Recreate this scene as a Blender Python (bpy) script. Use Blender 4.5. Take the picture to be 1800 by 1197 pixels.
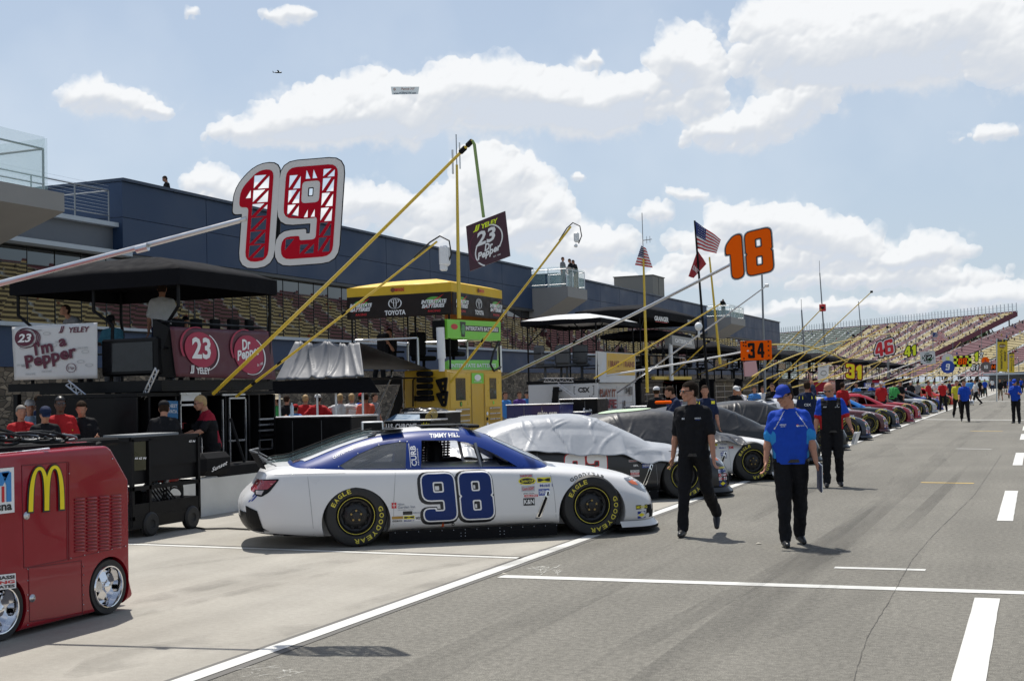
import bpy, bmesh, math, random
import numpy as np
from mathutils import Vector, Matrix, geometry
from mathutils.bvhtree import BVHTree
R=math.radians; pi=math.pi
random.seed(7)
C=bpy.context.scene.collection; SC=bpy.context.scene
for _o in list(bpy.data.objects): bpy.data.objects.remove(_o)

# ------------------------------------------------------------------ camera
# road frame: +Y runs along pit road, +X across it away from the pit wall; metres
FL,EYE,HZ=2250.0,1.72,665.0
_y=Vector((923,-66.5,-FL)).normalized(); _u=Vector((-.0262,1,0)); _u.z=(_u.x*923-66.5*_u.y)/FL; _u.normalize(); _x=_y.cross(_u)
RM=Matrix((_x,_y,_u)); FW=RM@Vector((0,0,-1)); FW.z=0; FW.normalize(); YAW=math.atan2(-FW.x,FW.y); sn,cs=math.sin(YAW),math.cos(YAW); KD=.7377
cam=bpy.data.objects.new('camera',bpy.data.cameras.new('camera')); C.objects.link(cam); SC.camera=cam
cam.location=(0,0,EYE); cam.rotation_euler=RM.to_euler()
cam.data.sensor_width=36; cam.data.lens=45.0
cam.data.clip_start=.1; cam.data.clip_end=6000

# ------------------------------------------------------------------ sun, sky, exposure
SUNV=Vector((-.315,.345,1)).normalized()          # towards the sun
sun=bpy.data.objects.new('sun',bpy.data.lights.new('sun','SUN')); C.objects.link(sun)
sun.data.energy=4.9; sun.data.angle=R(.55); sun.data.color=(1,.955,.88)
sun.rotation_euler=SUNV.to_track_quat('Z','Y').to_euler(); sun.location=(-20,30,60)
SC.view_settings.view_transform='Standard'; SC.view_settings.look='None'
SC.view_settings.exposure=0.0; SC.view_settings.gamma=1
SC.cycles.max_bounces=6; SC.cycles.use_denoising=True

def _noise2(w,h,fx,fy,seed):
    rs=np.random.RandomState(seed); g=rs.rand(int(fy)+2,int(fx)+2)
    x=np.linspace(0,fx-1e-6,w); y=np.linspace(0,fy-1e-6,h)
    xi=x.astype(int); yi=y.astype(int); tx=x-xi; ty=y-yi; tx=tx*tx*(3-2*tx); ty=(ty*ty*(3-2*ty))[:,None]
    a=g[np.ix_(yi,xi)];b=g[np.ix_(yi,xi+1)];c=g[np.ix_(yi+1,xi)];d=g[np.ix_(yi+1,xi+1)]
    return (a*(1-tx)+b*tx)*(1-ty)+(c*(1-tx)+d*tx)*ty
def _fbm(w,h,f,seed,o=6,g=.5):
    s=np.zeros((h,w)); a=1; t=0
    for k in range(o):
        s+=a*_noise2(w,h,f*2**k,max(2,f*2**k*h/w),seed+k); t+=a; a*=g
    return s/t
def _blur(a,n):
    for _ in range(n):
        a=(np.roll(a,1,0)+np.roll(a,-1,0)+2*a)/4; a=(np.roll(a,1,1)+np.roll(a,-1,1)+2*a)/4
    return a
CLOUDS=[(150,172,52,28),(215,192,78,26),(280,195,24,18),(425,238,58,24),(500,215,70,36),(565,190,66,42),(640,172,66,44),(700,205,74,48),(610,225,110,30),
 (800,158,80,44),(880,150,80,48),(960,160,70,40),(1040,165,80,36),(900,198,170,45),(1060,200,130,40),(1200,85,46,46),(1222,130,50,56),(1170,115,34,34),(1235,185,36,40),(1120,165,50,30),
 (1335,50,52,46),(1380,105,90,46),(1450,45,100,52),(1540,75,110,66),(1450,130,120,36),(1620,25,100,50),(1700,55,110,60),(1785,110,60,70),(1600,110,90,40),
 (1255,240,52,22),(1320,238,70,30),(1370,205,60,36),(1430,185,50,26),(860,305,58,44),(925,300,26,24),(900,350,86,48),(965,372,54,34),(790,372,60,44),(700,365,54,40),(640,352,54,34),(370,322,52,28),(440,350,80,30),
 (1060,430,58,36),(1000,455,70,30),(1150,378,44,20),(1285,388,50,30),(1370,395,76,30),(1430,415,70,36),(1500,428,60,34),(1645,435,60,30),(1590,455,60,20),(1250,430,90,30),
 (1330,465,170,26),(1580,492,190,22),(1750,520,110,20),(1120,500,150,24),(1450,545,260,16),(820,420,110,30),(940,410,90,30),(560,380,80,30),(510,22,54,15),(335,25,18,9),(1740,240,46,12),(1040,105,20,9),(1015,310,14,7),(1210,345,40,14)]
CW,CH=1600,704     # covers azimuth -25..+25 deg, elevation -1..+21 deg
AZ0,AZ1,EL0=-25.0,25.0,-1.0; EL1=EL0+(AZ1-AZ0)*CH/CW
def cloud_image():
    rs=np.random.RandomState(5)
    yy,xx=np.mgrid[0:CH,0:CW].astype(np.float32)
    s=CW/(AZ1-AZ0)
    wx=(_fbm(CW,CH,24,11)-.5)*26; wy=(_fbm(CW,CH,24,31)-.5)*26
    wx+=(_fbm(CW,CH,110,71,4,.6)-.5)*14; wy+=(_fbm(CW,CH,110,91,4,.6)-.5)*14
    hgt=np.zeros((CH,CW),np.float32); dens=np.zeros((CH,CW),np.float32)
    for (px,py,rx,ry) in CLOUDS:
        r_=(RM@Vector((px-900,598.5-py,-FL))).normalized(); u=math.degrees(math.atan2(r_.x,r_.y))+math.degrees(YAW); v=math.degrees(math.asin(r_.z)); rx*=1.04; ry*=1.14
        cx=(u-AZ0)*s; cy=(v-EL0)*s; k=s*math.degrees(1/FL); ax,ay=rx*k,ry*k
        x0,x1=int(max(0,cx-2*ax-30)),int(min(CW,cx+2*ax+30)); y0,y1=int(max(0,cy-2.2*ay-30)),int(min(CH,cy+2.2*ay+30))
        if x1<=x0 or y1<=y0: continue
        X=xx[y0:y1,x0:x1]+wx[y0:y1,x0:x1]; Y=yy[y0:y1,x0:x1]+wy[y0:y1,x0:x1]
        d=((X-cx)/ax)**2+((Y-cy)/ay)**2
        dens[y0:y1,x0:x1]+=np.exp(-d*1.1)*.8
        for _ in range(int(14+rx*.5)):
            th=rs.uniform(-.4,pi+.4); q=rs.uniform(.1,.95)
            bx=cx+ax*q*math.cos(th); by=cy+ay*q*math.sin(th)*.9; r=ay*rs.uniform(.22,.55)*(1.15-q*.5)
            hh=r*r-(X-bx)**2-((Y-by)*1.05)**2
            hgt[y0:y1,x0:x1]=np.maximum(hgt[y0:y1,x0:x1],np.sqrt(np.maximum(hh,0))+r*.25*(hh>0))
    n=_fbm(CW,CH,60,51,5,.6)
    hs=_blur(hgt,3)+n*9
    gy,gx=np.gradient(hs); 
    lam=np.clip(.5+(-gy*.75+gx*.35)*.33,0,1)
    lam=_blur(lam,2)
    big=_blur(dens,30); gyb,_=np.gradient(big)
    shade=np.clip(.5-gyb*26,0,1)      # tops light, bases grey
    core=np.clip((big-.75)*1.1,0,1)
    d2=dens+(_blur(hgt,4)>1)*.30+(n-.5)*.95
    a=np.clip((d2-.29)/.66,0,1); a=a*a*(3-2*a)
    veil=np.clip((_fbm(CW,CH,8,301,5)-.42)*1.7,0,1)*.55
    lum=np.clip(.775+.19*shade+.24*(lam-.45)-.18*core*(1-shade),.5,.97)
    base=np.stack([lum*.97,lum*.985,lum*1.0],-1)
    tint=np.stack([np.full_like(lum,.66),np.full_like(lum,.715),np.full_like(lum,.80)],-1)
    m=np.clip((lum-.66)/.28,0,1)[...,None]; col=tint*(1-m)+base*m
    A=np.clip(1-(1-a*.97)*(1-veil*.6),0,1)
    wa=(veil*.6*(1-a))/np.maximum(A,1e-3); col=col*(1-wa[...,None])+np.array([.86,.91,.96])*wa[...,None]
    fx=np.clip(np.minimum(xx,CW-xx)/90,0,1)*np.clip((CH-yy)/70,0,1)
    px=np.concatenate([col,(A*fx)[...,None]],-1).astype(np.float32)
    im=bpy.data.images.new('cloud_field',CW,CH,alpha=True,float_buffer=True)
    im.colorspace_settings.name='Linear Rec.709'; im.alpha_mode='CHANNEL_PACKED'
    im.pixels.foreach_set(px.ravel()); im.update(); im.pack()
    return im
W=bpy.data.worlds.new('World'); SC.world=W; W.use_nodes=True
nt=W.node_tree; nt.nodes.clear(); N=nt.nodes.new; L=nt.links.new
def mth(op,a,b=None,t=None):
    n=(t or nt).nodes.new('ShaderNodeMath'); n.operation=op
    for i,v in enumerate((a,b)):
        if v is None: continue
        if isinstance(v,(int,float)): n.inputs[i].default_value=v
        else: (t or nt).links.new(v,n.inputs[i])
    return n.outputs[0]
sky=N('ShaderNodeTexSky'); sky.sky_type='NISHITA'; sky.sun_disc=False
sky.sun_elevation=math.asin(SUNV.z); sky.sun_rotation=math.atan2(SUNV.x,SUNV.y); sky.altitude=200; sky.air_density=1.0; sky.dust_density=2.2; sky.ozone_density=1.5
tc=N('ShaderNodeTexCoord'); sp=N('ShaderNodeSeparateXYZ')
vr=N('ShaderNodeVectorRotate'); vr.rotation_type='Z_AXIS'; vr.inputs['Angle'].default_value=-YAW; L(tc.outputs['Generated'],vr.inputs['Vector']); L(vr.outputs[0],sp.inputs[0])
az=mth('MULTIPLY',mth('ARCTAN2',sp.outputs[0],sp.outputs[1]),180/pi); el=mth('MULTIPLY',mth('ARCSINE',sp.outputs[2]),180/pi)
uu=mth('DIVIDE',mth('SUBTRACT',az,AZ0),AZ1-AZ0); vv=mth('DIVIDE',mth('SUBTRACT',el,EL0),EL1-EL0)
cb=N('ShaderNodeCombineXYZ'); L(uu,cb.inputs[0]); L(vv,cb.inputs[1])
im=N('ShaderNodeTexImage'); im.image=cloud_image(); im.extension='CLIP'; im.interpolation='Cubic'; L(cb.outputs[0],im.inputs[0])
skm=N('ShaderNodeMix'); skm.data_type='RGBA'; skm.blend_type='MULTIPLY'; skm.inputs[0].default_value=1; L(sky.outputs[0],skm.inputs[6]); skm.inputs[7].default_value=(.098,.098,.098,1)
# thin high haze whitens the sky evenly
hz=N('ShaderNodeMix'); hz.data_type='RGBA'; L(mth('MAXIMUM',mth('SUBTRACT',.66,mth('MULTIPLY',el,.010)),.06),hz.inputs[0]); L(skm.outputs[2],hz.inputs[6]); hz.inputs[7].default_value=(.62,.74,.885,1)
# broken cloud elsewhere round the sky
ns=N('ShaderNodeTexNoise'); ns.inputs['Scale'].default_value=3.2; ns.inputs['Detail'].default_value=7; ns.inputs['Roughness'].default_value=.55; L(tc.outputs['Generated'],ns.inputs[0])
rp=N('ShaderNodeValToRGB'); rp.color_ramp.elements[0].position=.5; rp.color_ramp.elements[1].position=.66; L(ns.outputs[0],rp.inputs[0])
ab=mth('GREATER_THAN',mth('ABSOLUTE',mth('SUBTRACT',uu,.5)),.47); hi=mth('GREATER_THAN',vv,.93); oth=mth('MULTIPLY',mth('MAXIMUM',ab,hi),rp.outputs[0])
m1=N('ShaderNodeMix'); m1.data_type='RGBA'; L(mth('MULTIPLY',oth,.45),m1.inputs[0]); L(hz.outputs[2],m1.inputs[6]); m1.inputs[7].default_value=(.86,.88,.91,1)
m2=N('ShaderNodeMix'); m2.data_type='RGBA'; L(im.outputs['Alpha'],m2.inputs[0]); L(m1.outputs[2],m2.inputs[6]); L(im.outputs['Color'],m2.inputs[7])
bg=N('ShaderNodeBackground'); bg.inputs[1].default_value=1.0; L(m2.outputs[2],bg.inputs[0])
wo=N('ShaderNodeOutputWorld'); L(bg.outputs[0],wo.inputs[0])
W.cycles.sampling_method='MANUAL'; W.cycles.sample_map_resolution=512

# ------------------------------------------------------------------ placing helpers (photo pixel -> world point at a real depth)
def _ray(px,py): return RM@Vector((px-900,598.5-py,-FL))
def _at(r,k): return Vector((r.x*k,r.y*k,EYE+r.z*k))
def G(px,py): r=_ray(px,py); p=_at(r,-EYE/r.z); p.z=0; return p
def PX(px,py,X): r=_ray(px,py if py else 660); return _at(r,X/r.x)
def PY(px,py,Y): r=_ray(px,py if py else 660); return _at(r,Y/r.y)
def PD(px,py,d): r=_ray(px,py if py else 660); return _at(r,d*KD/r.dot(FW))

# ------------------------------------------------------------------ materials
MATS={}
def M(name,col=(.5,.5,.5),rough=.5,metal=0,var=.10,scale=6,bump=0,bscale=60,coat=0,spec=.5,emit=0,alpha=1,trans=0,rvar=.12):
    if name in MATS: return MATS[name]
    m=bpy.data.materials.new(name); m.use_nodes=True; t=m.node_tree; b=t.nodes['Principled BSDF']
    b.inputs['Base Color'].default_value=(*col,1); b.inputs['Roughness'].default_value=rough; b.inputs['Metallic'].default_value=metal
    b.inputs['Specular IOR Level'].default_value=spec; b.inputs['Coat Weight'].default_value=coat; b.inputs['Coat Roughness'].default_value=.04
    b.inputs['Alpha'].default_value=alpha; b.inputs['Transmission Weight'].default_value=trans
    if emit: b.inputs['Emission Color'].default_value=(*col,1); b.inputs['Emission Strength'].default_value=emit
    if var or bump or rvar:
        tc=t.nodes.new('ShaderNodeTexCoord')
        n=t.nodes.new('ShaderNodeTexNoise'); n.inputs['Scale'].default_value=scale; n.inputs['Detail'].default_value=5; t.links.new(tc.outputs['Object'],n.inputs['Vector'])
        if var:
            mx=t.nodes.new('ShaderNodeMix'); mx.data_type='RGBA'; mx.inputs[6].default_value=(*[c*(1-var) for c in col],1); mx.inputs[7].default_value=(*[min(1,c*(1+var)+.002) for c in col],1)
            t.links.new(n.outputs[0],mx.inputs[0]); t.links.new(mx.outputs[2],b.inputs['Base Color'])
        if rvar:
            mr=t.nodes.new('ShaderNodeMapRange'); t.links.new(n.outputs[0],mr.inputs[0]); mr.inputs[1].default_value=.25; mr.inputs[2].default_value=.75
            mr.inputs[3].default_value=max(0,rough-rvar); mr.inputs[4].default_value=min(1,rough+rvar); t.links.new(mr.outputs[0],b.inputs['Roughness'])
        if bump:
            n2=t.nodes.new('ShaderNodeTexNoise'); n2.inputs['Scale'].default_value=bscale; n2.inputs['Detail'].default_value=4; t.links.new(tc.outputs['Object'],n2.inputs['Vector'])
            bp=t.nodes.new('ShaderNodeBump'); bp.inputs['Strength'].default_value=bump; bp.inputs['Distance'].default_value=.02; t.links.new(n2.outputs[0],bp.inputs['Height']); t.links.new(bp.outputs[0],b.inputs['Normal'])
    MATS[name]=m; return m
BLK=M('black_paint',(.006,.006,.007),.38,var=.3,spec=.16)
BLKM=M('black_matte',(.008,.008,.009),.75,var=.3,bump=.1,spec=.12)
RUB=M('rubber',(.014,.014,.014),.62,var=.25)
WHT=M('white_paint',(.78,.79,.80),.35,coat=.2,var=.03)
DWHT=M('decal_white',(.8,.8,.8),.4,var=.02)
DBLK=M('decal_black',(.012,.012,.014),.4,var=.1)
CHR=M('chrome',(.75,.76,.78),.14,1,var=.05,rvar=.05)
ALU=M('aluminium',(.62,.63,.65),.34,.95,var=.08)
STL=M('grey_steel',(.25,.26,.27),.45,.7)
YEL=M('yellow_fibreglass',(.68,.47,.035),.35,coat=.3,var=.12)
YELD=M('decal_yellow',(.80,.70,.02),.4,var=.03)
RED=M('decal_red',(.55,.015,.02),.4,var=.05)
BLU=M('decal_blue',(.01,.05,.33),.4,var=.05)
GRN=M('lime_green',(.20,.62,.05),.4,var=.05)
SKIN=M('skin',(.44,.22,.145),.6,var=.12,scale=20,spec=.2)
SKIND=M('dark_skin',(.10,.05,.032),.5,var=.10,scale=20)
HAIR=M('brown_hair',(.03,.017,.010),.8,spec=.1,var=.4,scale=40,bump=.5,bscale=120)
HAIRB=M('blond_hair',(.42,.28,.12),.6,var=.3,scale=40,bump=.5,bscale=120)
GLS=M('dark_glass',(.02,.022,.025),.05,var=.1,coat=1,rvar=0)
# ------------------------------------------------------------------ mesh builder
class MB:
    def __init__(s): s.v=[];s.f=[];s.m=[];s.x=None
    def _a(s,vs,fs,mi):
        o=len(s.v)
        if s.x is not None: vs=[s.x@Vector(v) for v in vs]
        s.v+=[tuple(v) for v in vs]; s.f+=[tuple(i+o for i in f) for f in fs]; s.m+=[mi]*len(fs); return s
    def raw(s,vs,fs,mi=0): return s._a(vs,fs,mi)
    def box(s,c,d,mi=0,rz=0,ch=0,M4=None):
        x,y,z=[k/2 for k in d]
        if ch>0:
            ch=min(ch,x*.9,y*.9,z*.9); vs=[]
            for sx in(-1,1):
                for sy in(-1,1):
                    for sz in(-1,1): vs+=[(sx*(x-ch),sy*(y-ch),sz*z),(sx*x,sy*(y-ch),sz*(z-ch)),(sx*(x-ch),sy*y,sz*(z-ch))]
            bm=bmesh.new(); [bm.verts.new(v) for v in vs]; bmesh.ops.convex_hull(bm,input=bm.verts); bm.verts.index_update()
            vs=[v.co.copy() for v in bm.verts]; fs=[[v.index for v in f.verts] for f in bm.faces]; bm.free()
        else:
            vs=[(sx*x,sy*y,sz*z) for sx in(-1,1) for sy in(-1,1) for sz in(-1,1)]
            fs=[(0,1,3,2),(4,6,7,5),(0,4,5,1),(2,3,7,6),(0,2,6,4),(1,5,7,3)]
        m=M4 if M4 is not None else Matrix.Translation(c)@Matrix.Rotation(rz,4,'Z')
        if M4 is not None: m=M4@Matrix.Translation(c)
        return s._a([m@Vector(v) for v in vs],fs,mi)
    def tube(s,pts,r,n=8,mi=0,cap=True,r2=None):
        pts=[Vector(p) for p in pts]; k=len(pts); vs=[];fs=[]; up=None
        for i,p in enumerate(pts):
            t=(pts[min(i+1,k-1)]-pts[max(i-1,0)]).normalized()
            if up is None: up=t.orthogonal().normalized()
            up=(up-t*up.dot(t)).normalized(); w=t.cross(up)
            rr=r if r2 is None else r+(r2-r)*i/(k-1)
            if isinstance(r,(list,tuple)): rr=r[i]
            vs+=[p+(up*math.cos(2*pi*j/n)+w*math.sin(2*pi*j/n))*rr for j in range(n)]
        for i in range(k-1):
            for j in range(n): a=i*n+j;b=i*n+(j+1)%n; fs.append((a,b,b+n,a+n))
        if cap: fs+=[tuple(reversed(range(n))),tuple(range((k-1)*n,k*n))]
        return s._a(vs,fs,mi)
    def ell(s,c,r,mi=0,nu=14,nv=9,M4=None):
        vs=[(0,0,-1)]
        for i in range(1,nv):
            a=-pi/2+pi*i/nv
            vs+=[(math.cos(a)*math.cos(2*pi*j/nu),math.cos(a)*math.sin(2*pi*j/nu),math.sin(a)) for j in range(nu)]
        vs.append((0,0,1)); fs=[]
        for j in range(nu): fs.append((0,1+(j+1)%nu,1+j)); t=len(vs)-1; b=1+(nv-2)*nu; fs.append((t,b+j,b+(j+1)%nu))
        for i in range(nv-2):
            for j in range(nu): a=1+i*nu+j;b=1+i*nu+(j+1)%nu; fs.append((a,b,b+nu,a+nu))
        rr=r if isinstance(r,(tuple,list)) else (r,r,r)
        vs=[Vector((v[0]*rr[0],v[1]*rr[1],v[2]*rr[2])) for v in vs]
        if M4 is not None: vs=[M4@v for v in vs]
        return s._a([v+Vector(c) for v in vs],fs,mi)
    def caps(s,a,b,ra,rb,mi=0,n=12):
        a,b=Vector(a),Vector(b); d=b-a; Ln=max(d.length,1e-5); d=d/Ln; pts=[];rs=[]
        for k in range(5): t=pi/2*(1-k/4); pts.append(a-d*ra*math.sin(t)); rs.append(max(ra*math.cos(t),1e-4))
        for k in range(5): t=pi/2*k/4; pts.append(b+d*rb*math.sin(t)); rs.append(max(rb*math.cos(t),1e-4))
        return s.tube(pts,rs,n,mi)
    def lathe(s,prof,n=24,mi=0,M4=None,cap=False):   # prof: (r,z) round local Z
        vs=[];fs=[];k=len(prof)
        for (r,z) in prof: vs+=[Vector((r*math.cos(2*pi*j/n),r*math.sin(2*pi*j/n),z)) for j in range(n)]
        for i in range(k-1):
            for j in range(n): a=i*n+j;b=i*n+(j+1)%n; fs.append((a,b,b+n,a+n))
        if cap: fs+=[tuple(reversed(range(n))),tuple(range((k-1)*n,k*n))]
        if M4 is not None: vs=[M4@v for v in vs]
        return s._a(vs,fs,mi)
    def prism(s,pts,d,mi=0):     # planar polygon (3d points) extruded by vector d
        pts=[Vector(p) for p in pts]; d=Vector(d); n=len(pts)
        fs=[tuple(range(n)),tuple(reversed(range(n,2*n)))]+[(i,i+n,(i+1)%n+n,(i+1)%n) for i in range(n)]
        return s._a(pts+[p+d for p in pts],fs,mi)
    def quad(s,*p,mi=0): return s._a(p,[tuple(range(len(p)))],mi)
    def flat(s,tri,fr,mi=0):     # tri=(pts2,faces); fr=(origin,u,v)
        o,u,v=fr; return s._a([o+u*p[0]+v*p[1] for p in tri[0]],tri[1],mi)
    def slab(s,loops,fr,th,mi=0):  # polygon with holes -> solid plate; side walls included
        o,u,v=fr; n=u.cross(v).normalized()*th; tri=tess(loops)
        top=[o+u*p[0]+v*p[1] for p in tri[0]]; k=len(top)
        s._a(top,tri[1],mi); s._a([p-n for p in top],[tuple(reversed(f)) for f in tri[1]],mi)
        for lp in loops:
            q=[o+u*p[0]+v*p[1] for p in lp]; m=len(q); s._a(q+[p-n for p in q],[(i,i+m,(i+1)%m+m,(i+1)%m) for i in range(m)],mi)
        return s
def root(name,label,cat,loc=(0,0,0),rz=0,group=None,kind=None,sc=1):
    o=bpy.data.objects.new(name,None); C.objects.link(o); o.empty_display_size=.1
    o.location=loc; o.rotation_euler=(0,0,rz); o.scale=(sc,)*3
    tag(o,label,cat,group,kind); return o
def tag(o,label=None,cat=None,group=None,kind=None):
    for k,v in (('label',label),('category',cat),('group',group),('kind',kind)):
        if v: o[k]=v
    return o
def mtx(o): return Matrix.Translation(o.location)@Matrix.Rotation(o.rotation_euler.z,4,'Z')@Matrix.Scale(o.scale.x,4)
def obj(name,mb,mats,parent=None,world=False,smooth=False,link=True,fix=True):
    me=bpy.data.meshes.new(name); vs=mb.v
    if world and parent is not None:
        p=parent; m=mtx(p) if p.parent is None else mtx(p.parent)
        iv=m.inverted(); vs=[iv@Vector(v) for v in vs]
    me.from_pydata([tuple(v) for v in vs],[],mb.f)
    if not isinstance(mats,(list,tuple)): mats=[mats]
    for m in mats: me.materials.append(m)
    if len(mats)>1: me.polygons.foreach_set('material_index',mb.m)
    if fix:
        bm=bmesh.new(); bm.from_mesh(me); bmesh.ops.recalc_face_normals(bm,faces=bm.faces); bm.to_mesh(me); bm.free()
    if smooth: me.polygons.foreach_set('use_smooth',[True]*len(me.polygons)); 
    if smooth=='auto': me.set_sharp_from_angle(angle=R(35))
    me.update()
    o=bpy.data.objects.new(name,me)
    if link: C.objects.link(o)
    if parent is not None: o.parent=parent
    return o
def one(name,mb,mats,label,cat,group=None,smooth=False,base=None,kind=None):   # a thing that is a single mesh, origin at its base
    if base is None:
        a=np.array([tuple(v) for v in mb.v]); base=Vector(((a[:,0].min()+a[:,0].max())/2,(a[:,1].min()+a[:,1].max())/2,a[:,2].min()))
    base=Vector(base); mb.v=[tuple(Vector(v)-base) for v in mb.v]
    o=obj(name,mb,mats,smooth=smooth); o.location=base; return tag(o,label,cat,group,kind)
def struct(name,mb,mats,smooth=False): return tag(obj(name,mb,mats,smooth=smooth,fix=False),kind='structure')
def split_obj(o,axis=1):
    """give the pieces on either side of local axis=0 an object each"""
    bm=bmesh.new(); bm.from_mesh(o.data); me2=o.data.copy(); d=[f for f in bm.faces if f.calc_center_median()[axis]>0]; bmesh.ops.delete(bm,geom=d,context='FACES'); bm.to_mesh(o.data); bm.free()
    bm=bmesh.new(); bm.from_mesh(me2); d=[f for f in bm.faces if f.calc_center_median()[axis]<=0]; bmesh.ops.delete(bm,geom=d,context='FACES'); bm.to_mesh(me2); bm.free(); return me2
def copy_tree(o,parent=None,skip=()):
    c=o.copy(); C.objects.link(c); c.parent=parent
    for ch in o.children:
        if ch.name.split('.')[0] in skip: continue
        copy_tree(ch,c)
    return c
# ------------------------------------------------------------------ 2-D shapes and lettering
def tess(loops):
    fl=[p for l in loops for p in l]
    tr=geometry.tessellate_polygon([[Vector((p[0],p[1],0)) for p in l] for l in loops])
    return (fl,[tuple(t) for t in tr])
def area(p): return sum(p[i][0]*p[(i+1)%len(p)][1]-p[(i+1)%len(p)][0]*p[i][1] for i in range(len(p)))/2
def rnd(poly,r,k=4,inner=.35):
    out=[];n=len(poly); A=area(poly)
    for i in range(n):
        p=Vector(poly[i][:2]);a=Vector(poly[i-1][:2])-p;b=Vector(poly[(i+1)%n][:2])-p
        rr=poly[i][2] if len(poly[i])>2 else r
        cr=(-a).x*b.y-(-a).y*b.x
        if cr*A<0 and len(poly[i])<3: rr=r*inner
        rr=min(rr,a.length*.49,b.length*.49)
        if rr<1e-4: out.append((p.x,p.y)); continue
        s=p+a.normalized()*rr; e=p+b.normalized()*rr
        for j in range(k+1):
            t=j/k; q=s*(1-t)**2+p*2*t*(1-t)+e*t*t; out.append((q.x,q.y))
    return out
def offs(poly,d):
    n=len(poly);out=[];sg=1 if area(poly)>0 else -1
    for i in range(n):
        p=Vector(poly[i]);a=(p-Vector(poly[i-1]));b=(Vector(poly[(i+1)%n])-p)
        if a.length<1e-6 or b.length<1e-6: out.append((p.x,p.y)); continue
        a.normalize();b.normalize(); na=Vector((a.y,-a.x))*sg;nb=Vector((b.y,-b.x))*sg
        m=na+nb
        if m.length<.2: m=na
        m=m/ max(m.length_squared/2,.35) ; q=p+m*d; out.append((q.x,q.y))
    return out
GLY={  # 6 x 10 block racing numerals: outer, holes
 '0':[[(0,0),(6,0),(6,10),(0,10)],[(2.1,2),(3.9,2),(3.9,8),(2.1,8)]],
 '1':[[(1.3,0),(4,0),(4,10),(2.2,10),(.2,8),(.2,6),(1.3,6)]],
 '2':[[(0,0),(6,0),(6,2.2),(2.6,2.2),(6,5.4),(6,10),(0,10),(0,6.9),(2.1,6.9),(2.1,8),(3.9,8),(3.9,6.2),(0,2.6)]],
 '3':[[(0,0),(6,0),(6,4.6),(5.4,5.1),(6,5.6),(6,10),(0,10),(0,7.2),(2,7.2),(2,8.1),(3.9,8.1),(3.9,6),(2.4,6),(2.4,4.2),(3.9,4.2),(3.9,1.9),(2,1.9),(2,3),(0,3)]],
 '4':[[(3.2,0),(5.4,0),(5.4,2.4),(6.2,2.4),(6.2,4.2),(5.4,4.2),(5.4,10),(2.6,10),(0,4.4),(0,2.4),(3.2,2.4)],[(2,4.2),(3.2,4.2),(3.2,7)]],
 '5':[[(0,0),(6,0),(6,6.2),(2.1,6.2),(2.1,8),(5.8,8),(5.8,10),(0,10),(0,4.4),(3.9,4.4),(3.9,2),(2.1,2),(2.1,3.2),(0,3.2)]],
 '6':[[(0,0),(6,0),(6,6),(2.1,6),(2.1,8),(3.9,8),(3.9,7.2),(6,7.2),(6,10),(0,10)],[(2.1,1.9),(3.9,1.9),(3.9,4.3),(2.1,4.3)]],
 '7':[[(1,0),(3.2,0),(6,8),(6,10),(0,10),(0,7.9),(3.6,7.9)]],
 '8':[[(0,0),(6,0),(6,4.6),(5.6,5),(6,5.4),(6,10),(0,10),(0,5.4),(.4,5),(0,4.6)],[(2.2,1.8),(3.8,1.8),(3.8,4.1),(2.2,4.1)],[(2.2,6),(3.8,6),(3.8,8.2),(2.2,8.2)]],
 '9':[[(0,0),(6,0),(6,10),(0,10),(0,4.4),(3.9,4.4),(3.9,2),(2.1,2),(2.1,2.5),(0,2.5)],[(2.0,6.0),(4.0,6.0),(4.0,8.3),(2.0,8.3)]],
}
def number(txt,h=1,off=0,slant=0,r=1.3,wd=1.0,gap=.9,hole=.45):   # list of digits, each [outer,holes..] in metres; x from 0
    out=[];x=0;k=h/10
    for ch in txt:
        g=GLY[ch]; w=4.2 if ch=='1' else 6.0
        loops=[]
        for i,lp in enumerate(g):
            q=[(p[0]*wd,p[1]) for p in lp]; ou=off/k
            if off: q=offs(q,ou if i==0 else -ou)
            A0=area(q)
            if i>0 and A0*area([(p[0],p[1]) for p in lp])<=0: continue
            if i>0:
                ws_=[a[0] for a in q]; hs_=[a[1] for a in q]
                if max(ws_)-min(ws_)<.25 or max(hs_)-min(hs_)<.25 or max(ws_)-min(ws_)>6: continue
            q=rnd(q,max(.15,r+ou) if i==0 else max(.08,hole-ou*.5),inner=max(.08,(.35*r-ou))/max(.15,r+ou))
            q=[((p[0]+x)*k,p[1]*k) for p in q]
            if i>0 and (abs(area(q))<(.1*k*k) or area(q)*area([(p[0],p[1]) for p in lp])<0): continue
            loops.append([(p[0]+slant*p[1],p[1]) for p in q])
        out.append(loops); x+=w*wd+gap
    return out,(x-gap)*k
_tx={}
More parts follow.
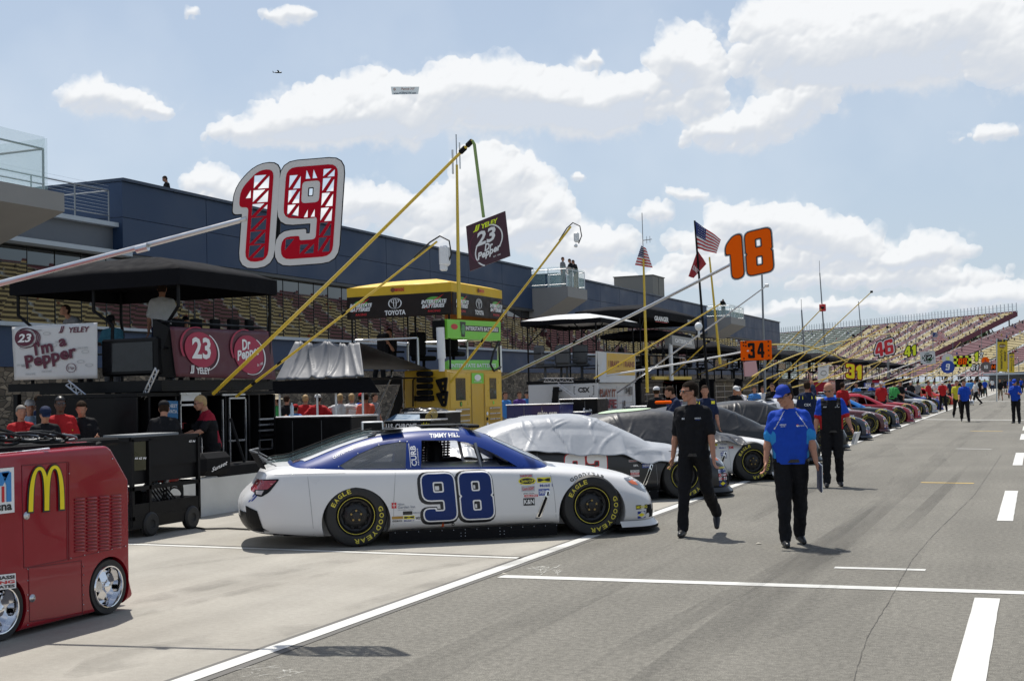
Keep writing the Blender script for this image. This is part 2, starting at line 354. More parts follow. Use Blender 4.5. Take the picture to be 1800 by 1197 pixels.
def text(s,w=None,h=1,bold=.0,shear=0,sp=1.0,fit=True):
    """lettering as flat triangles: height h, stretched to width w; origin lower left"""
    key=(s,bold,shear,sp)
    if key not in _tx:
        cu=bpy.data.curves.new('t','FONT'); cu.body=s; cu.offset=bold; cu.shear=shear; cu.space_character=sp; cu.resolution_u=2; cu.fill_mode='BOTH' if False else cu.fill_mode
        o=bpy.data.objects.new('t',cu); C.objects.link(o); bpy.context.view_layer.update()
        dg=bpy.context.evaluated_depsgraph_get(); me=o.evaluated_get(dg).to_mesh()
        vs=[(v.co.x,v.co.y) for v in me.vertices]; fs=[tuple(p.vertices) for p in me.polygons]
        o.evaluated_get(dg).to_mesh_clear(); bpy.data.objects.remove(o); bpy.data.curves.remove(cu)
        if not vs: vs=[(0,0),(1,0),(1,1)]; fs=[]
        a=np.array(vs); mn=a.min(0); mx=a.max(0); _tx[key]=((a-mn),fs,mx-mn)
    a,fs,d=_tx[key]; sy=h/d[1]; sx=sy if w is None else w/d[0]
    return ([(p[0]*sx,p[1]*sy) for p in a],fs),d[0]*sx
def shift(tri,x,y): return ([(p[0]+x,p[1]+y) for p in tri[0]],tri[1])
def rot2(tri,a): c,s=math.cos(a),math.sin(a); return ([(p[0]*c-p[1]*s,p[0]*s+p[1]*c) for p in tri[0]],tri[1])
def disc(cx,cy,rx,ry=None,n=24):
    ry=ry or rx; return tess([[(cx+rx*math.cos(2*pi*i/n),cy+ry*math.sin(2*pi*i/n)) for i in range(n)]])
def ring(cx,cy,rx,ry,t,n=28,a0=0,a1=2*pi):
    vs=[];fs=[]
    for i in range(n+1):
        a=a0+(a1-a0)*i/n; vs+=[(cx+rx*math.cos(a),cy+ry*math.sin(a)),(cx+(rx-t)*math.cos(a),cy+(ry-t)*math.sin(a))]
    fs=[(2*i,2*i+2,2*i+3,2*i+1) for i in range(n)]; return (vs,fs)
def rect(x0,y0,x1,y1): return ([(x0,y0),(x1,y0),(x1,y1),(x0,y1)],[(0,1,2,3)])
def star(cx,cy,r,n=5): return tess([[(cx+(r if i%2==0 else r*.4)*math.sin(pi*i/n),cy+(r if i%2==0 else r*.4)*math.cos(pi*i/n)) for i in range(2*n)]])
# ================================================================== SETTING
def ground_mat(name,c1,c2,sp,speck=.35,sscale=260,patch=.35,bump=.25,joint=0):
    m=bpy.data.materials.new(name); m.use_nodes=True; t=m.node_tree; b=t.nodes['Principled BSDF']; n=t.nodes.new; l=t.links.new
    tc=n('ShaderNodeTexCoord'); a=n('ShaderNodeTexNoise'); a.inputs['Scale'].default_value=patch; a.inputs['Detail'].default_value=8; a.inputs['Roughness'].default_value=.62
    l(tc.outputs['Object'],a.inputs[0])
    st=n('ShaderNodeMapping'); st.inputs['Scale'].default_value=(1.6,.09,1); l(tc.outputs['Object'],st.inputs[0])
    a2=n('ShaderNodeTexNoise'); a2.inputs['Scale'].default_value=1.2; a2.inputs['Detail'].default_value=6; l(st.outputs[0],a2.inputs[0])
    s=n('ShaderNodeTexNoise'); s.inputs['Scale'].default_value=sscale; s.inputs['Detail'].default_value=2; l(tc.outputs['Object'],s.inputs[0])
    sr=n('ShaderNodeMapRange'); sr.inputs[1].default_value=.35; sr.inputs[2].default_value=.65; sr.inputs[3].default_value=1-speck; sr.inputs[4].default_value=1+speck; l(s.outputs[0],sr.inputs[0])
    s3=n('ShaderNodeTexNoise'); s3.inputs['Scale'].default_value=sscale/6; s3.inputs['Detail'].default_value=3; l(tc.outputs['Object'],s3.inputs[0])
    s4=n('ShaderNodeMapRange'); s4.inputs[1].default_value=.35; s4.inputs[2].default_value=.65; s4.inputs[3].default_value=1-speck*.45; s4.inputs[4].default_value=1+speck*.45; l(s3.outputs[0],s4.inputs[0])
    r=n('ShaderNodeMapRange'); r.inputs[1].default_value=.3; r.inputs[2].default_value=.72; l(a.outputs[0],r.inputs[0])
    r2=n('ShaderNodeMapRange'); r2.inputs[1].default_value=.35; r2.inputs[2].default_value=.7; r2.inputs[3].default_value=.90; r2.inputs[4].default_value=1.06; l(a2.outputs[0],r2.inputs[0])
    mx=n('ShaderNodeMix'); mx.data_type='RGBA'; mx.inputs[6].default_value=(*c1,1); mx.inputs[7].default_value=(*c2,1); l(r.outputs[0],mx.inputs[0])
    f=mth('MULTIPLY',mth('MULTIPLY',sr.outputs[0],r2.outputs[0],t),s4.outputs[0],t)
    last=f
    if joint:
        br=n('ShaderNodeTexBrick'); br.offset=0; br.inputs['Scale'].default_value=1; br.inputs['Brick Width'].default_value=joint; br.inputs['Row Height'].default_value=joint*1.6; br.inputs['Mortar Size'].default_value=.012
        br.inputs['Color1'].default_value=(1,1,1,1); br.inputs['Color2'].default_value=(.93,.93,.93,1); br.inputs['Mortar'].default_value=(.45,.45,.45,1); l(tc.outputs['Object'],br.inputs[0])
        bw=n('ShaderNodeRGBToBW'); l(br.outputs[0],bw.inputs[0]); last=mth('MULTIPLY',f,bw.outputs[0],t)
    vm=n('ShaderNodeVectorMath'); vm.operation='SCALE'; l(mx.outputs[2],vm.inputs[0]); l(last,vm.inputs['Scale']); l(vm.outputs[0],b.inputs['Base Color'])
    b.inputs['Roughness'].default_value=.86; b.inputs['Specular IOR Level'].default_value=.3
    bp=n('ShaderNodeBump'); bp.inputs['Strength'].default_value=bump; bp.inputs['Distance'].default_value=.01; l(s.outputs[0],bp.inputs['Height']); l(bp.outputs[0],b.inputs['Normal'])
    MATS[name]=m; return m
ASP=ground_mat('asphalt',(.148,.141,.122),(.192,.183,.158),0,speck=.42,sscale=130,bump=.4)
CON=ground_mat('concrete',(.295,.277,.24),(.385,.365,.322),0,speck=.10,sscale=120,patch=.55,bump=.12,joint=0)
INF=ground_mat('infield_paving',(.20,.19,.175),(.27,.26,.24),0,speck=.2,patch=.2)
GRS=ground_mat('grass',(.05,.085,.025),(.09,.13,.04),0,speck=.3,sscale=40)
LIN=M('line_paint',(.60,.60,.57),.6,var=.14,scale=3,bump=.2,bscale=90)
YLN=M('yellow_line_paint',(.62,.42,.09),.6,var=.15,scale=5)
def sheet(name,x0,y0,x1,y1,z,m,rot=None):
    return struct(name,MB().quad((x0,y0,z),(x1,y0,z),(x1,y1,z),(x0,y1,z)),m)
sheet('ground',-3000,-600,3000,5000,-.50,GRS)
sheet('infield_ground',-140,-60,-11.75,640,-.016,INF)
sheet('pit_box_concrete',-11.75,-60,-4.92,300,0,CON)
sheet('pit_road',-4.92,-60,9.5,640,0,ASP)
sheet('grass_strip',9.5,-60,32,640,-.01,GRS)
sheet('race_track',32,-60,62,700,-.02,ASP)
sheet('pit_road_end',-11.75,300,-4.92,640,-.008,ASP)
def strip(name,a,b,w,z,m,n=1,jit=0):
    a,b=Vector(a[:2]),Vector(b[:2]); d=(b-a).normalized(); q=Vector((-d.y,d.x))*w/2; mb=MB(); rs=random.Random(3); k=n
    L_=[];Rr=[]
    for i in range(k+1):
        p=a.lerp(b,i/k); j1,j2=rs.uniform(1-jit,1),rs.uniform(1-jit,1); L_.append((*(p+q*j1),z)); Rr.append((*(p-q*j2),z))
    vs=L_+Rr; fs=[(i,k+1+i,k+2+i,i+1) for i in range(k)]
    return struct(name,mb.raw(vs,fs),m)
XL=-4.92
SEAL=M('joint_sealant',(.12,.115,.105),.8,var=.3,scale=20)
strip('joint_sealant_line',(XL-.10,-20),(XL-.10,300),.07,.004,SEAL,200,.5)
strip('joint_sealant_line',(XL+.10,-20),(XL+.10,300),.09,.004,SEAL,200,.5)
strip('pit_box_line',(XL,-20),(XL,300),.145,.008,LIN,260,.06)
a=G(233,956.5); b=G(912,981)
dirx=Vector((1,(b.y-a.y)/(b.x-a.x)))
for k in range(0,30):
    y=b.y+k*5.1; strip('pit_stall_line',(-11.4,y+(-11.4-b.x)*dirx.y),(b.x+.1,y),.10,.004,LIN,20,.08)
    if k in(0,1): strip('stall_line_stain',(-11.4,y+.12+(-11.4-b.x)*dirx.y),(b.x+.1,y+.12),.05,.004,SEAL,60,.8)  # narrow ragged dark strip beside the stall line, in the sealant colour
a=G(880,1013); b=G(1800,1042); e=a+(b-a)*2.2
strip('cross_line',(a.x,a.y),(e.x,e.y),.175,.004,LIN,60,.05)
strip('short_cross_line',G(1467,997.5),G(1627,1002),.11,.004,LIN)
strip('yellow_cross_line',G(1619,848),G(1712,849.5),.11,.004,YLN)
strip('short_cross_line',G(1681,788.5),G(1743,789.5),.10,.004,LIN)
strip('yellow_cross_line',G(1706,757.6),G(1762,758),.14,.004,YLN)
a=G(1615,737.2); b=G(1900,739); strip('cross_line',a,b,.34,.004,LIN)
strip('cross_line',G(1650,705),G(1900,706),.5,.004,LIN)
XD=-.43
for (ya,yb) in [(1330,1052),(916,863),(818,796),(773,763)]:
    a=G(1738 if ya>1000 else 1790,ya); b=G(1738,yb); dx=0
    xx_=lambda v:1823-(v-665)*.215; y0=G(xx_(ya),ya).y; y1=G(xx_(yb),yb).y
    strip('lane_dash',(XD,y0),(XD,y1),.19,.006,LIN,14,.05)
for k in range(6): strip('lane_dash',(XD,46+k*9.5),(XD,50+k*9.5),.19,.006,LIN,8,.05)
CRK=M('crack',(.085,.08,.07),.9,var=.3)
cp=[G(*p) for p in [(1760,800),(1712,871),(1640,941),(1603,984),(1562,1058),(1523,1122),(1495,1215)]]
mb=MB(); rs=random.Random(9); pl=[]
for i in range(len(cp)-1):
    for j in range(14): q=cp[i].lerp(cp[i+1],j/14); pl.append(q+Vector((rs.uniform(-.004,.004),rs.uniform(-.02,.02),0)))
for i in range(len(pl)-1):
    w=rs.uniform(.001,.0035); mb.quad((pl[i].x-w,pl[i].y,.004),(pl[i].x+w,pl[i].y,.004),(pl[i+1].x+w,pl[i+1].y,.004),(pl[i+1].x-w,pl[i+1].y,.004))
struct('road_crack',mb,CRK)
# rubber marks left by cars entering the box
def stain_mat(name,col,dens,sc,str=(4,.5,1)):
    m=bpy.data.materials.new(name); m.use_nodes=True; t=m.node_tree; b=t.nodes['Principled BSDF']; n=t.nodes.new
    b.inputs['Base Color'].default_value=(*col,1); b.inputs['Roughness'].default_value=.8
    tc=n('ShaderNodeTexCoord'); mp=n('ShaderNodeMapping'); mp.inputs['Scale'].default_value=str; t.links.new(tc.outputs['Object'],mp.inputs[0])
    a=n('ShaderNodeTexNoise'); a.inputs['Scale'].default_value=sc; a.inputs['Detail'].default_value=7; a.inputs['Roughness'].default_value=.65; t.links.new(mp.outputs[0],a.inputs[0])
    r=n('ShaderNodeMapRange'); r.inputs[1].default_value=.42; r.inputs[2].default_value=.75; r.inputs[4].default_value=dens; t.links.new(a.outputs[0],r.inputs[0]); t.links.new(r.outputs[0],b.inputs['Alpha'])
    return m
TYR=stain_mat('tyre_mark',(.12,.113,.10),.34,1.3,(1.2,1.2,1)); CHK=stain_mat('chalk',(.75,.75,.7),.9,14,(1,1,1)); OIL=stain_mat('oil_stain',(.10,.095,.085),.16,.8,(1,.35,1))
OIL2=stain_mat('rubber_film',(.06,.057,.052),.30,.7,(2.2,.12,1))
def curve_strip(name,pts,w,m,z=.002):
    pts=[Vector(p) for p in pts]; out=[]
    for i in range(len(pts)-1):
        for j in range(8): out.append(pts[i].lerp(pts[i+1],j/8))
    out.append(pts[-1]); vs=[];fs=[]
    for i,p in enumerate(out):
        t=(out[min(i+1,len(out)-1)]-out[max(i-1,0)]).normalized(); q=Vector((-t.y,t.x,0))*w/2*min(1,i/6+.2,(len(out)-1-i)/6+.2); vs+=[(p.x+q.x,p.y+q.y,z),(p.x-q.x,p.y-q.y,z)]
    fs=[(2*i,2*i+2,2*i+3,2*i+1) for i in range(len(out)-1)]
    return struct(name,MB().raw(vs,fs),m)
curve_strip('tyre_mark',[G(232,1062),G(300,1046),G(420,1018),G(560,993),G(680,978)],.30,TYR,.010)
curve_strip('tyre_mark',[G(232,1085),G(330,1062),G(470,1030),G(600,1004)],.16,TYR,.011)
curve_strip('tyre_mark',[G(250,1004),G(330,992),G(420,981),G(470,976)],.14,TYR,.012)
curve_strip('oil_stain',[G(120,1190),G(250,1150),G(420,1120),G(560,1100)],.5,TYR,.013)
curve_strip('oil_stain',[G(1380,1010),G(1440,900),G(1500,830),G(1560,780)],1.6,OIL,.010)
curve_strip('oil_stain',[G(1250,1150),G(1500,1000),G(1600,880),G(1650,800)],1.1,OIL,.0115)
curve_strip('oil_stain',[G(900,1100),G(1150,1050),G(1400,1040)],.7,OIL,.012)
curve_strip('tyre_mark',[G(560,1085),G(720,1040),G(860,1000),G(1010,962)],.22,TYR,.0125)
curve_strip('tyre_mark',[G(700,1010),G(840,985),G(960,968),G(1060,955)],.18,TYR,.0135)
curve_strip('tyre_mark',[G(1270,1190),G(1400,1080),G(1520,985),G(1620,900),G(1700,820)],.20,OIL2,.0045)
curve_strip('tyre_mark',[G(1010,1190),G(1200,1090),G(1400,985),G(1540,890)],.24,OIL2,.0055)
for xx in (-3.6,-2.1,1.0): strip('tyre_lane',(xx,4),(xx,120),.42,.0035,OIL2,1)
mb=MB(); rs=random.Random(4)
for i in range(26):
    p=G(rs.choice([945,955,970,985,480,1215,1800-260]),0+rs.uniform(0,1)+1e-3+995) if False else G(rs.uniform(935,985),rs.uniform(996,1008)); a=rs.uniform(0,pi); q=Vector((math.cos(a),math.sin(a)*2.2,0))*rs.uniform(.03,.09); w=Vector((-q.y,q.x,0)).normalized()*.006
    z=.005+i*1e-4; mb.quad(*[(v.x,v.y,z) for v in (p-q-w,p+q-w,p+q+w,p-q+w)])
for i in range(14):
    p=G(rs.uniform(420,520),rs.uniform(1172,1188)); a=rs.uniform(0,pi); q=Vector((math.cos(a),math.sin(a)*2,0))*rs.uniform(.03,.08); w=Vector((-q.y,q.x,0)).normalized()*.005
    z=.005+i*1e-4; mb.quad(*[(v.x,v.y,z) for v in (p-q-w,p+q-w,p+q+w,p-q+w)])
struct('chalk_marks',mb,CHK)
LEAF=M('dry_leaf',(.45,.42,.35),.7)
for px,py in [(1333,956),(1250,857),(885,1010)]:
    p=G(px,py); one('litter',MB().raw([(p.x-.03,p.y,.003),(p.x+.02,p.y-.03,.012),(p.x+.04,p.y+.02,.004),(p.x-.01,p.y+.03,.018)],[(0,1,2,3)]),LEAF,'small pale scrap lying on the asphalt '+{1333:'between the two nearest walkers',1250:'beyond the man in the black polo',885:'beside the thick white cross line'}[px],'litter')

# ---- pit wall: low white concrete
mb=MB(); x=-11.66
for k in range(60):
    y=4+k*5.0; mb.box((x,y+2.49,.27),(.26,4.96,.60),ch=.02)
PITW=M('white_wall_paint',(.60,.60,.57),.6,var=.22,scale=2.2,bump=.15)
o=one('pit_wall',mb,PITW,'low white painted concrete pit wall running behind the parked cars','wall',base=(x,50,0))
# ---- media building
BX=-28.0
q1=PX(998,505,BX+2.5); q2_=PX(1032,508,BX+2.5); q3=PX(1285,560,BX+2.5); q4=PX(1310,562,BX+2.5); BA,BB,ZB1=q1.y,q2_.y,(q1.z+q2_.z)/2; BC_,BD,ZB2=q3.y,q4.y,q4.z
ZU0,ZU1,ZG0,ZG1,ZS=6.62,9.0,4.14,6.5,2.85
NAVY=M('navy_cladding',(.021,.045,.100),.5,var=.10,scale=.5,spec=.4); NAVD=M('navy_trim',(.018,.035,.07),.4,var=.1); PALE=M('pale_blue_sill',(.42,.47,.52),.5,var=.06)
STN=bpy.data.materials.new('field_stone'); STN.use_nodes=True; t=STN.node_tree; b_=t.nodes['Principled BSDF']
tc_=t.nodes.new('ShaderNodeTexCoord'); mp_=t.nodes.new('ShaderNodeMapping'); mp_.inputs['Scale'].default_value=(1,1,2.2); t.links.new(tc_.outputs['Object'],mp_.inputs[0])
vo=t.nodes.new('ShaderNodeTexVoronoi'); vo.inputs['Scale'].default_value=3.2; t.links.new(mp_.outputs[0],vo.inputs[0])
rp_=t.nodes.new('ShaderNodeValToRGB'); rp_.color_ramp.elements[0].color=(.07,.055,.04,1); rp_.color_ramp.elements[1].color=(.30,.24,.17,1); sx=t.nodes.new('ShaderNodeSeparateColor'); t.links.new(vo.outputs['Color'],sx.inputs[0]); t.links.new(sx.outputs[0],rp_.inputs[0])
vo2=t.nodes.new('ShaderNodeTexVoronoi'); vo2.feature='DISTANCE_TO_EDGE'; vo2.inputs['Scale'].default_value=3.2; t.links.new(mp_.outputs[0],vo2.inputs[0])
mr_=t.nodes.new('ShaderNodeMapRange'); mr_.inputs[2].default_value=.06; t.links.new(vo2.outputs[0],mr_.inputs[0]); mm=t.nodes.new('ShaderNodeMix'); mm.data_type='RGBA'; mm.inputs[6].default_value=(.03,.027,.022,1); t.links.new(mr_.outputs[0],mm.inputs[0]); t.links.new(rp_.outputs[0],mm.inputs[7]); t.links.new(mm.outputs[2],b_.inputs['Base Color']); b_.inputs['Roughness'].default_value=.85
bp_=t.nodes.new('ShaderNodeBump'); bp_.inputs['Strength'].default_value=.7; bp_.inputs['Distance'].default_value=.05; t.links.new(mr_.outputs[0],bp_.inputs['Height']); t.links.new(bp_.outputs[0],b_.inputs['Normal'])
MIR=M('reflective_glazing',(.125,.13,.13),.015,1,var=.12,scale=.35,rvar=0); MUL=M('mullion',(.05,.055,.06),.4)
CONP=M('concrete_panel',(.30,.29,.28),.8,var=.12,scale=1.2,bump=.1); CONS=M('pale_panel',(.13,.14,.16),.55,.2,var=.08)
Y0,Y1=34.0,150.5; YM=(10+Y1)/2; YL=Y1-10
B=root('media_building','long dark blue building with a mirror glass band behind the pit stalls','building',(BX-6,90,0))
obj('stone_wall',MB().box((BX-5,YM,ZS/2-.1),(10,YL,ZS+.2)),STN,B,world=True)
mb=MB().box((BX-4.98,YM,(ZS+ZG0)/2-.03),(10.06,YL,ZG0-ZS-.06)); obj('lower_band',mb,NAVY,B,world=True)
obj('sill',MB().box((BX-4.9,YM,ZG0-.03),(10.3,YL+.2,.12)),PALE,B,world=True)
mb=MB(); rs=random.Random(2)
yy=10.0
while yy<Y1-1.2: 
    t_=rs.uniform(-.004,.004); t2=rs.uniform(-.004,.004)
    mb.quad((BX-.02+t_,yy,ZG0),(BX-.02+t2,yy+1.18,ZG0),(BX-.02+t2+.003,yy+1.18,ZG1),(BX-.02+t_-.004,yy,ZG1)); yy+=1.18
obj('glazing',mb,MIR,B,world=True)
mb=MB(); yy=10.0; k=0
while yy<Y1: mb.box((BX-.006,yy,(ZG0+ZG1)/2),(.02,.008 if k%4 else .016,ZG1-ZG0)); yy+=1.18; k+=1
mb.box((BX+.005,YM,ZG1-.55),(.02,YL,.018)); obj('mullions',mb,MUL,B,world=True)
obj('head_trim',MB().box((BX-4.9,YM,ZG1+.06),(10.4,YL,.12)),MUL,B,world=True)
obj('interior_wall',MB().box((BX-5.2,YM,(ZG0+ZG1)/2),(9.9,YL-.4,ZG1-ZG0)),MUL,B,world=True)
# upper cladding in bays with joints
mb=MB(); yb=Y0
bays=[(Y0,BA-.3),(BB+.3,BC_-.3),(BD+.3,Y1)]
for (ya,ye) in bays:
    n=max(1,round((ye-ya)/4.6)); w=(ye-ya)/n
    mb=MB()
    for i in range(n):
        hh=(ZU1-ZU0)/2; mb.box((BX-4.6,ya+w*(i+.5),ZU0+hh/2),(9.9,w-.03,hh-.02)); mb.box((BX-4.6,ya+w*(i+.5),ZU0+hh*1.5),(9.9,w-.03,hh-.02))
    obj('upper_cladding',mb,NAVY,B,world=True)
mb=MB()
for (ya,ye) in bays:
    mb=MB(); mb.box((BX-4.75,(ya+ye)/2,(ZU0+ZU1)/2),(9.98,ye-ya-.1,2.3)); mb.box((BX-4.6,(ya+ye)/2,ZU1+.05),(10.1,ye-ya+.1,.10)); obj('parapet_cap',mb,NAVD,B,world=True)
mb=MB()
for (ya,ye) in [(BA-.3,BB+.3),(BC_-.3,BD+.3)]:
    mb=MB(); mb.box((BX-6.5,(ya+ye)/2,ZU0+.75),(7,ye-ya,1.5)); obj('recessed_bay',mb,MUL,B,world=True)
GLR=M('railing_glass',(.55,.75,.72),.05,var=0,alpha=.15,rvar=0,spec=.6)
def balcony(ya,ye,xf,z,nm,lab,h=.62):
    r=root('balcony',lab,'balcony',(BX,(ya+ye)/2,z-h))
    mb=MB().prism([(xf,ya,z),(BX+.0,ya,z),(BX+.0,ya,z-1.75),(BX+.5,ya,z-1.75),(xf,ya,z-h)],(0,ye-ya,0)); obj('slab',mb,CONP,r,world=True)
    g=MB();p=MB(); x0=xf-.12
    for i in range(3):
        u=ya+.1+(ye-ya-.2)*i/3; g.box((x0,u+(ye-ya-.2)/6,z+.62),(.02,(ye-ya-.2)/3-.06,1.15))
    for yy in (ya+.1,ye-.1):
        for i in range(2): g.box((xf-.2-(abs(BX-xf)/2)*(i+.45),yy,z+.62),(abs(BX-xf)/2-.1,.02,1.15))
        p.tube([(BX,yy,z+1.05),(x0,yy,z+1.05)],.022,6); p.tube([(BX,yy,z+.15),(x0,yy,z+.15)],.016,6)
        for i in range(3): p.tube([(BX+.1+(x0-BX-.1)*i/2,yy,z),(BX+.1+(x0-BX-.1)*i/2,yy,z+1.12)],.025,6)
    p.tube([(x0,ya+.1,z+1.05),(x0,ye-.1,z+1.05)],.022,6)
    for i in range(4): yy=ya+.1+(ye-ya-.2)*i/3; p.tube([(x0,yy,z),(x0,yy,z+1.12)],.022,6)
    obj('glass_panel',g,GLR,r,world=True); obj('railing',p,ALU,r,world=True); return r
balcony(BA,BB,BX+2.5,ZB1,'b','concrete balcony with glass railing where three people stand')
balcony(BC_,BD,BX+2.5,ZB2,'b','far concrete balcony with glass railing and one man on it')
# left wing with its balcony and cable rail
Wg=root('building_wing','grey panelled wing with a cable railed roof at the left end of the blue building','building',(BX-4,25,0))
WZ=PX(150,392,BX).z
obj('wall',MB().box((BX-4.0,Y0-12.5,(ZU0+WZ)/2),(7.9,25,WZ-ZU0)),CONS,Wg,world=True)
obj('parapet_wall',MB().box((BX-3.9,Y0-12.5,WZ+.07),(8.2,25.2,.14)),PALE,Wg,world=True)
mb=MB(); 
RZ=PX(150,328,BX).z
for y in (Y0-10.5,Y0-8.2,Y0-6,Y0-3.8,Y0-1.9,Y0-.3): mb.tube([(BX+.05,y,WZ),(BX+.05,y,RZ)],.025,6)
mb.tube([(BX+.05,12,RZ),(BX+.05,Y0-.3,RZ)],.025,6); mb.tube([(BX+.05,Y0-.3,RZ),(BX-6,Y0-.3,RZ)],.025,6)
mb.tube([(BX+.05,12,WZ+.35),(BX+.05,Y0-.3,WZ+.35)],.02,6)
obj('railing',mb,STL,Wg,world=True)
mb=MB()
for k in range(9): mb.tube([(BX+.05,12,WZ+.45+k*.11),(BX+.05,Y0-.3,WZ+.45+k*.11)],.004,4)
obj('cables',mb,ALU,Wg,world=True)
obj('canopy_beam',MB().box((BX+.5,Y0-10,ZG1+.05),(.5,20,.14)),PALE,Wg,world=True)
Wb=root('balcony','large grey concrete balcony with a tinted glass railing at far left','balcony',(BX+3,22,6.2))
q=PX(113,340,BX+4.1); YE,ZT=q.y,q.z; XF=BX+4.1
mb=MB().prism([(XF,YE-14,ZT),(XF,YE,ZT),(BX-.2,YE,ZT),(BX-.2,YE-14,ZT)],(0,0,-.50)); mb.prism([(XF,YE-14,ZT-.5),(BX-.2,YE-14,ZT-.5),(BX-.2,YE-14,ZT-1.9)],(0,14,0)); obj('slab',mb,CONP,Wb,world=True)
g=MB();p=MB()
for i in range(5): g.box((XF-.2,YE-1.6-i*2.3,ZT+.72),(.02,2.2,1.45)); p.tube([(XF-.3,YE-.45-i*2.3,ZT),(XF-.3,YE-.45-i*2.3,ZT+1.15)],.03,6)
for i in range(2): g.box((XF-1.2-i*2.0,YE-.35,ZT+.72),(1.9,.02,1.45)); p.tube([(XF-2.1-i*1.8,YE-.45,ZT),(XF-2.1-i*1.8,YE-.45,ZT+1.15)],.03,6)
p.tube([(XF-.3,YE-14,ZT+1.15),(XF-.3,YE-.45,ZT+1.15)],.03,6); p.tube([(XF-.3,YE-.45,ZT+1.15),(BX,YE-.45,ZT+1.15)],.03,6); p.tube([(XF-.3,YE-14,ZT+.2),(XF-.3,YE-.45,ZT+.2)],.02,6)
obj('glass_panel',g,GLR,Wb,world=True); obj('railing',p,STL,Wb,world=True)
TAU=M('taupe_panel',(.24,.22,.19),.7,var=.08)
q=PX(1147,484,-33.0); TZ=q.z; rb=root('roof_plant_room','taupe box standing on the roof of the blue building','plant room',(-35.5,q.y+1.5,9.0))
obj('wall',MB().box((-34.9,q.y+2.0,(9+TZ)/2),(3.8,4.0,TZ-9)),TAU,rb,world=True); obj('cap',MB().box((-34.9,q.y+2.0,TZ+.03),(3.95,4.15,.08)),M('dark_taupe',(.11,.10,.09),.6),rb,world=True)
obj('joints',MB().box((-32.985,q.y+2.0,(9+TZ)/2),(.03,.05,TZ-9.1)),MUL,rb,world=True)

# ---- grandstands (stepped rows, seat sections in alternating colours)
TAN=M('tan_seats',(.40,.33,.15),.6,var=.18,scale=1.5); MAR=M('maroon_seats',(.14,.04,.055),.6,var=.2,scale=1.5); GSE=M('green_seats',(.03,.065,.055),.6,var=.25,scale=.8); GSC=M('aisle_concrete',(.33,.33,.32),.8); STE=M('stand_steel',(.07,.06,.07),.6); MARS=M('maroon_steel',(.17,.05,.07),.6)
RIS=M('seat_risers',(.10,.085,.07),.8,var=.3,scale=1)
PEO=[M('crowd_%d'%i,c,.8) for i,c in enumerate([(.5,.5,.5),(.05,.05,.06),(.35,.05,.05),(.06,.10,.3),(.35,.25,.2),(.5,.4,.1)])]
def stand(lab,A,Bp,At,Bt,nr,ncol,pal,crowd=300,seed=1,aisle=.07,fence=True,col=True,diag=0):
    A,Bp,At,Bt=map(Vector,(A,Bp,At,Bt)); rs=random.Random(seed); r=root('grandstand',lab,'grandstand',((A+Bp)/2)*1.0)
    r.location.z=min(A.z,0); mats=list(dict.fromkeys(pal))+[RIS]; mb=MB(); ais=MB()
    f=lambda u,v:(A.lerp(Bp,u)).lerp(At.lerp(Bt,u),v)
    for i in range(nr):
        v0,v1=i/nr,(i+1)/nr
        for j in range(ncol):
            u0,u1=j/ncol,(j+1)/ncol; ua=u0+(u1-u0)*aisle; ub=u1-(u1-u0)*aisle
            cidx=(j+int(diag*i/nr*1.0))%len(pal)
            p0,p1,p2,p3=f(ua,v0),f(ub,v0),f(ub,v1),f(ua,v1)
            for (q0,q1,q2,q3,dst,mi) in ((p0,p1,p2,p3,mb,mats.index(pal[cidx])),(f(u0,v0),f(ua,v0),f(ua,v1),f(u0,v1),ais,0)):
                h=(q3.z-q0.z); a=Vector((q0.x,q0.y,q0.z+h*.45)); b=Vector((q1.x,q1.y,q1.z+h*.45))
                dst.quad(q0,q1,b,a,mi=(0 if dst is ais else len(mats)-1)); dst.quad(a,b,q2,q3,mi=mi)
            
    obj('seating',mb,mats,r,world=True,fix=False); obj('aisles',ais,GSC,r,world=True,fix=False)
    mb=MB(); 
    for uu_ in (0,1):
        a,b=f(uu_,0),f(uu_,1); mb.prism([a+Vector((0,0,.2)),b+Vector((0,0,.6)),b-Vector((0,0,1.6)),a-Vector((0,0,1.2))],(.35,.1,0))
    mb.prism([At+Vector((0,0,.6)),Bt+Vector((0,0,.6)),Bt-Vector((0,0,1.6)),At-Vector((0,0,1.6))],(.3,.1,0)); obj('edge_beam',mb,MARS,r,world=True)
    mb=MB()
    for i in range(9):
        for v in (.35,.6,.82,.97):
            p=f(i/8*.96+.02,v); mb.tube([p-Vector((0,0,.8)),(p.x,p.y,-.2)],.28,5)
    for i in range(8):
        a=f(i/8*.96+.02,.97); b=f((i+1)/8*.96+.02,.97); mb.tube([a-Vector((0,0,1)),(b.x,b.y,0)],.12,4)
    obj('frame',mb,STE,r,world=True)
    if fence:
        mb=MB(); n=46
        for i in range(n+1): p=f(i/n,1); mb.box((p.x,p.y,p.z+1.9),(.35,.35,3.8))
        for h in (1.2,2.4): mb.tube([At+Vector((0,0,h)),Bt+Vector((0,0,h))],.08,4)
        obj('railing',mb,ALU,r,world=True)
    if crowd:
        mb=MB()
        for i in range(crowd):
            u=rs.random(); v=rs.random()**.8
            if rs.random()<.5: u=(round(u*9)/9+rs.gauss(0,.02))%1
            p=f(u,v); s_=rs.uniform(.6,.95); mi=rs.choice([0,1,1,2,3,4,4,5,1,0]); mb.box((p.x,p.y,p.z+.45*s_),(.55*s_,.55*s_,.9*s_),mi); mb.ell((p.x,p.y,p.z+1.1*s_),.22*s_,4,5,4)
        o=obj('spectators',mb,PEO,r,world=True); o['kind']='stuff'
    return r
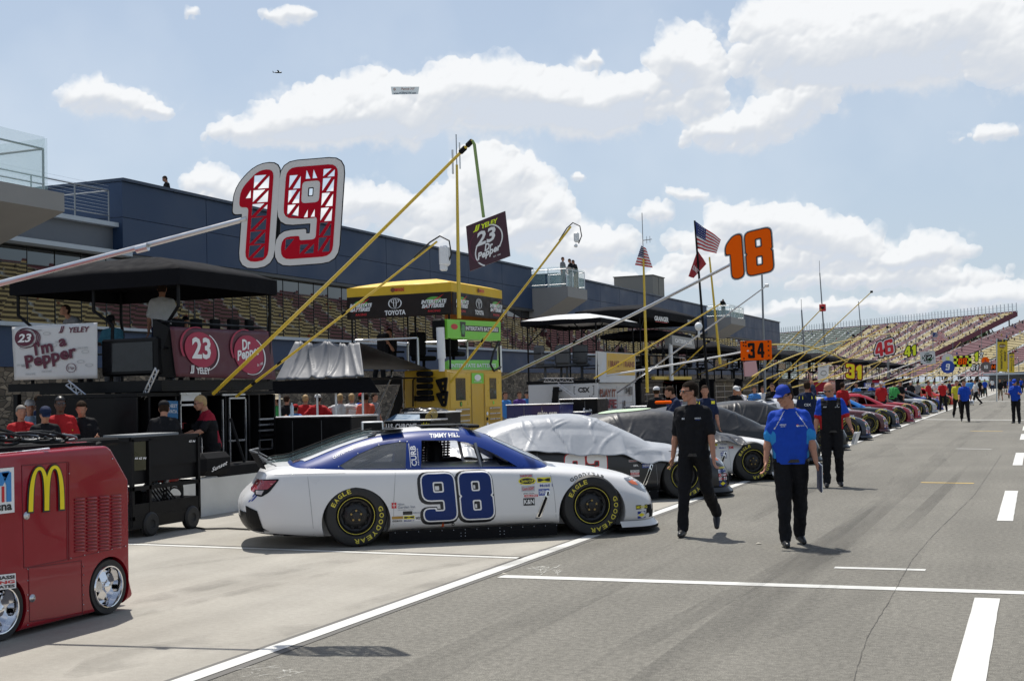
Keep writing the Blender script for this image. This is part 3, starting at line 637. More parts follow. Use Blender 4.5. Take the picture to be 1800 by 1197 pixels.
stand('tall tan and maroon striped grandstand rising to a railed top',PD(1400,667,905),PD(1545,668,700),PD(1533,573,905),PD(1787,549,700),44,13,[TAN,MAR],900,1)
stand('tan and maroon grandstand cut off by the right picture edge',PD(1560,662,640),PD(2300,662,430),PD(1880,532,640),PD(2700,400,430),44,9,[MAR,TAN],700,2)
stand('distant green grandstand behind the canopies',PD(1250,666,1150),PD(1400,667,912),PD(1330,590,1150),PD(1530,573,912),26,16,[GSE],200,3)
stand('long tan and maroon grandstand across the track',(104,190,2.5),(104,760,2.5),(158,190,34),(158,760,34),26,30,[TAN,TAN,MAR,TAN,MAR],1200,4,aisle=.03,fence=False)
# ---- far buildings and walls at the end of pit road
r=root('pit_office','low grey building with a pale flat roof at the end of pit road','building',PD(1775,668,330)*1.0); r.location.z=0
p=PD(1790,668,330); obj('wall',MB().box((p.x+6,p.y,1.2),(22,10,2.6)),M('slate_wall',(.10,.11,.13),.7),r,world=True); obj('roof',MB().box((p.x+6,p.y,2.72),(24,13,.4)),PALE,r,world=True)
obj('window',MB().box((p.x-1,p.y-5.03,1.3),(5,.1,1.1)),GLS,r,world=True)
p0,p1=PD(1500,669,480),PD(2100,669,420)
d=(p1-p0); ang=math.atan2(d.y,d.x)
r=root('track_wall','white concrete track wall with catch fence in front of the grandstands','wall',((p0.x+p1.x)/2,(p0.y+p1.y)/2,0),ang)
obj('barrier',MB().box((0,0,.55),(d.length,.4,1.1)),PITW,r); mb=MB()
for i in range(26): x=-d.length/2+d.length*i/25; mb.tube([(x,0,1.1),(x,0,6.2),(x,-1.2,7.2)],.11,5)
for h in (2,3.2,4.4,5.6): mb.tube([(-d.length/2,0,h),(d.length/2,0,h)],.04,4)
obj('catch_fence',mb,STL,r)
# ---- trees behind the stands
BRK=M('bark',(.07,.05,.035),.9,bump=.5); LF1=M('leaf_dark',(.030,.055,.018),.6,var=.5,scale=.6); LF2=M('leaf_light',(.06,.10,.03),.6,var=.4,scale=.6)
def tree(p,h,w,lab,seed):
    rs=random.Random(seed); r=root('tree',lab,'tree',(p.x,p.y,-.3),group='trees beyond the grandstands')
    t=MB().tube([(0,0,0),(.1*w,0,h*.35),(0,.05*w,h*.8)],w*.06,7,r2=w*.015)
    for i in range(7): a=rs.uniform(0,2*pi); z=h*rs.uniform(.3,.6); t.tube([(0,0,z),(math.cos(a)*w*.3,math.sin(a)*w*.3,z+h*.2)],w*.022,5,r2=w*.006)
    obj('trunk',t,BRK,r); c=MB()
    cl=[(rs.gauss(0,w*.2),rs.gauss(0,w*.2),h*rs.uniform(.4,.93),w*rs.uniform(.12,.24)) for _ in range(26)]
    for k in range(2600):
        cx,cy,cz,cr=rs.choice(cl); u=Vector((rs.gauss(0,1),rs.gauss(0,1),rs.gauss(0,1))).normalized()*cr*rs.uniform(.55,1.1); q=Vector((cx,cy,cz))+u
        a=Vector((rs.gauss(0,1),rs.gauss(0,1),rs.gauss(0,1))).normalized(); b=a.orthogonal().normalized(); s_=w*.035*rs.uniform(.6,1.3); c.quad(q-a*s_-b*s_*.6,q+a*s_-b*s_*.6,q+a*s_+b*s_*.6,q-a*s_+b*s_*.6,mi=rs.randrange(2))
    obj('crown',c,[LF1,LF2],r,fix=False); return r
for i,(px,d,h,w) in enumerate([(1440,1250,33,22),(1475,1240,36,24),(1505,1230,34,20),(1400,1300,32,20),(1690,860,26,22),(1660,880,22,20),(1715,850,24,18),(1745,840,25,20),(1770,835,22,18)]):
    tree(PD(px,668,d),h,w,'leafy tree topping the green stand, '+['widest crown of the group','tallest crown of the group','nearest the tan seats','farthest left'][i] if i<4 else 'dark tree seen beneath the raised end of the striped stand',i)
# ================================================================== STOCK CARS
# car frame: x forward, y left, z up, origin on the ground midway between the axles
ST=[ # x, zc, zs, ws, wm, wb, zb
 (-2.40,.945,.885,.80,.90,.86,.15),(-2.1,.955,.895,.86,.955,.93,.12),(-1.75,.945,.890,.885,.985,.965,.10),(-1.4,.915,.878,.90,1.0,.985,.11),(-1.0,.895,.865,.90,.985,.965,.14),
 (-.5,.885,.85,.895,.965,.945,.14),(0,.88,.84,.89,.955,.94,.14),(.5,.875,.815,.885,.955,.945,.14),(.85,.87,.80,.875,.965,.955,.14),(1.15,.835,.775,.865,.985,.97,.12),
 (1.4,.80,.75,.85,.995,.98,.10),(1.7,.755,.705,.81,.985,.975,.09),(1.95,.70,.645,.75,.95,.95,.085),(2.08,.645,.585,.68,.89,.90,.085)]
def ring_pts(s):
    x,zc,zs,ws,wm,wb,zb=s; h=zs-zb
    side=[(ws,zs),(ws+.055,zs-.055),(wm,zs-.30*h-.03),(wm+.004,zb+.30*h),(wb,zb)]
    return side
def body_mesh():
    vs=[];rings=[]
    for s in ST:
        x,zc,zs,ws,wm,wb,zb=s; sd=ring_pts(s); r=[]
        top=[(-ws,zs),(-ws*.55,zs+(zc-zs)*.8),(0,zc),(ws*.55,zs+(zc-zs)*.8),(ws,zs)]
        bot=[(wb,zb),(wb*.5,zb),(0,zb),(-wb*.5,zb),(-wb,zb)]
        pts=top+[(a,b) for a,b in sd[1:4]]+bot+[(-a,b) for a,b in reversed(sd[1:4])]
        r=[len(vs)+i for i in range(len(pts))]; vs+=[(x,a,b) for a,b in pts]; rings.append(r)
    n=16; fs=[]
    for i in range(len(rings)-1):
        for j in range(n): a,b=rings[i],rings[i+1]; fs.append((a[j],b[j],b[(j+1)%n],a[(j+1)%n]))
    # caps: rows between left/right points of each level; columns pushed outwards
    def cap(r,tab,sgn):
        lv=[(4,0),(5,15),(6,14),(7,13),(8,12)]   # right(+y) index, left(-y) index
        x0=vs[r[0]][0]; rows=[]
        for k,(ip,im_) in enumerate(lv):
            pass
            if k==0: rows.append([r[0],r[1],r[2],r[3],r[4]]); continue
            if k==4: rows.append([r[12],r[11],r[10],r[9],r[8]]); continue
            rows.append([r[im_]]+[None]*3+[r[ip]])
        # new vertices
        out=[]
        zt=[vs[r[i]][2] for i in (4,5,6,7,8)]
        grid=[rows[0]]
        for k in range(5):
            bul,cor,z=tab[k]; w=[-.86,-.45,0,.45,.86]; row=[]
            wid=vs[r[lv[k][0]]][1]
            for q in w: row.append(len(vs)); vs.append((x0+sgn*(cor+(bul-cor)*(1-q*q)),wid*q*(1.0 if abs(q)<.8 else 1.03),z))
            grid.append(row)
        grid.append(rows[4])
        L_=[r[0],r[15],r[14],r[13],r[12]]; Rr=[r[4],r[5],r[6],r[7],r[8]]
        for k in range(6):
            for j in range(4): fs.append((grid[k][j],grid[k][j+1],grid[k+1][j+1],grid[k+1][j]))
        for k in range(4):
            fs.append((L_[k],grid[k+1][0],grid[k+2][0],L_[k+1])); fs.append((Rr[k],Rr[k+1],grid[k+2][4],grid[k+1][4]))
        fs.append((L_[0],grid[0][0],grid[1][0])) if False else None
        return grid
    cap(rings[0],[(.10,.04,.85),(.14,.06,.73),(.34,.24,.60),(.34,.24,.40),(.28,.18,.20)],-1)
    cap(rings[-1],[(.16,.03,.545),(.23,.04,.46),(.27,.05,.35),(.27,.05,.24),(.26,.05,.12)],1)
    bm=bmesh.new(); bv=[bm.verts.new(v) for v in vs]
    for f in fs:
        f=list(dict.fromkeys(f))
        if len(f)>2:
            try: bm.faces.new([bv[i] for i in f])
            except ValueError: pass
    bmesh.ops.remove_doubles(bm,verts=bm.verts,dist=1e-4); bmesh.ops.holes_fill(bm,edges=bm.edges,sides=8); bmesh.ops.recalc_face_normals(bm,faces=bm.faces)
    me=bpy.data.meshes.new('b'); bm.to_mesh(me); bm.free(); return me
def bake(me,mods,cutters=(),mats=()):
    o=bpy.data.objects.new('tmp',me); C.objects.link(o)
    for m in mats: me.materials.append(m)
    for (ty,kw) in mods:
        md=o.modifiers.new(ty,ty)
        for k,v in kw.items(): setattr(md,k,v)
    for cme in cutters:
        c=bpy.data.objects.new('cut',cme); C.objects.link(c); md=o.modifiers.new('B','BOOLEAN'); md.object=c; md.operation='DIFFERENCE'; md.solver='EXACT'; c.hide_render=True
    bpy.context.view_layer.update(); dg=bpy.context.evaluated_depsgraph_get()
    r=bpy.data.meshes.new_from_object(o.evaluated_get(dg),preserve_all_data_layers=False,depsgraph=dg)
    for x in list(C.objects):
        if x.name.startswith('cut') or x.name.startswith('tmp'): bpy.data.objects.remove(x)
    return r
def to_me(mb,mats=()):
    me=bpy.data.meshes.new('c'); me.from_pydata([tuple(v) for v in mb.v],[],mb.f)
    for m in mats: me.materials.append(m)
    if len(mats)>1: me.polygons.foreach_set('material_index',mb.m)
    bm=bmesh.new(); bm.from_mesh(me); bmesh.ops.recalc_face_normals(bm,faces=bm.faces); bm.to_mesh(me); bm.free(); return me
INT=M('car_interior',(.012,.012,.012),.8,var=.2)
def paint(name,c,var=.03): return M(name,c,.30,coat=.22,var=var,scale=2,rvar=.05,spec=.4)
P_WHITE=paint('car_white',(.68,.68,.68)); P_BLUE=paint('car_blue',(.004,.030,.20))
AXF,AXR,WR=1.39,-1.39,.357
cut=MB()
for ax,rr,zz in ((AXF,.405,.275),(AXR,.392,.285)):
    for sy in (-1,1): cut.tube([(ax,sy*.60,zz),(ax,sy*1.2,zz)],rr,48)
cm=to_me(cut,[INT]); 
for p in cm.polygons: p.material_index=0
_b=body_mesh(); _b.materials.append(P_WHITE)
for p in _b.polygons: p.use_smooth=True
_b=bake(_b,[('SUBSURF',dict(levels=2,render_levels=2))]); 
cutm=to_me(cut); 
def boolcut(me,cutme,mat):
    cutme.materials.clear(); cutme.materials.append(mat)
    o=bake(me,[],[cutme]); return o
BODY=boolcut(_b,cutm,INT); BODY.set_sharp_from_angle(angle=R(38))
# cabin: side points per station: x, belt half width, belt z, mid y/z, roof edge y/z, centre z
CB=[(-2.18,.70,.86,.66,.895,.56,.935,.965),(-1.95,.80,.87,.72,.93,.58,.985,1.005),(-1.6,.855,.87,.75,1.0,.59,1.125,1.145),(-1.2,.865,.86,.74,1.06,.585,1.238,1.27),(-.8,.865,.85,.73,1.08,.58,1.278,1.322),
 (-.3,.86,.84,.725,1.08,.58,1.290,1.338),(.06,.86,.83,.73,1.04,.585,1.250,1.308),(.40,.855,.815,.745,.955,.63,1.095,1.17),(.76,.845,.80,.77,.865,.70,.905,1.0),(1.02,.72,.77,.66,.80,.60,.82,.865)]
vs=[];fs=[]
for (x,yb,zb,ym,zm,yr,zr,zc) in CB:
    vs+=[(x,-yb,zb-.12),(x,-yb,zb),(x,-ym,zm),(x,-yr,zr),(x,-yr*.5,zr+(zc-zr)*.75),(x,0,zc),(x,yr*.5,zr+(zc-zr)*.75),(x,yr,zr),(x,ym,zm),(x,yb,zb),(x,yb,zb-.12),(x,0,zb-.12)]
for i in range(len(CB)-1):
    for j in range(12): a=i*12+j;b=i*12+(j+1)%12; fs.append((a,a+12,b+12,b))
fs+=[tuple(range(12)),tuple(range(len(vs)-12,len(vs)))]
_c=to_me(MB().raw(vs,fs)); _c.materials.append(P_BLUE)
for p in _c.polygons: p.use_smooth=True
_c=bake(_c,[('SUBSURF',dict(levels=2,render_levels=2))])
# side window shapes (x,z) as seen from the side
DOORW=[(-.62,.862),(.53,.838),(.42,.91),(.25,1.01),(.08,1.09),(-.04,1.135),(-.2,1.168),(-.585,1.182)]
QTRW=[(-1.56,.925),(-1.49,.880),(-.80,.866),(-.765,1.165),(-.85,1.172),(-1.1,1.138),(-1.33,1.05)]
ct=MB()
for w in (DOORW,QTRW): ct.prism([(x,-1.2,z) for x,z in w],(0,2.4,0))
CABIN=boolcut(_c,to_me(ct),INT)
CABIN.set_sharp_from_angle(angle=R(38))
# hollow the top of the cabin a little: interior floor is the body; reuse
def bvh(me): 
    return BVHTree.FromPolygons([v.co.copy() for v in me.vertices],[tuple(p.vertices) for p in me.polygons])
_solid=to_me(MB().raw(vs,fs)); _cs=bake(_solid,[('SUBSURF',dict(levels=2,render_levels=2))])
_bs=body_mesh(); _bs=bake(_bs,[('SUBSURF',dict(levels=2,render_levels=2))])
BVS={'body':bvh(_bs),'cabin':bvh(_cs)}
def both_ray(o,d):
    best=None
    for k in BVS:
        h=BVS[k].ray_cast(o,d)
        if h[0] is not None and (best is None or (h[0]-o).length<(best[0]-o).length): best=h
    return best
def conform(tris,ax='-y',off=.003,step=.06,lay=0,mi=0,out=None,tgt=None):
    """lay flat shapes on the car skin: tris=(2-D points, faces) in (x,z) for sides, (x,y) for the top, (y,z) for nose"""
    bm=bmesh.new(); bv=[bm.verts.new((p[0],p[1],0)) for p in tris[0]]
    for f in tris[1]:
        try: bm.faces.new([bv[i] for i in f])
        except ValueError: pass
    a=np.array([p[:2] for p in tris[0]]); mn,mx=a.min(0),a.max(0)
    for k in (0,1):
        c=math.floor(mn[k]/step)*step+step
        while c<mx[k]:
            no=(1,0,0) if k==0 else (0,1,0); co=(c,0,0) if k==0 else (0,c,0)
            bmesh.ops.bisect_plane(bm,geom=bm.verts[:]+bm.edges[:]+bm.faces[:],plane_co=co,plane_no=no,dist=1e-5); c+=step
    D={'-y':Vector((0,1,0)),'+y':Vector((0,-1,0)),'z':Vector((0,0,-1)),'+x':Vector((-1,0,0)),'-x':Vector((1,0,0))}[ax]
    pts=[];miss=set();bm.verts.index_update()
    for v in bm.verts:
        p,q=v.co.x,v.co.y
        o={'-y':Vector((p,-2,q)),'+y':Vector((p,2,q)),'z':Vector((p,q,3)),'+x':Vector((5,p,q)),'-x':Vector((-5,p,q))}[ax]
        h=both_ray(o,D) if tgt is None else BVS[tgt].ray_cast(o,D)
        if not(h and h[0] is not None): miss.add(v.index)
        pts.append(h[0]+(-D)*(off+lay*.0016) if h and h[0] is not None else o+D*1.1)
    fs=[tuple(v.index for v in f.verts) for f in bm.faces if not any(v.index in miss for v in f.verts)]; bm.free()
    (out if out is not None else MB())
    out.raw(pts,fs,mi); return out
def sideshape(loops,side='-y',**k): return conform(tess(loops),side,**k)
WHEEL_PARTS={}
TL=[M('tyre_letter_yellow',(.62,.53,.06),.6,var=.1)]
def arc_text(s,r,a0,a1,h,bold=.02):
    """letters round a circle: angle in degrees from +x, clockwise"""
    mb=([],[]); n=len(s); 
    for i,ch in enumerate(s):
        if ch==' ': continue
        a=R(a0+(a1-a0)*(i+.5)/n); t,w=text(ch,None,h,bold)
        wd=abs(a1-a0)/n*pi/180*r*.84; t,w=text(ch,wd,h,bold)
        t=shift(t,-wd/2,r); t=rot2(t,a-pi/2); o=len(mb[0]); mb[0].extend(t[0]); mb[1].extend([tuple(i+o for i in f) for f in t[1]])
    return mb
def wheel_meshes():
    Mx=Matrix.Rotation(pi/2,4,'X')   # lathe axis z -> -y
    t=MB().lathe([(.205,.0),(.215,-.02),(.235,.012),(.30,.022),(.335,.010),(.352,-.02),(WR,-.05),(WR,-.25),(.345,-.285),(.24,-.30),(.20,-.28)],40,M4=Mx)
    tyre=to_me(t); [setattr(p,'use_smooth',True) for p in tyre.polygons]; tyre.set_sharp_from_angle(angle=R(40))
    r=MB().lathe([(.207,.004),(.20,.006),(.192,-.02),(.180,-.055),(.155,-.065),(.12,-.035),(.075,-.03),(.07,-.02),(.05,-.018),(.045,.01),(.02,.014),(.0005,.014)],36,M4=Mx)
    for i in range(5): a=2*pi*i/5+.3; c=(math.cos(a)*.058,0,math.sin(a)*.058); r.tube([(c[0],.022,c[2]),(c[0],-.0,c[2])],.013,6,mi=1)
    for i in range(10): a=2*pi*i/10; r.ell((math.cos(a)*.135,.045-.0,math.sin(a)*.135),(.02,.004,.02),2,8,5)
    rim=to_me(r,[M('wheel_black',(.015,.015,.016),.35,.3),M('lug_brass',(.32,.22,.08),.4,.7),INT]); [setattr(p,'use_smooth',True) for p in rim.polygons]; rim.set_sharp_from_angle(angle=R(40))
    L_=MB()
    for s,a0,a1 in (('EAGLE',158,100),('GOODYEAR',22,-98)):
        q=arc_text(s,.262,a0,a1,.052,.025); L_.raw([(p[0],-.0235,p[1]) for p in q[0]],q[1])
    q=ring(0,0,.212,.212,.006,40); L_.raw([(p[0],-.0135,p[1]) for p in q[0]],q[1])
    let=to_me(L_,TL)
    return tyre,rim,let
TYRE,RIM,LET=wheel_meshes(); TYRE.materials.append(RUB)
def mesh_obj(name,me,parent,mats=None,loc=(0,0,0),rot=(0,0,0)):
    o=bpy.data.objects.new(name,me); C.objects.link(o); o.parent=parent; o.location=loc; o.rotation_euler=rot
    if mats:
        for i,m in enumerate(mats): o.material_slots[i].link='OBJECT'; o.material_slots[i].material=m
    return o
def parts_shared():
    S={}
    # glass
    def gm(fn): mb=MB(); fn(mb); me=to_me(mb); [setattr(p,'use_smooth',True) for p in me.polygons]; return me
    ws=[(.30,-.52),(.60,-.60),(.93,-.60),(1.0,-.3),(1.02,0),(1.0,.3),(.93,.60),(.60,.60),(.30,.52),(.27,0)]
    S['windshield']=gm(lambda mb:conform(tess([ws]),'z',out=mb,lay=1))
    rw=[(-1.12,-.50),(-1.05,-.3),(-1.03,0),(-1.05,.3),(-1.12,.50),(-1.85,.56),(-2.08,.46),(-2.1,0),(-2.08,-.46),(-1.85,-.56)]
    S['rear_window']=gm(lambda mb:conform(tess([rw]),'z',out=mb,lay=1))
    qg=MB(); 
    for sd in ('-y','+y'): conform(tess([QTRW]),sd,out=qg,off=-.004,tgt='cabin')
    S['quarter_glass']=to_me(qg)
    # bolts round quarter glass + hood pins
    bt=MB()
    for (x,z) in QTRW+[(-1.25,.857),(-1.02,.853)]:
        for sd in ('-y',): conform(disc(x+(.01 if x>-1.2 else -.01),z+(.008 if z>.95 else -.008),.007,n=6),sd,out=bt,off=.006,tgt='cabin')
    S['bolts']=to_me(bt)
    # dark sills: side skirts, rear valance, splitter
    mb=MB()
    for sy in (-1,1):
        mb.box((-.03,sy*.938,.094),(1.98,.035,.125)); 
        for k in range(15): mb.ell((-.95+k*.136,sy*.957,.143),.006,1,6,4)
        for cx in (-.16,.30): 
            for dx in (-.025,.025):
                for dz in (0,-.035): mb.ell((cx+dx,sy*.957,.105+dz),.006,1,6,4)
    S['side_skirt']=to_me(mb,[BLKM,ALU])
    mb=MB(); 
    pts=[]
    for i in range(17): a=-pi/2+pi*i/16; pts.append((1.80+.60*math.cos(a)**.7 if math.cos(a)>0 else 1.80,.985*math.sin(a),.05))
    pts=[(1.72,-.97,.05)]+pts[1:-1]+[(1.72,.97,.05)]
    mb.prism(pts,(0,0,.028)); S['splitter']=to_me(mb)
    # lower nose apron flared to the splitter
    mb=MB(); L1=[];L2=[]
    for i in range(17):
        a=-pi/2+pi*i/16; c=max(math.cos(a),0); s_=math.sin(a)
        L1.append((1.72+.60*c**.6,.985*s_,.155)); L2.append((1.74+.655*c**.62,1.0*s_,.085))
    n=len(L1); mb.raw(L1+L2,[(i,i+1,n+i+1,n+i) for i in range(n-1)]); S['apron']=to_me(mb); [setattr(p,'use_smooth',True) for p in S['apron'].polygons]
    mb=MB(); prof=[(-2.40,.30),(-2.62,.40),(-2.72,.40),(-2.70,.22),(-2.60,.17),(-2.2,.155)]
    for k in range(0,1): pass
    conform(tess([[(-.84,.215),(.84,.215),(.84,.43),(.55,.45),(.5,.36),(-.5,.36),(-.55,.45),(-.84,.43)]]),'-x',out=mb,off=.008,step=.03)
    [conform(tess([[(-2.60,.18),(-2.42,.185),(-2.50,.45),(-2.63,.51)]]),s_,out=mb,off=.008,step=.03) for s_ in ('-y','+y')]
    S['rear_valance']=to_me(mb)
    mb=MB(); [conform(tess([[(-2.5,.155),(-1.84,.115),(-1.84,.135),(-2.5,.20)]]),s_,out=mb,off=.006,step=.04) for s_ in ('-y','+y')]; S['rear_skirt']=to_me(mb)
    # spoiler blade with braces
    mb=MB(); 
    sp=[];
    for i in range(13): y=-.76+1.52*i/12; sp.append(y)
    bx=lambda y:-2.40-.10*(1-(y/.8)**2)
    vs=[];fs=[]
    for y in sp: vs+=[(bx(y)+.02,y,.915),(bx(y)-.075,y*.99,1.095),(bx(y)-.082,y*.99,1.093),(bx(y)+.012,y,.912)]
    for i in range(12):
        for j in range(4): a=i*4+j;b=i*4+(j+1)%4; fs.append((a,b,b+4,a+4))
    fs+=[(0,1,2,3),(48,51,50,49)]; mb.raw(vs,fs)
    for y in (-.6,-.3,0,.3,.6): mb.tube([(bx(y)+.17,y,.935),(bx(y)-.03,y,1.05)],.008,5,mi=1)
    mb.tube([(bx(-.7)-.06,-.7,1.10),(bx(0)-.08,0,1.105),(bx(.7)-.06,.7,1.10)],.010,5,mi=1)
    S['spoiler']=to_me(mb,[BLKM,STL])
    # roof strips and the two fins that run down the rear window
    mb=MB()
    for y in (-.42,.42):
        pts=[]
        for i in range(14):
            x=-1.15-i*.095; h=both_ray(Vector((x,y,3)),Vector((0,0,-1))); pts.append((x,y,h[0].z))
        for i in range(13): a,b=pts[i],pts[i+1]; mb.quad((a[0],y,a[2]-.005),(b[0],y,b[2]-.005),(b[0],y,b[2]+.085),(a[0],y,a[2]+.085)); 
        mb.tube([(p[0],y,p[2]+.085) for p in pts],.008,5,mi=1)
    S['window_fin']=to_me(mb,[GLR,BLKM])
    mb=MB(); 
    for y in (-.36,.36): mb.box((-.92,y,1.31),(.26,.40,.012),0); 
    mb.box((-.30,0,1.340),(.5,.7,.008)); mb.box((.07,0,1.322),(.14,1.0,.035),ch=.01)
    S['roof_flap']=to_me(mb)
    # interior: seat, cage, dash, steering wheel
    mb=MB(); mb.box((-.30,.36,.92),(.16,.46,.42),ch=.05); mb.box((-.14,.36,.84),(.35,.46,.16),ch=.05); mb.box((-.33,.36,1.12),(.12,.26,.14),ch=.04)
    mb.box((.52,0,.80),(.35,1.25,.14),ch=.04); mb.lathe([(.15,0),(.165,.012),(.15,.024),(.14,.012),(.15,0)],18,M4=Matrix.Translation((.25,.36,.93))@Matrix.Rotation(R(70),4,'Y'))
    for y in (-.64,.64):
        mb.tube([(-.62,y,.84),(-.66,y*.86,1.19),(.0,y*.88,1.18),(.45,y*1.0,.90)],.022,6,mi=1)
        mb.tube([(-1.45,y*1.05,.86),(-.70,y*.92,1.16)],.026,6,mi=1)
        mb.tube([(.12,y*1.12,.83),(.05,y*1.05,1.13)],.020,6,mi=1)
    mb.tube([(-.64,-.62,1.1),(-.64,.62,1.1)],.022,6,mi=1); mb.tube([(-.64,-.62,.86),(-.64,.5,1.1)],.022,6,mi=1)
    S['roll_cage']=to_me(mb,[INT,STL])
    # window net on the driver's side
    mb=MB()
    for i in range(10): z=.855+i*.034; mb.box((-.33,.715-(z-.83)*.30,z),(.54,.006,.022),0)
    for i in range(11): x=-.57+i*.048; mb.tube([(x,.715,.84),(x,.61,1.17)],.014,4)
    S['window_net']=to_me(mb)
    # lamps
    mb=MB(); 
    for sd,sg in (('-y',-1),('+y',1)): conform(tess([rnd([(1.83,.655),(1.98,.655),(2.10,.60),(2.17,.50),(2.13,.465),(2.02,.51),(1.90,.575)],.02)]),sd,out=mb,lay=1,step=.03,mi=0)
    for sd in ('-y','+y'): conform(tess([[(1.88,.615),(1.98,.628),(2.02,.56),(1.93,.58)]]),sd,out=mb,lay=2,step=.03,mi=1)
    for sd in ('-y','+y'): conform(tess([[(2.04,.60),(2.10,.575),(2.13,.50),(2.07,.52)]]),sd,out=mb,lay=2,step=.03,mi=2)
    S['headlight']=to_me(mb,[M('lamp_grey',(.22,.23,.25),.2,.4),M('amber_lens',(.55,.12,.03),.2),M('lamp_clear',(.6,.63,.66),.12,.5)])
    mb=MB()
    for sd in ('-y','+y'): conform(tess([rnd([(-2.53,.80),(-2.24,.805),(-2.36,.66),(-2.45,.605),(-2.53,.63)],.03)]),sd,out=mb,off=.006,step=.02,mi=1); conform(tess([rnd([(-2.52,.79),(-2.27,.79),(-2.38,.69),(-2.52,.69)],.02)]),sd,out=mb,off=.011,step=.02,mi=0); conform(tess([[(-2.51,.68),(-2.42,.68),(-2.45,.63),(-2.51,.64)]]),sd,out=mb,off=.011,step=.02,mi=2)
    for s_ in (-1,1): conform(tess([[(s_*.80,.80),(s_*.48,.78),(s_*.52,.70),(s_*.80,.66)]]),'-x',out=mb,lay=1,mi=0)
    S['taillight']=to_me(mb,[M('tail_red',(.28,.01,.02),.15,coat=1),BLK,M('tail_clear',(.5,.45,.45),.2)])
    # grille
    mb=MB(); conform(tess([[(-.55,.42),(.55,.42),(.62,.50),(-.62,.50)]]),'+x',out=mb,lay=1); conform(tess([[(-.62,.17),(.62,.17),(.66,.33),(-.66,.33)]]),'+x',out=mb,lay=1)
    for s_ in (-1,1): conform(tess([[(s_*.75,.18),(s_*.90,.18),(s_*.88,.33),(s_*.78,.33)]]),'+x',out=mb,lay=1)
    conform(tess([[(2.14,.20),(2.21,.20),(2.22,.40),(2.17,.30)]]),'-y',out=mb,lay=1)
    S['grille']=to_me(mb)
    # fender vent
    mb=MB(); 
    conform(tess([rnd([(.70,.225),(.765,.235),(.885,.545),(.845,.56)],.012)]),'-y',out=mb,lay=1,mi=0,step=.05); conform(tess([rnd([(.725,.25),(.755,.25),(.850,.47),(.825,.49)],.008)]),'-y',out=mb,lay=2,mi=1,step=.05)
    conform(tess([rnd([(.842,.50),(.862,.49),(.872,.54),(.85,.545)],.006)]),'-y',out=mb,lay=2,mi=1,step=.05)
    S['fender_vent']=to_me(mb,[CHR,BLKM])
    # seams
    mb=MB()
    def seam(pts,sd='-y',w=.004):
        for i in range(len(pts)-1):
            a,b=Vector(pts[i]),Vector(pts[i+1]); d=(b-a).normalized(); q=Vector((-d.y,d.x))*w/2
            conform(([tuple(a-q),tuple(b-q),tuple(b+q),tuple(a+q)],[(0,1,2,3)]),sd,out=mb,lay=0,step=.08)
    seam([(.90,.76),(.93,.55),(.945,.32),(.95,.18)]); seam([(-1.93,.85),(-1.90,.5),(-1.87,.14)]); seam([(-.93,.83),(-.96,.5),(-.97,.18)]); seam([(-2.3,.852),(-1.5,.845)],w=.003)
    S['panel_seam']=to_me(mb)
    for k in range(14):
        x=-2.5+k*.055
    mb=MB(); mb.tube([(.86,.55,.84),(.86,.55,.93)],.008,5); mb.box((.86,.55,.955),(.015,.05,.06)); S['antenna']=to_me(mb)
    for k in ('quarter_glass','headlight','taillight','side_skirt','window_fin','rear_skirt'):
        class _O: pass
        q=_O(); q.data=S[k]; S[k+'_2']=split_obj(q)
    return S
SH=parts_shared()
def decal(parent,name,items,mats):
    """items: (shape, layer, mat index) already in side coordinates"""
    mb=MB()
    for (t,lay,mi) in items: conform(t,'-y',out=mb,lay=lay,mi=mi,step=.09)
    return obj(name,mb,mats,parent,fix=False)
def loops_at(lp,x,z): return [[(p[0]+x,p[1]+z) for p in l] for l in lp]
def num_items(txt,x,z,h,cols,slant=.0,wd=1.0,gap=.9,d=(.03,.018,0),drop=(0,0),r=1.5):
    it=[]
    for k,(dd,c) in enumerate(zip(d,cols)):
        gl,w=number(txt,h,dd,slant,wd=wd,gap=gap,r=r)
        for g in gl: 
            dx,dz=(drop if k==0 else (0,0)); it.append((tess(loops_at(g,x+dx,z+dz)),k,c))
    return it
def box_items(specs,sx=1.0,x_=0):
    """little sponsor stickers: x0,z0,x1,z1,back mat,text,text mat"""
    it=[]
    for (x0,z0,x1,z1,bm_,tx,tm,*o) in specs:
        cx_=.53 if x0>.2 and x0<1.5 else -.985 if x0<0 else None
        if sx!=1 and cx_ is not None:
            x0,x1=cx_+(x0-cx_)*sx,cx_+(x1-cx_)*sx
            if x0>.2: zc_=.755; z0,z1=zc_+(z0-zc_)*1.06,zc_+(z1-zc_)*1.06
        if bm_ is not None: it.append((rect(x0,z0,x1,z1),0,bm_))
        if tx:
            w=(x1-x0)*.88; h=(z1-z0)*.62; t,_=text(tx,w,h,.02); it.append((shift(t,x0+(x1-x0)*.06,z0+(z1-z0)*.2),1,tm))
    return it
DM=[DWHT,DBLK,RED,DBLU:=BLU,YELD,M('decal_navy',(.012,.04,.26),.4),M('decal_silver',(.42,.45,.48),.4),M('decal_gold',(.40,.22,.03),.4),M('decal_orange',(.85,.13,.02),.4),M('decal_grey_text',(.25,.27,.32),.5)]
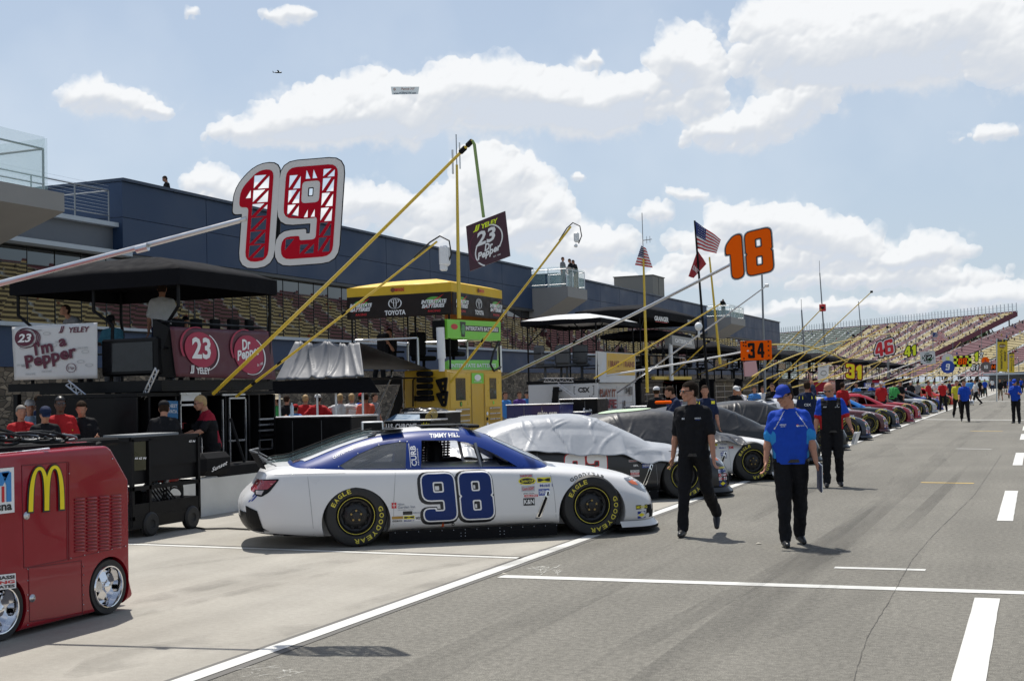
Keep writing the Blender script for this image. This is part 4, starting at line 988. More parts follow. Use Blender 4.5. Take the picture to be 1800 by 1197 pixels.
def make_car(label,body=P_WHITE,cabin=None,group='stock cars parked along the pit wall',full=True,wheel=None,name='stock_car'):
    r=root(name,label,'race car',group=group)
    b=mesh_obj('body',BODY,r,[body,INT]) if len(BODY.materials)>1 else mesh_obj('body',BODY,r,[body])
    c=mesh_obj('cabin',CABIN,r,[cabin or body]+([INT] if len(CABIN.materials)>1 else []))
    for k in ('quarter_glass','quarter_glass_2'):
        if not SH[k].materials: SH[k].materials.append(QGL)
        mesh_obj('quarter_window',SH[k],c)
    for nm,k,mt in (('windshield','windshield',GLS),('rear_window','rear_window',GLS),('window_net','window_net',BLKM)):
        if not SH[k].materials: SH[k].materials.append(mt)
        mesh_obj(nm,SH[k],c)
    for nm in ('side_skirt','splitter','rear_valance','rear_skirt','spoiler','window_fin','roof_flap','roll_cage','headlight','taillight','grille','fender_vent','panel_seam','antenna','bolts','apron','headlight_2','taillight_2','side_skirt_2','window_fin_2','rear_skirt_2'):
        me=SH[nm]; nm=nm.replace('_2','')
        if not me.materials: me.materials.append({'splitter':BLKM,'rear_valance':BLK,'rear_skirt':BLKM,'roof_flap':BLK,'grille':BLKM,'panel_seam':M('seam_grey',(.25,.25,.26),.6),'antenna':STL,'bolts':ALU,'apron':P_WHITE}[nm])
        o=mesh_obj(nm,me,r)
        if nm=='apron': o.material_slots[0].link='OBJECT'; o.material_slots[0].material=body
    for (x,y) in ((AXF,-.955),(AXR,-.965),(AXF,.955),(AXR,.965)):
        w=bpy.data.objects.new('wheel',TYRE); C.objects.link(w); w.parent=r; w.location=(x,y,WR); w.rotation_euler=(0,0,0 if y<0 else pi)
        mesh_obj('rim',RIM,w)
        if y<0: mesh_obj('lettering',LET,w)
    return r
QGL=M('quarter_glass',(.16,.17,.18),.12,var=.3,scale=3,alpha=.62,rvar=.05,spec=.6)
HEAD=R(33.2)
def place(o,px,py,ang=HEAD,ref=(2.44,0.0)):
    """put the splitter tip over the photo's ground point"""
    g=G(px,py); c,s=math.cos(ang),math.sin(ang); o.location=(g.x-ref[0]*c+ref[1]*s,g.y-ref[0]*s-ref[1]*c,0); o.rotation_euler=(0,0,ang)
# ---------------- hero: white car with blue roof, number 98
hero=make_car('white stock car with a blue roof and a large blue 98 on its door',P_WHITE,P_BLUE,name='stock_car')
Rr,Ff=G(629,961.5),G(1041,941.5); mid=(Rr+Ff)/2; q=Vector((-math.sin(HEAD),math.cos(HEAD),0))*.965
hero.location=mid+q; hero.rotation_euler=(0,0,HEAD)
cabin_extra=[]
decal(hero,'door_number',num_items('98',-.60,.262,.535,(1,0,3),wd=1.17,gap=1.15,d=(.038,.016,.0),drop=(-.014,-.010),slant=-.07,r=1.7),[DWHT,DBLK,RED,M('number_blue',(.003,.022,.13),.5,spec=.3)])
it=box_items([(.53,.715,.655,.755,6,'NASCAR',2),(.535,.645,.665,.705,1,'Sprint CUP',4),(.69,.655,.82,.712,4,'M',1),(.705,.60,.84,.645,None,'Mobil 1',5),(.54,.565,.665,.625,6,'Coors LIGHT',2),
 (.70,.515,.80,.585,3,'SHERWIN',0),(.545,.530,.665,.557,0,'LINCOLN',1),(.565,.503,.69,.528,2,'WELDERS',0),(.555,.41,.66,.492,1,'K&N',0),
 (-.885,.345,-.80,.385,1,'',0),(-.985,.30,-.885,.332,7,'',1),(-.88,.295,-.78,.332,4,'M',1),(-.985,.262,-.885,.295,None,'EDELBROCK',1),(-.88,.262,-.785,.290,None,'Mobil 1',5),(-.775,.27,-.72,.33,0,'WIX',1),(-.80,.35,-.72,.375,None,'FREESCALE',9)],1.28)
it+=[(disc(.615,.675,.105,.044),0,4),(disc(.615,.675,.090,.034),.5,1)]
for tx,x,z,w,h,c in (('Hilton',-.915,.455,.075,.028,9),('Garden Inn',-.915,.418,.20,.034,9),('Detroit Metro Airport',-.915,.394,.18,.014,9)):
    t,_=text(tx,w,h,.012); it.append((shift(t,x,z),1,c))
it+=[(rect(-.985,.425,-.93,.49),0,2),(rect(-.98,.455,-.935,.460),1,0),(rect(-.96,.43,-.955,.485),1,0)]
it+=[(tess([[(-.40,.215),(-.375,.215),(-.375,.185),(-.362,.185),(-.3875,.155)]+[(-.413,.185),(-.40,.185)]]),1,8),(rect(-.40,.185,-.375,.232),1,8),(disc(-.27,.205,.018,n=10),1,1),(disc(-.27,.205,.008,n=8),2,0)]
it+=[(rect(1.93,.285,2.10,.335),0,1),(shift(text('MOOG',.155,.034,.03)[0],1.938,.293),1,4),(rect(1.95,.175,2.06,.26),0,5),(tess([[(1.96,.217),(2.005,.24),(2.05,.217),(2.005,.194)]]),1,4)]
it+=[(tess([[(-2.57,.56),(-2.55,.56),(-2.47,.645),(-2.49,.65)]]),1,5),(tess([[(-2.60,.55),(-2.585,.55),(-2.50,.655),(-2.52,.655)]]),1,5)]
decal(hero,'sponsor_decals',it,DM)
# arched word over the front wheel
mb=MB(); q=arc_text('GOODYEAR',.425,122,62,.042,.03); conform(([(p[0]+AXF-.02,p[1]+.275) for p in q[0]],q[1]),'-y',out=mb,lay=1,step=.05); obj('fender_lettering',mb,DBLK,hero,fix=False)
mb=MB(); t,_=text('TIMMY HILL',.36,.050,.025); conform(shift(t,-.48,1.205),'-y',out=mb,lay=1,step=.05); 
t,_=text('CURB',.23,.066,.025); t=rot2(t,pi/2); conform(shift(t,-.662,.892),'-y',out=mb,lay=1,step=.05); t,_=text('RECORDS',.19,.014,.02); t=rot2(t,pi/2); conform(shift(t,-.638,.90),'-y',out=mb,lay=1,step=.05); conform(rect(-.742,.88,-.736,1.15),'-y',out=mb,lay=1)
t,_=text('CRYPTO RACING',.30,.032,.02); t=rot2(t,R(25)); conform(shift(t,-1.62,1.0),'-y',out=mb,lay=1,step=.05); obj('roof_lettering',mb,DWHT,hero,fix=False)
mb=MB(); t,_=text('timmyhillracing.com',.24,.02,.02); t=rot2(t,R(23)); conform(shift(t,-1.38,1.105),'-y',out=mb,lay=1,step=.05); obj('web_lettering',mb,M('decal_tan',(.5,.25,.1),.5),hero,fix=False)
mb=MB(); conform(tess([[(-.98,.62),(-.1,.64),(.0,.60),(0,-.60),(-.1,-.60),(-.98,-.50)]]) if False else tess([[(-1.16,-.49),(-.6,-.47),(-.1,-.47),(-.1,.47),(-.6,.47),(-1.16,.49)]]),'z',out=mb,lay=0); obj('roof_panel',mb,P_WHITE,hero,fix=False)
mb=MB(); conform(tess([[(-1.95,-.60),(-1.62,-.55),(-1.20,-.50),(-1.20,-.40),(-1.66,-.40),(-2.0,-.42)]]),'z',out=mb,lay=2); obj('rear_pillar_panel',mb,P_WHITE,hero,fix=False)
# camera pod on the roof, rear brace bars
pod=MB().box((-1.13,-.28,1.35),(.26,.14,.13),ch=.01); pod.box((-1.13,-.352,1.35),(.22,.006,.095),1); obj('roof_camera_pod',pod,[ALU,BLK],hero)
# ---------------- fabric car covers
def car_cover(parent,mat,seed,hem,x0=-2.45,x1=2.05,amp=.022,name='car_cover'):
    rs=np.random.RandomState(seed); NX,NT=190,120; vs=[];fs=[]
    nA=_fbm(NX,NT,5,seed,3,.45)-.5; nB=_fbm(NX,NT,6,seed+40,2,.35); rid=np.maximum(1-np.abs(nB-.5)*14,0); nD=_fbm(NX,NT,12,seed+140,2,.3); rid=np.maximum(rid,.6*np.maximum(1-np.abs(nD-.47)*15,0)); nE=_fbm(NX,NT,26,seed+240,2,.4); rid=np.maximum(rid,.35*np.maximum(1-np.abs(nE-.5)*14,0)); nC=_fbm(NX,NT,3,seed+80,2)-.5
    # straight folds: long tent-shaped creases running down from the roof edges, a few crossing them
    rr=random.Random(seed); uu_=(x0+(x1-x0)*np.arange(NX)/(NX-1))[None,:]; vv_=((np.arange(NT)/(NT-1)-.5)*3.0)[:,None]; fold=np.zeros((NT,NX))
    for k in range(80):
        big=rr.random()<.35; cu,cv=rr.uniform(x0,x1),rr.choice([-1,1])*rr.uniform(.35,1.5); an=rr.gauss(pi/2,.55) if big else rr.uniform(0,pi); ln_=rr.uniform(.35,.75) if big else rr.uniform(.08,.25); wd_=rr.uniform(.018,.045) if big else rr.uniform(.012,.025); am=rr.uniform(.6,1.4) if big else rr.uniform(.3,.8)
        a_=(uu_-cu)*math.cos(an)+(vv_-cv)*math.sin(an); b_=-(uu_-cu)*math.sin(an)+(vv_-cv)*math.cos(an)+.05*np.sin(a_*5+k)
        fold+=am*np.maximum(1-np.abs(b_)/wd_,0)*np.maximum(1-(a_/ln_)**2,0)
    fold=np.minimum(fold,1.6)
    for i in range(NX):
        x=x0+(x1-x0)*i/(NX-1); hz=np.interp(x,[h[0] for h in hem],[h[1] for h in hem])
        # sample the hull of the cross-section
        pr=[]
        for y in np.linspace(-.93,.93,41):
            h=both_ray(Vector((x,y,3)),Vector((0,0,-1))); z=h[0].z if h and h[0] is not None else .2
            pr.append((y,z+ (.0)))
        # upper convex hull
        hull=[]
        for p in [(-1.0,.3)]+pr+[(1.0,.3)]:
            while len(hull)>1 and (hull[-1][0]-hull[-2][0])*(p[1]-hull[-2][1])-(hull[-1][1]-hull[-2][1])*(p[0]-hull[-2][0])>=0: hull.pop()
            hull.append(p)
        hull=[(-1.035,hz)]+[p for p in hull if p[1]>hz+.05]+[(1.035,hz+.03)]
        L_=[0]
        for k in range(1,len(hull)): L_.append(L_[-1]+math.dist(hull[k],hull[k-1]))
        for j in range(NT):
            s=L_[-1]*j/(NT-1); y=np.interp(s,L_,[p[0] for p in hull]); z=np.interp(s,L_,[p[1] for p in hull])
            e=abs(j/(NT-1)-.5)*2
            d=.024+amp*(nA[j,i]*.30+fold[j,i]*.8)+nC[j,i]*amp*.6; d=max(d,.018)
            yy=y*(1+.0); nyv=y/1.0; nrm=Vector((0,nyv*1.1,1-.6*abs(nyv))).normalized()
            zz=z+nrm.z*d; yy=y+nrm.y*d*1.6
            zz+=max(0,e-.72)*(np.interp(i,np.arange(NX),nA[0,:])*.9+math.sin(i*.26+seed)*.05)
            vs.append((x,yy,zz))
    for i in range(NX-1):
        for j in range(NT-1): a=i*NT+j; fs.append((a,a+1,a+NT+1,a+NT))
    o=obj(name,MB().raw(vs,fs),mat,parent,smooth=True); return o
def cover_on(car,mat,label,seed,hem,**k):
    for ch in list(car.children):
        if ch.name.split('.')[0] in ('roof_flap','antenna','window_fin','window_fin_'): bpy.data.objects.remove(ch)
    o=car_cover(None,mat,seed,hem,**k); o.location=car.location; o.rotation_euler=car.rotation_euler; md=o.modifiers.new('s','SOLIDIFY'); md.thickness=.004
    tag(o,label,'car cover'); return o
SILV=M('silver_cover',(.35,.37,.40),.42,0,var=.05,scale=5,bump=.15,bscale=14); BCOV=M('black_cover',(.016,.017,.019),.38,var=.3,scale=4,bump=.15,bscale=16); GCOV=M('grey_cover',(.035,.036,.040),.42,var=.3,scale=4,bump=.2,bscale=14)
DKPNT=paint('car_dark_grey',(.022,.022,.024)); 
c2=make_car('dark grey stock car number 93 under a silver cover',DKPNT,None)
place(c2,1291,867,ref=(2.42,-.35))
decal(c2,'door_number',num_items('93',-.50,.245,.50,(2,0,0),wd=1.0,gap=.9,d=(.022,.008,.004)),DM[:3])
it=box_items([(.50,.60,.64,.635,6,'Coors LIGHT',2),(.57,.52,.66,.57,None,'IR',0),(.52,.44,.66,.475,0,'LINCOLN',1),(.52,.405,.66,.438,2,'WELDERS',0),(.52,.375,.66,.40,0,'SUNOCO',2),(.70,.575,.86,.61,0,'freescale',5),(.71,.505,.84,.565,3,'SHERWIN',0),
 (1.93,.435,2.12,.475,None,'MOOG',4),(1.95,.375,2.11,.43,0,'EDGE',3),(1.95,.32,2.11,.365,2,'COMP',0),(1.95,.265,2.11,.312,0,'Edelbrock',2),(1.96,.17,2.09,.255,5,'',4)])
it+=[(tess([[(1.975,.212),(2.025,.24),(2.075,.212),(2.025,.184)]]),1,4)]
decal(c2,'sponsor_decals',it,DM)
cover_on(c2,SILV,'crinkled silver cover draped over the dark grey car number 93',21,[(-2.45,.80),(-1.4,.78),(-.6,.80),(.0,.795),(.4,.74),(.85,.60),(1.15,.66),(1.4,.70)],x1=1.36,amp=.017)
c3=make_car('white stock car with a 3M fender sticker, its roof under a wrinkled black cover',P_WHITE,paint('car_lime',(.16,.42,.05)))
place(c3,1394,838,ref=(2.42,-.3))
decal(c3,'sponsor_decals',box_items([(.56,.66,.72,.70,4,'SPRINT',1),(.76,.665,.92,.70,0,'Valvoline',5),(.58,.60,.70,.65,6,'Coors LIGHT',2),(.74,.60,.88,.645,None,'Mobil 1',5),(.92,.58,1.02,.665,None,'3M',2),(.56,.50,.67,.58,1,'JRi',0),(.76,.55,.90,.58,0,'freescale',5),(.77,.48,.88,.54,3,'SHERWIN',0),(.78,.43,.88,.475,9,'',0)]),DM)
mb=MB(); conform(rect(-.9,.62,.55,.69),'-y',out=mb,lay=0); obj('lime_stripe',mb,GRN,c3,fix=False)
_cv=cover_on(c3,GCOV,'wrinkled black cover with a pale lime roof patch over the white car behind number 93',33,[(-2.45,.5),(-1.4,.55),(-.3,.62),(.4,.66),(.9,.72),(1.5,.78)],x1=1.25,amp=.018)
mb=MB()
_t=bvh(_cv.data); _tri=disc(-.75,-.10,.50,.36,30); _bm=bmesh.new(); _bv=[_bm.verts.new((a,b,0)) for a,b in _tri[0]]
for f in _tri[1]: _bm.faces.new([_bv[i] for i in f])
bmesh.ops.subdivide_edges(_bm,edges=_bm.edges,cuts=5,use_grid_fill=True); _mb=MB(); _vs=[]
for v in _bm.verts: h=_t.ray_cast(Vector((v.co.x,v.co.y,3)),Vector((0,0,-1))); _vs.append(h[0]+Vector((0,0,.012)) if h[0] else v.co)
_bm.verts.index_update(); _mb.raw(_vs,[tuple(v.index for v in f.verts) for f in _bm.faces]); _bm.free(); obj('roof_patch',_mb,M('pale_lime',(.42,.55,.38),.5),_cv,fix=False)
c4=make_car('black stock car almost wholly draped in smooth black fabric',paint('car_black2',(.015,.015,.016)),None)
mb=MB(); conform(rect(.2,.58,1.0,.64),'-y',out=mb,lay=0); obj('lime_stripe',mb,GRN,c4,fix=False)
place(c4,1445,812,ref=(2.42,-.3))
cover_on(c4,BCOV,'smooth black cover hanging low over the car behind the man in the bright blue shirt',55,[(-2.45,.35),(-1.4,.40),(0,.40),(1.1,.45),(2.1,.5)],x1=1.9,amp=.012)
c5=make_car('black stock car with a yellow roof edge under a dark cover',paint('car_black',(.012,.012,.013)),YEL)
place(c5,1492,789,ref=(2.42,-.3))
cover_on(c5,BCOV,'dark cover on the fifth parked car, just left of the bald man',77,[(-2.45,.5),(0,.55),(1.3,.6)],x1=1.1,amp=.014)
LIV=[('silver and navy stock car with maroon doors, nearest uncovered car past the bald man',(1533,772),(.03,.035,.05),(.5,.52,.55),'4'),
 ('maroon and brown stock car with a red wheel arch, second past the bald man',(1564,760.5),(.10,.03,.03),(.45,.46,.5),'15'),
 ('black stock car with a silver roof, third past the bald man',(1583,752),(.02,.025,.03),(.02,.16,.50),'16'),
 ('dark red stock car with a bright blue roof',(1607,743.5),(.26,.02,.03),(.35,.015,.03),'42'),
 ('crimson stock car with black roof and yellow arch trim',(1619,736.8),(.32,.02,.03),(.02,.02,.02),'1'),
 ('matt black stock car between the crimson car and the silver one',(1633,730.5),(.02,.02,.022),(.015,.015,.017),'51'),
 ('silver grey stock car parked between a black and a blue one',(1648,726),(.50,.51,.52),(.02,.022,.03),'41'),
 ('dark blue stock car parked just before the bright red one',(1659,721.5),(.02,.04,.20),(.02,.02,.025),'24'),
 ('bright red stock car with an orange nose near the far walkers',(1679,712.5),(.55,.04,.02),(.45,.015,.02),'14'),
 ('black stock car with a yellow roof rail beyond the bright red car',(1690,706),(.02,.02,.02),(.5,.45,.05),'88'),
 ('white and red stock car beyond the man in the white shirt',(1724,695.5),(.6,.6,.6),(.35,.02,.03),'10'),
 ('pale teal stock car standing at the far end of the row',(1735,692),(.3,.45,.45),(.3,.3,.32),'7')]
rs=random.Random(12)
for i,(lab,(px,py),bc,cc,nm) in enumerate(LIV):
    c=make_car(lab,paint('livery_%d'%i,bc,.3),paint('livery_top_%d'%i,cc)); place(c,px,py,HEAD-rs.uniform(-.03,.03),ref=(2.42,-.35))
    decal(c,'door_number',num_items(nm,-.35,.27,.48,(1,0),wd=.9,gap=.8,d=(.02,.0)),[DWHT,DBLK])
    it=box_items([(.54,.60,.68,.66,4,'M',1),(.70,.60,.86,.655,0,'Mobil 1',5),(.55,.50,.68,.56,0,'LINCOLN',2),(.72,.50,.84,.56,3,'',0)]+[(1.94,.16+k*.052,2.12,.16+k*.052+.044,[5,0,2,0,1,4,0][k],['','COMP','EDGE','WELD','K&N','MOOG','3M'][k],[4,2,0,3,0,1,2][k]) for k in range(7)])
    q=arc_text('GOODYEAR',.425,125,55,.045,.03); it.append((([(p[0]+AXF,p[1]+.275) for p in q[0]],q[1]),1,[4,0][i%2]))
    decal(c,'sponsor_decals',it,DM)
# ================================================================== PEOPLE
FT=bpy.data.textures.new('folds','CLOUDS'); FT.noise_scale=.11; FT.noise_depth=2
def remesh(mb,vox,sm=3,cuts=(),fold=0):
    me=to_me(mb); o=bpy.data.objects.new('tmp',me); C.objects.link(o)
    m=o.modifiers.new('r','REMESH'); m.mode='VOXEL'; m.voxel_size=vox; m.use_smooth_shade=True
    m=o.modifiers.new('s','SMOOTH'); m.factor=.5; m.iterations=sm
    if fold: m=o.modifiers.new('d','DISPLACE'); m.texture=FT; m.strength=fold; m.mid_level=.5
    bpy.context.view_layer.update(); dg=bpy.context.evaluated_depsgraph_get()
    r=bpy.data.meshes.new_from_object(o.evaluated_get(dg),preserve_all_data_layers=False,depsgraph=dg); bpy.data.objects.remove(o)
    if cuts:
        bm=bmesh.new(); bm.from_mesh(r)
        for co,no in cuts: 
            g=bmesh.ops.bisect_plane(bm,geom=bm.verts[:]+bm.edges[:]+bm.faces[:],plane_co=co,plane_no=no,clear_outer=True)
        bm.to_mesh(r); bm.free()
    for p in r.polygons: p.use_smooth=True
    return r
def dirv(fl,ab,side,tw=0):   # limb direction hanging down; fl swings to the front (-y), ab to the side (+x for side=1)
    fl,ab=R(fl),R(ab); return Vector((math.sin(ab)*side*math.cos(fl)*1.0,-math.sin(fl),-math.cos(fl)*math.cos(ab))).normalized()
def skeleton(p):
    J={}; lean=Matrix.Rotation(R(p.get('lean',0)),3,'X')
    J['pel']=Vector((0,0,.96)); up=lambda v: J['pel']+lean@Vector(v)
    J['chest']=up((0,0,.34)); J['neck']=up((0,.005,.545)); J['head']=up((0,-.02,.708)); J['lean']=lean
    for s,n in ((1,'L'),(-1,'R')):
        J['hip'+n]=Vector((s*.088,0,.93)); a=p.get('leg'+n,(0,3,0)); d=dirv(a[0],a[1],s); J['kn'+n]=J['hip'+n]+d*.435
        d2=dirv(a[0]-a[2],a[1],s); J['an'+n]=J['kn'+n]+d2*.425; J['ft'+n]=(d2,a[3] if len(a)>3 else 0,a[4] if len(a)>4 else 8)
        J['sh'+n]=up((s*.180,.005,.480)); b=p.get('arm'+n,(0,8,12)); d=dirv(b[0],b[1],s); J['el'+n]=J['sh'+n]+lean@(d*.285)
        tw=b[3] if len(b)>3 else 0
        e=dirv(b[0]+b[2],b[1]-tw,s); J['wr'+n]=J['el'+n]+lean@(e*.255); J['hd'+n]=lean@e; 
    lo=min(J['anL'].z,J['anR'].z)-.085
    if not p.get('sit'):
        for k,v in J.items():
            if isinstance(v,Vector) and not k.startswith('hd'): v.z-=lo
    return J
def foot(mb,J,n,r=.043):
    s=1 if n=='L' else -1; pitch,yaw=J['ft'+n][1],J['ft'+n][2]*s
    f=Vector((math.sin(R(yaw)),-math.cos(R(yaw)),0)); f=(f*math.cos(R(pitch))+Vector((0,0,-math.sin(R(pitch))))).normalized()
    a=J['an'+n]; h=a-f*.045+Vector((0,0,-.042)); t=a+f*.155+Vector((0,0,-.050))
    mb.caps(h,a+f*.05+Vector((0,0,-.035)),r,r,n=10); mb.caps(a+f*.05+Vector((0,0,-.038)),t,r+.003,r*.72,n=10); mb.caps(a+Vector((0,0,.0)),h,.04,.04,n=8)
def hand(mb,J,n,curl=35,k=1.0):
    s=1 if n=='L' else -1; w=J['wr'+n]; d=J['hd'+n].normalized(); side=Vector((0,-1,0)); side=(side-d*side.dot(d))
    if side.length<.2: side=Vector((0,0,1))-d*d.z
    side.normalize(); nor=d.cross(side)*s    # palm faces the thigh
    pc=w+d*.05
    for q in (-.026,-.009,.009,.026): mb.caps(w+side*q*.6,w+d*.085+side*q,.017,.013,n=8)
    for i,(q,L_) in enumerate(((.030,.066),(.011,.075),(-.009,.070),(-.028,.056))):
        c=R(curl*(.55+.15*i)); b=w+d*.088+side*q; d1=(d*math.cos(c)-nor*math.sin(c)); d2=(d*math.cos(2*c)-nor*math.sin(2*c))
        mb.caps(b,b+d1*L_*.5,.0095,.0088,n=7); mb.caps(b+d1*L_*.5,b+d1*L_*.5+d2*L_*.5,.0088,.0075,n=7)
    tb=w+d*.025+side*.028; td=(d*.75+side*.6-nor*.25).normalized(); mb.caps(tb,tb+td*.038,.0125,.0105,n=7); mb.caps(tb+td*.038,tb+td*.038+(d*.9+side*.15-nor*.3).normalized()*.03,.0105,.0085,n=7)
def headrot(J,p):
    hc=J['head']; rz,rx=p.get('look',(0,0)); return Matrix.Translation(J['neck']+Vector((0,0,.03)))@Matrix.Rotation(R(rz),4,'Z')@Matrix.Rotation(R(rx),4,'X')@Matrix.Translation(hc-J['neck']-Vector((0,0,.03)))
def head_geo(mb,H4):
    E=lambda c,r,**k: mb.ell((0,0,0),r,M4=H4@Matrix.Translation(c),nu=16,nv=10)
    E((0,.012,.022),(.076,.095,.092)); E((0,-.028,-.035),(.058,.062,.075)); mb.caps(H4@Vector((0,-.045,-.075)),H4@Vector((0,-.062,-.092)),.034,.024,n=10)
    for s in (-1,1):
        mb.caps(H4@Vector((s*.05,.01,-.055)),H4@Vector((s*.022,-.06,-.095)),.022,.018,n=8); E((s*.078,.012,-.012),(.010,.018,.030)); mb.caps(H4@Vector((s*.018,-.080,.022)),H4@Vector((s*.048,-.070,.020)),.013,.011,n=7); E((s*.042,-.062,-.03),(.022,.022,.022))
    mb.caps(H4@Vector((0,-.083,.008)),H4@Vector((0,-.106,-.028)),.009,.014,n=8); mb.caps(H4@Vector((-.018,-.084,-.060)),H4@Vector((.018,-.084,-.060)),.010,.010,n=7)
def figure(p,vox=.012,fingers=True,build=1.0,shorts=False):
    """meshes of one clothed figure: body, shirt, trousers, shoes"""
    J=skeleton(p); up=lambda x,y,z: J['pel']+J['lean']@Vector((x,y,z-.96)); b=build
    out={}; mb=MB()
    mb.caps(J['neck']-J['lean']@Vector((0,0,.06)),J['neck']+J['lean']@Vector((0,-.012,.07)),.063*b,.054*b)
    H4=headrot(J,p); head_geo(mb,H4)
    for s,n in ((1,'L'),(-1,'R')):
        mb.caps(up(s*.06,0,1.0),up(s*.08,0,1.33),.09*b,.085*b); kf=1 if shorts else .8; mb.caps(J['hip'+n],J['kn'+n],.074*kf,.052*kf); mb.caps(J['kn'+n],J['an'+n],.050*kf,.036*kf)
        m=J['kn'+n].lerp(J['an'+n],.3); mb.ell(m+Vector((0,.02,0)),(.045*kf,.045*kf,.10))
        mb.caps(up(s*.03,0,1.42),J['sh'+n]-J['lean']@Vector((s*.02,0,.02)),.045,.036); mb.caps(J['sh'+n]+(J['el'+n]-J['sh'+n])*.12,J['el'+n],.043*b,.040*b); mb.caps(J['el'+n],J['wr'+n],.043*b,.027); mb.caps(J['el'+n].lerp(J['wr'+n],.2),J['el'+n].lerp(J['wr'+n],.35),.046*b,.043*b)
        if fingers: hand(mb,J,n)
        else: mb.caps(J['wr'+n],J['wr'+n]+J['hd'+n]*.12,.03,.026)
        mb.caps(J['an'+n],J['an'+n]+Vector((0,0,-.03)),.035,.03)
    out['body']=remesh(mb,vox,3)
    mb=MB(); cuts=[]
    for s,n in ((1,'L'),(-1,'R')):
        mb.caps(up(s*.062*b,0,.93),up(s*.075*b,-.006,1.12),.122*b,.118*b,n=14); mb.caps(up(s*.075*b,-.006,1.12),up(s*.105*b,-.002,1.33),.118*b,.118*b,n=14); mb.caps(up(s*.105,-.002,1.33),up(s*.115,.005,1.40),.118*b,.095,n=14)
        mb.caps(up(s*.035,.008,1.455),J['sh'+n]+J['lean']@Vector((-s*.012,0,-.008)),.070,.056,n=12)
        e=J['sh'+n].lerp(J['el'+n],p.get('sleeve',.84)); mb.caps(J['sh'+n]+J['lean']@Vector((-s*.012,0,-.01)),e,.060*b,.066*b,n=12)
    mb.caps(up(0,-.018,1.0),up(0,-.022,1.22),.118*b,.120*b); mb.caps(up(0,-.022,1.22),up(0,-.020,1.40),.120*b,.100); mb.caps(up(0,-.015,1.40),up(0,.006,1.455),.098,.078); mb.caps(up(0,.03,1.2),up(0,.03,1.40),.11*b,.09)
    for a in range(7): th=-2.4+a*.8; mb.caps(up(math.sin(th)*.062,.005-math.cos(th)*-.058,1.495),up(math.sin(th+.8)*.062,.005-math.cos(th+.8)*-.058,1.495),.022,.022,n=7)
    out['shirt']=remesh(mb,max(vox,.010),3,[((up(0,0,.90)),-(J['lean']@Vector((0,0,1))))],fold=.030) if not p.get('sit') else remesh(mb,max(vox,.010),3)
    mb=MB(); sz=.0
    for s,n in ((1,'L'),(-1,'R')):
        mb.caps(J['pel']+Vector((s*.058*b,0,.04)),J['hip'+n],.116*b,.112*b,n=14); e=J['an'+n] if not shorts else J['kn'+n]
        mb.caps(J['hip'+n],J['kn'+n],.105*b,.078*b,n=14)
        if not shorts: mb.caps(J['kn'+n],J['an'+n]+(J['kn'+n]-J['an'+n])*.03,.076*b,.064,n=14); mb.ell(J['an'+n]+Vector((0,-.01,.0)),(.064,.068,.045))
        else: mb.caps(J['kn'+n],J['kn'+n]+Vector((0,0,-.03)),.08*b,.08*b)
    out['trousers']=remesh(mb,max(vox,.010),3,fold=.034)
    mb=MB()
    for n in 'LR': foot(mb,J,n)
    out['shoes']=remesh(mb,max(vox*.9,.009),2)
    mb=MB(); Hh=H4@Matrix.Translation((0,.014,.030)); mb.ell((0,0,0),(.083,.102,.094),M4=Hh,nu=18,nv=12); mb.ell((0,0,0),(.080,.075,.085),M4=H4@Matrix.Translation((0,.035,-.01)),nu=16,nv=10)
    hm=remesh(mb,max(vox*.7,.008),2); bm=bmesh.new(); bm.from_mesh(hm); iv=H4.inverted(); dl=[]
    for f in bm.faces:
        c=iv@f.calc_center_median()
        if (c.y<-.028 and c.z<.052+ (c.y+.03)*-.2) or c.z<-.065 or (abs(c.x)>.055 and -.03<c.y<.03 and c.z<.012): dl.append(f)
    bmesh.ops.delete(bm,geom=dl,context='FACES'); bm.to_mesh(hm); bm.free(); out['hair']=hm
    # cap
    mb=MB(); Hc=H4@Matrix.Translation((0,.010,.040)); n=20; prof=[(.0875,-.004),(.0885,.02),(.083,.045),(.068,.070),(.042,.086),(.006,.092)]
    vs=[];fs=[]
    for r,z in prof: vs+=[Hc@Vector((r*math.cos(2*pi*j/n),r*1.18*math.sin(2*pi*j/n),z)) for j in range(n)]
    for i in range(len(prof)-1):
        for j in range(n): a=i*n+j;c=i*n+(j+1)%n; fs.append((a,c,c+n,a+n))
    mb.raw(vs,fs,0)
    L1=[];L2=[]
    for i in range(9): a=-2.5+1.86*i/8; L1.append(Hc@Vector((.086*math.cos(a),.104*math.sin(a),.004))); L2.append(Hc@Vector((.084*math.cos(a)*.98,.104*math.sin(a)*1.62-.008,-.012-.010*abs(math.cos(a)))))
    mb.raw(L1+L2,[(i,i+1,10+i,9+i) for i in range(8)],1); mb.raw([v-Vector((0,0,.004)) for v in L1+L2],[(9+i,10+i,i+1,i) for i in range(8)],1)
    out['cap']=to_me(mb)
    mb=MB(); 
    for s in (-1,1): mb.ell((0,0,0),(.027,.010,.018),M4=H4@Matrix.Translation((s*.032,-.085,.008))@Matrix.Rotation(R(-s*14),4,'Z'),nu=10,nv=6); mb.tube([H4@Vector((s*.058,-.075,.012)),H4@Vector((s*.080,-.02,.008)),H4@Vector((s*.082,.015,.0))],.0035,5)
    mb.tube([H4@Vector((-.02,-.090,.012)),H4@Vector((.02,-.090,.012))],.004,5); out['sunglasses']=to_me(mb)
    # belt follows the waist
    mb=MB(); 
    for k in range(2): pass
    z=.935; pts=[up(.19*b*math.cos(2*pi*j/24),.124*b*math.sin(2*pi*j/24)*1.0,z) for j in range(25)]
    vs=[];fs=[]
    for q in pts: vs+=[q+Vector((0,0,-.018)),q+Vector((0,0,.018))]
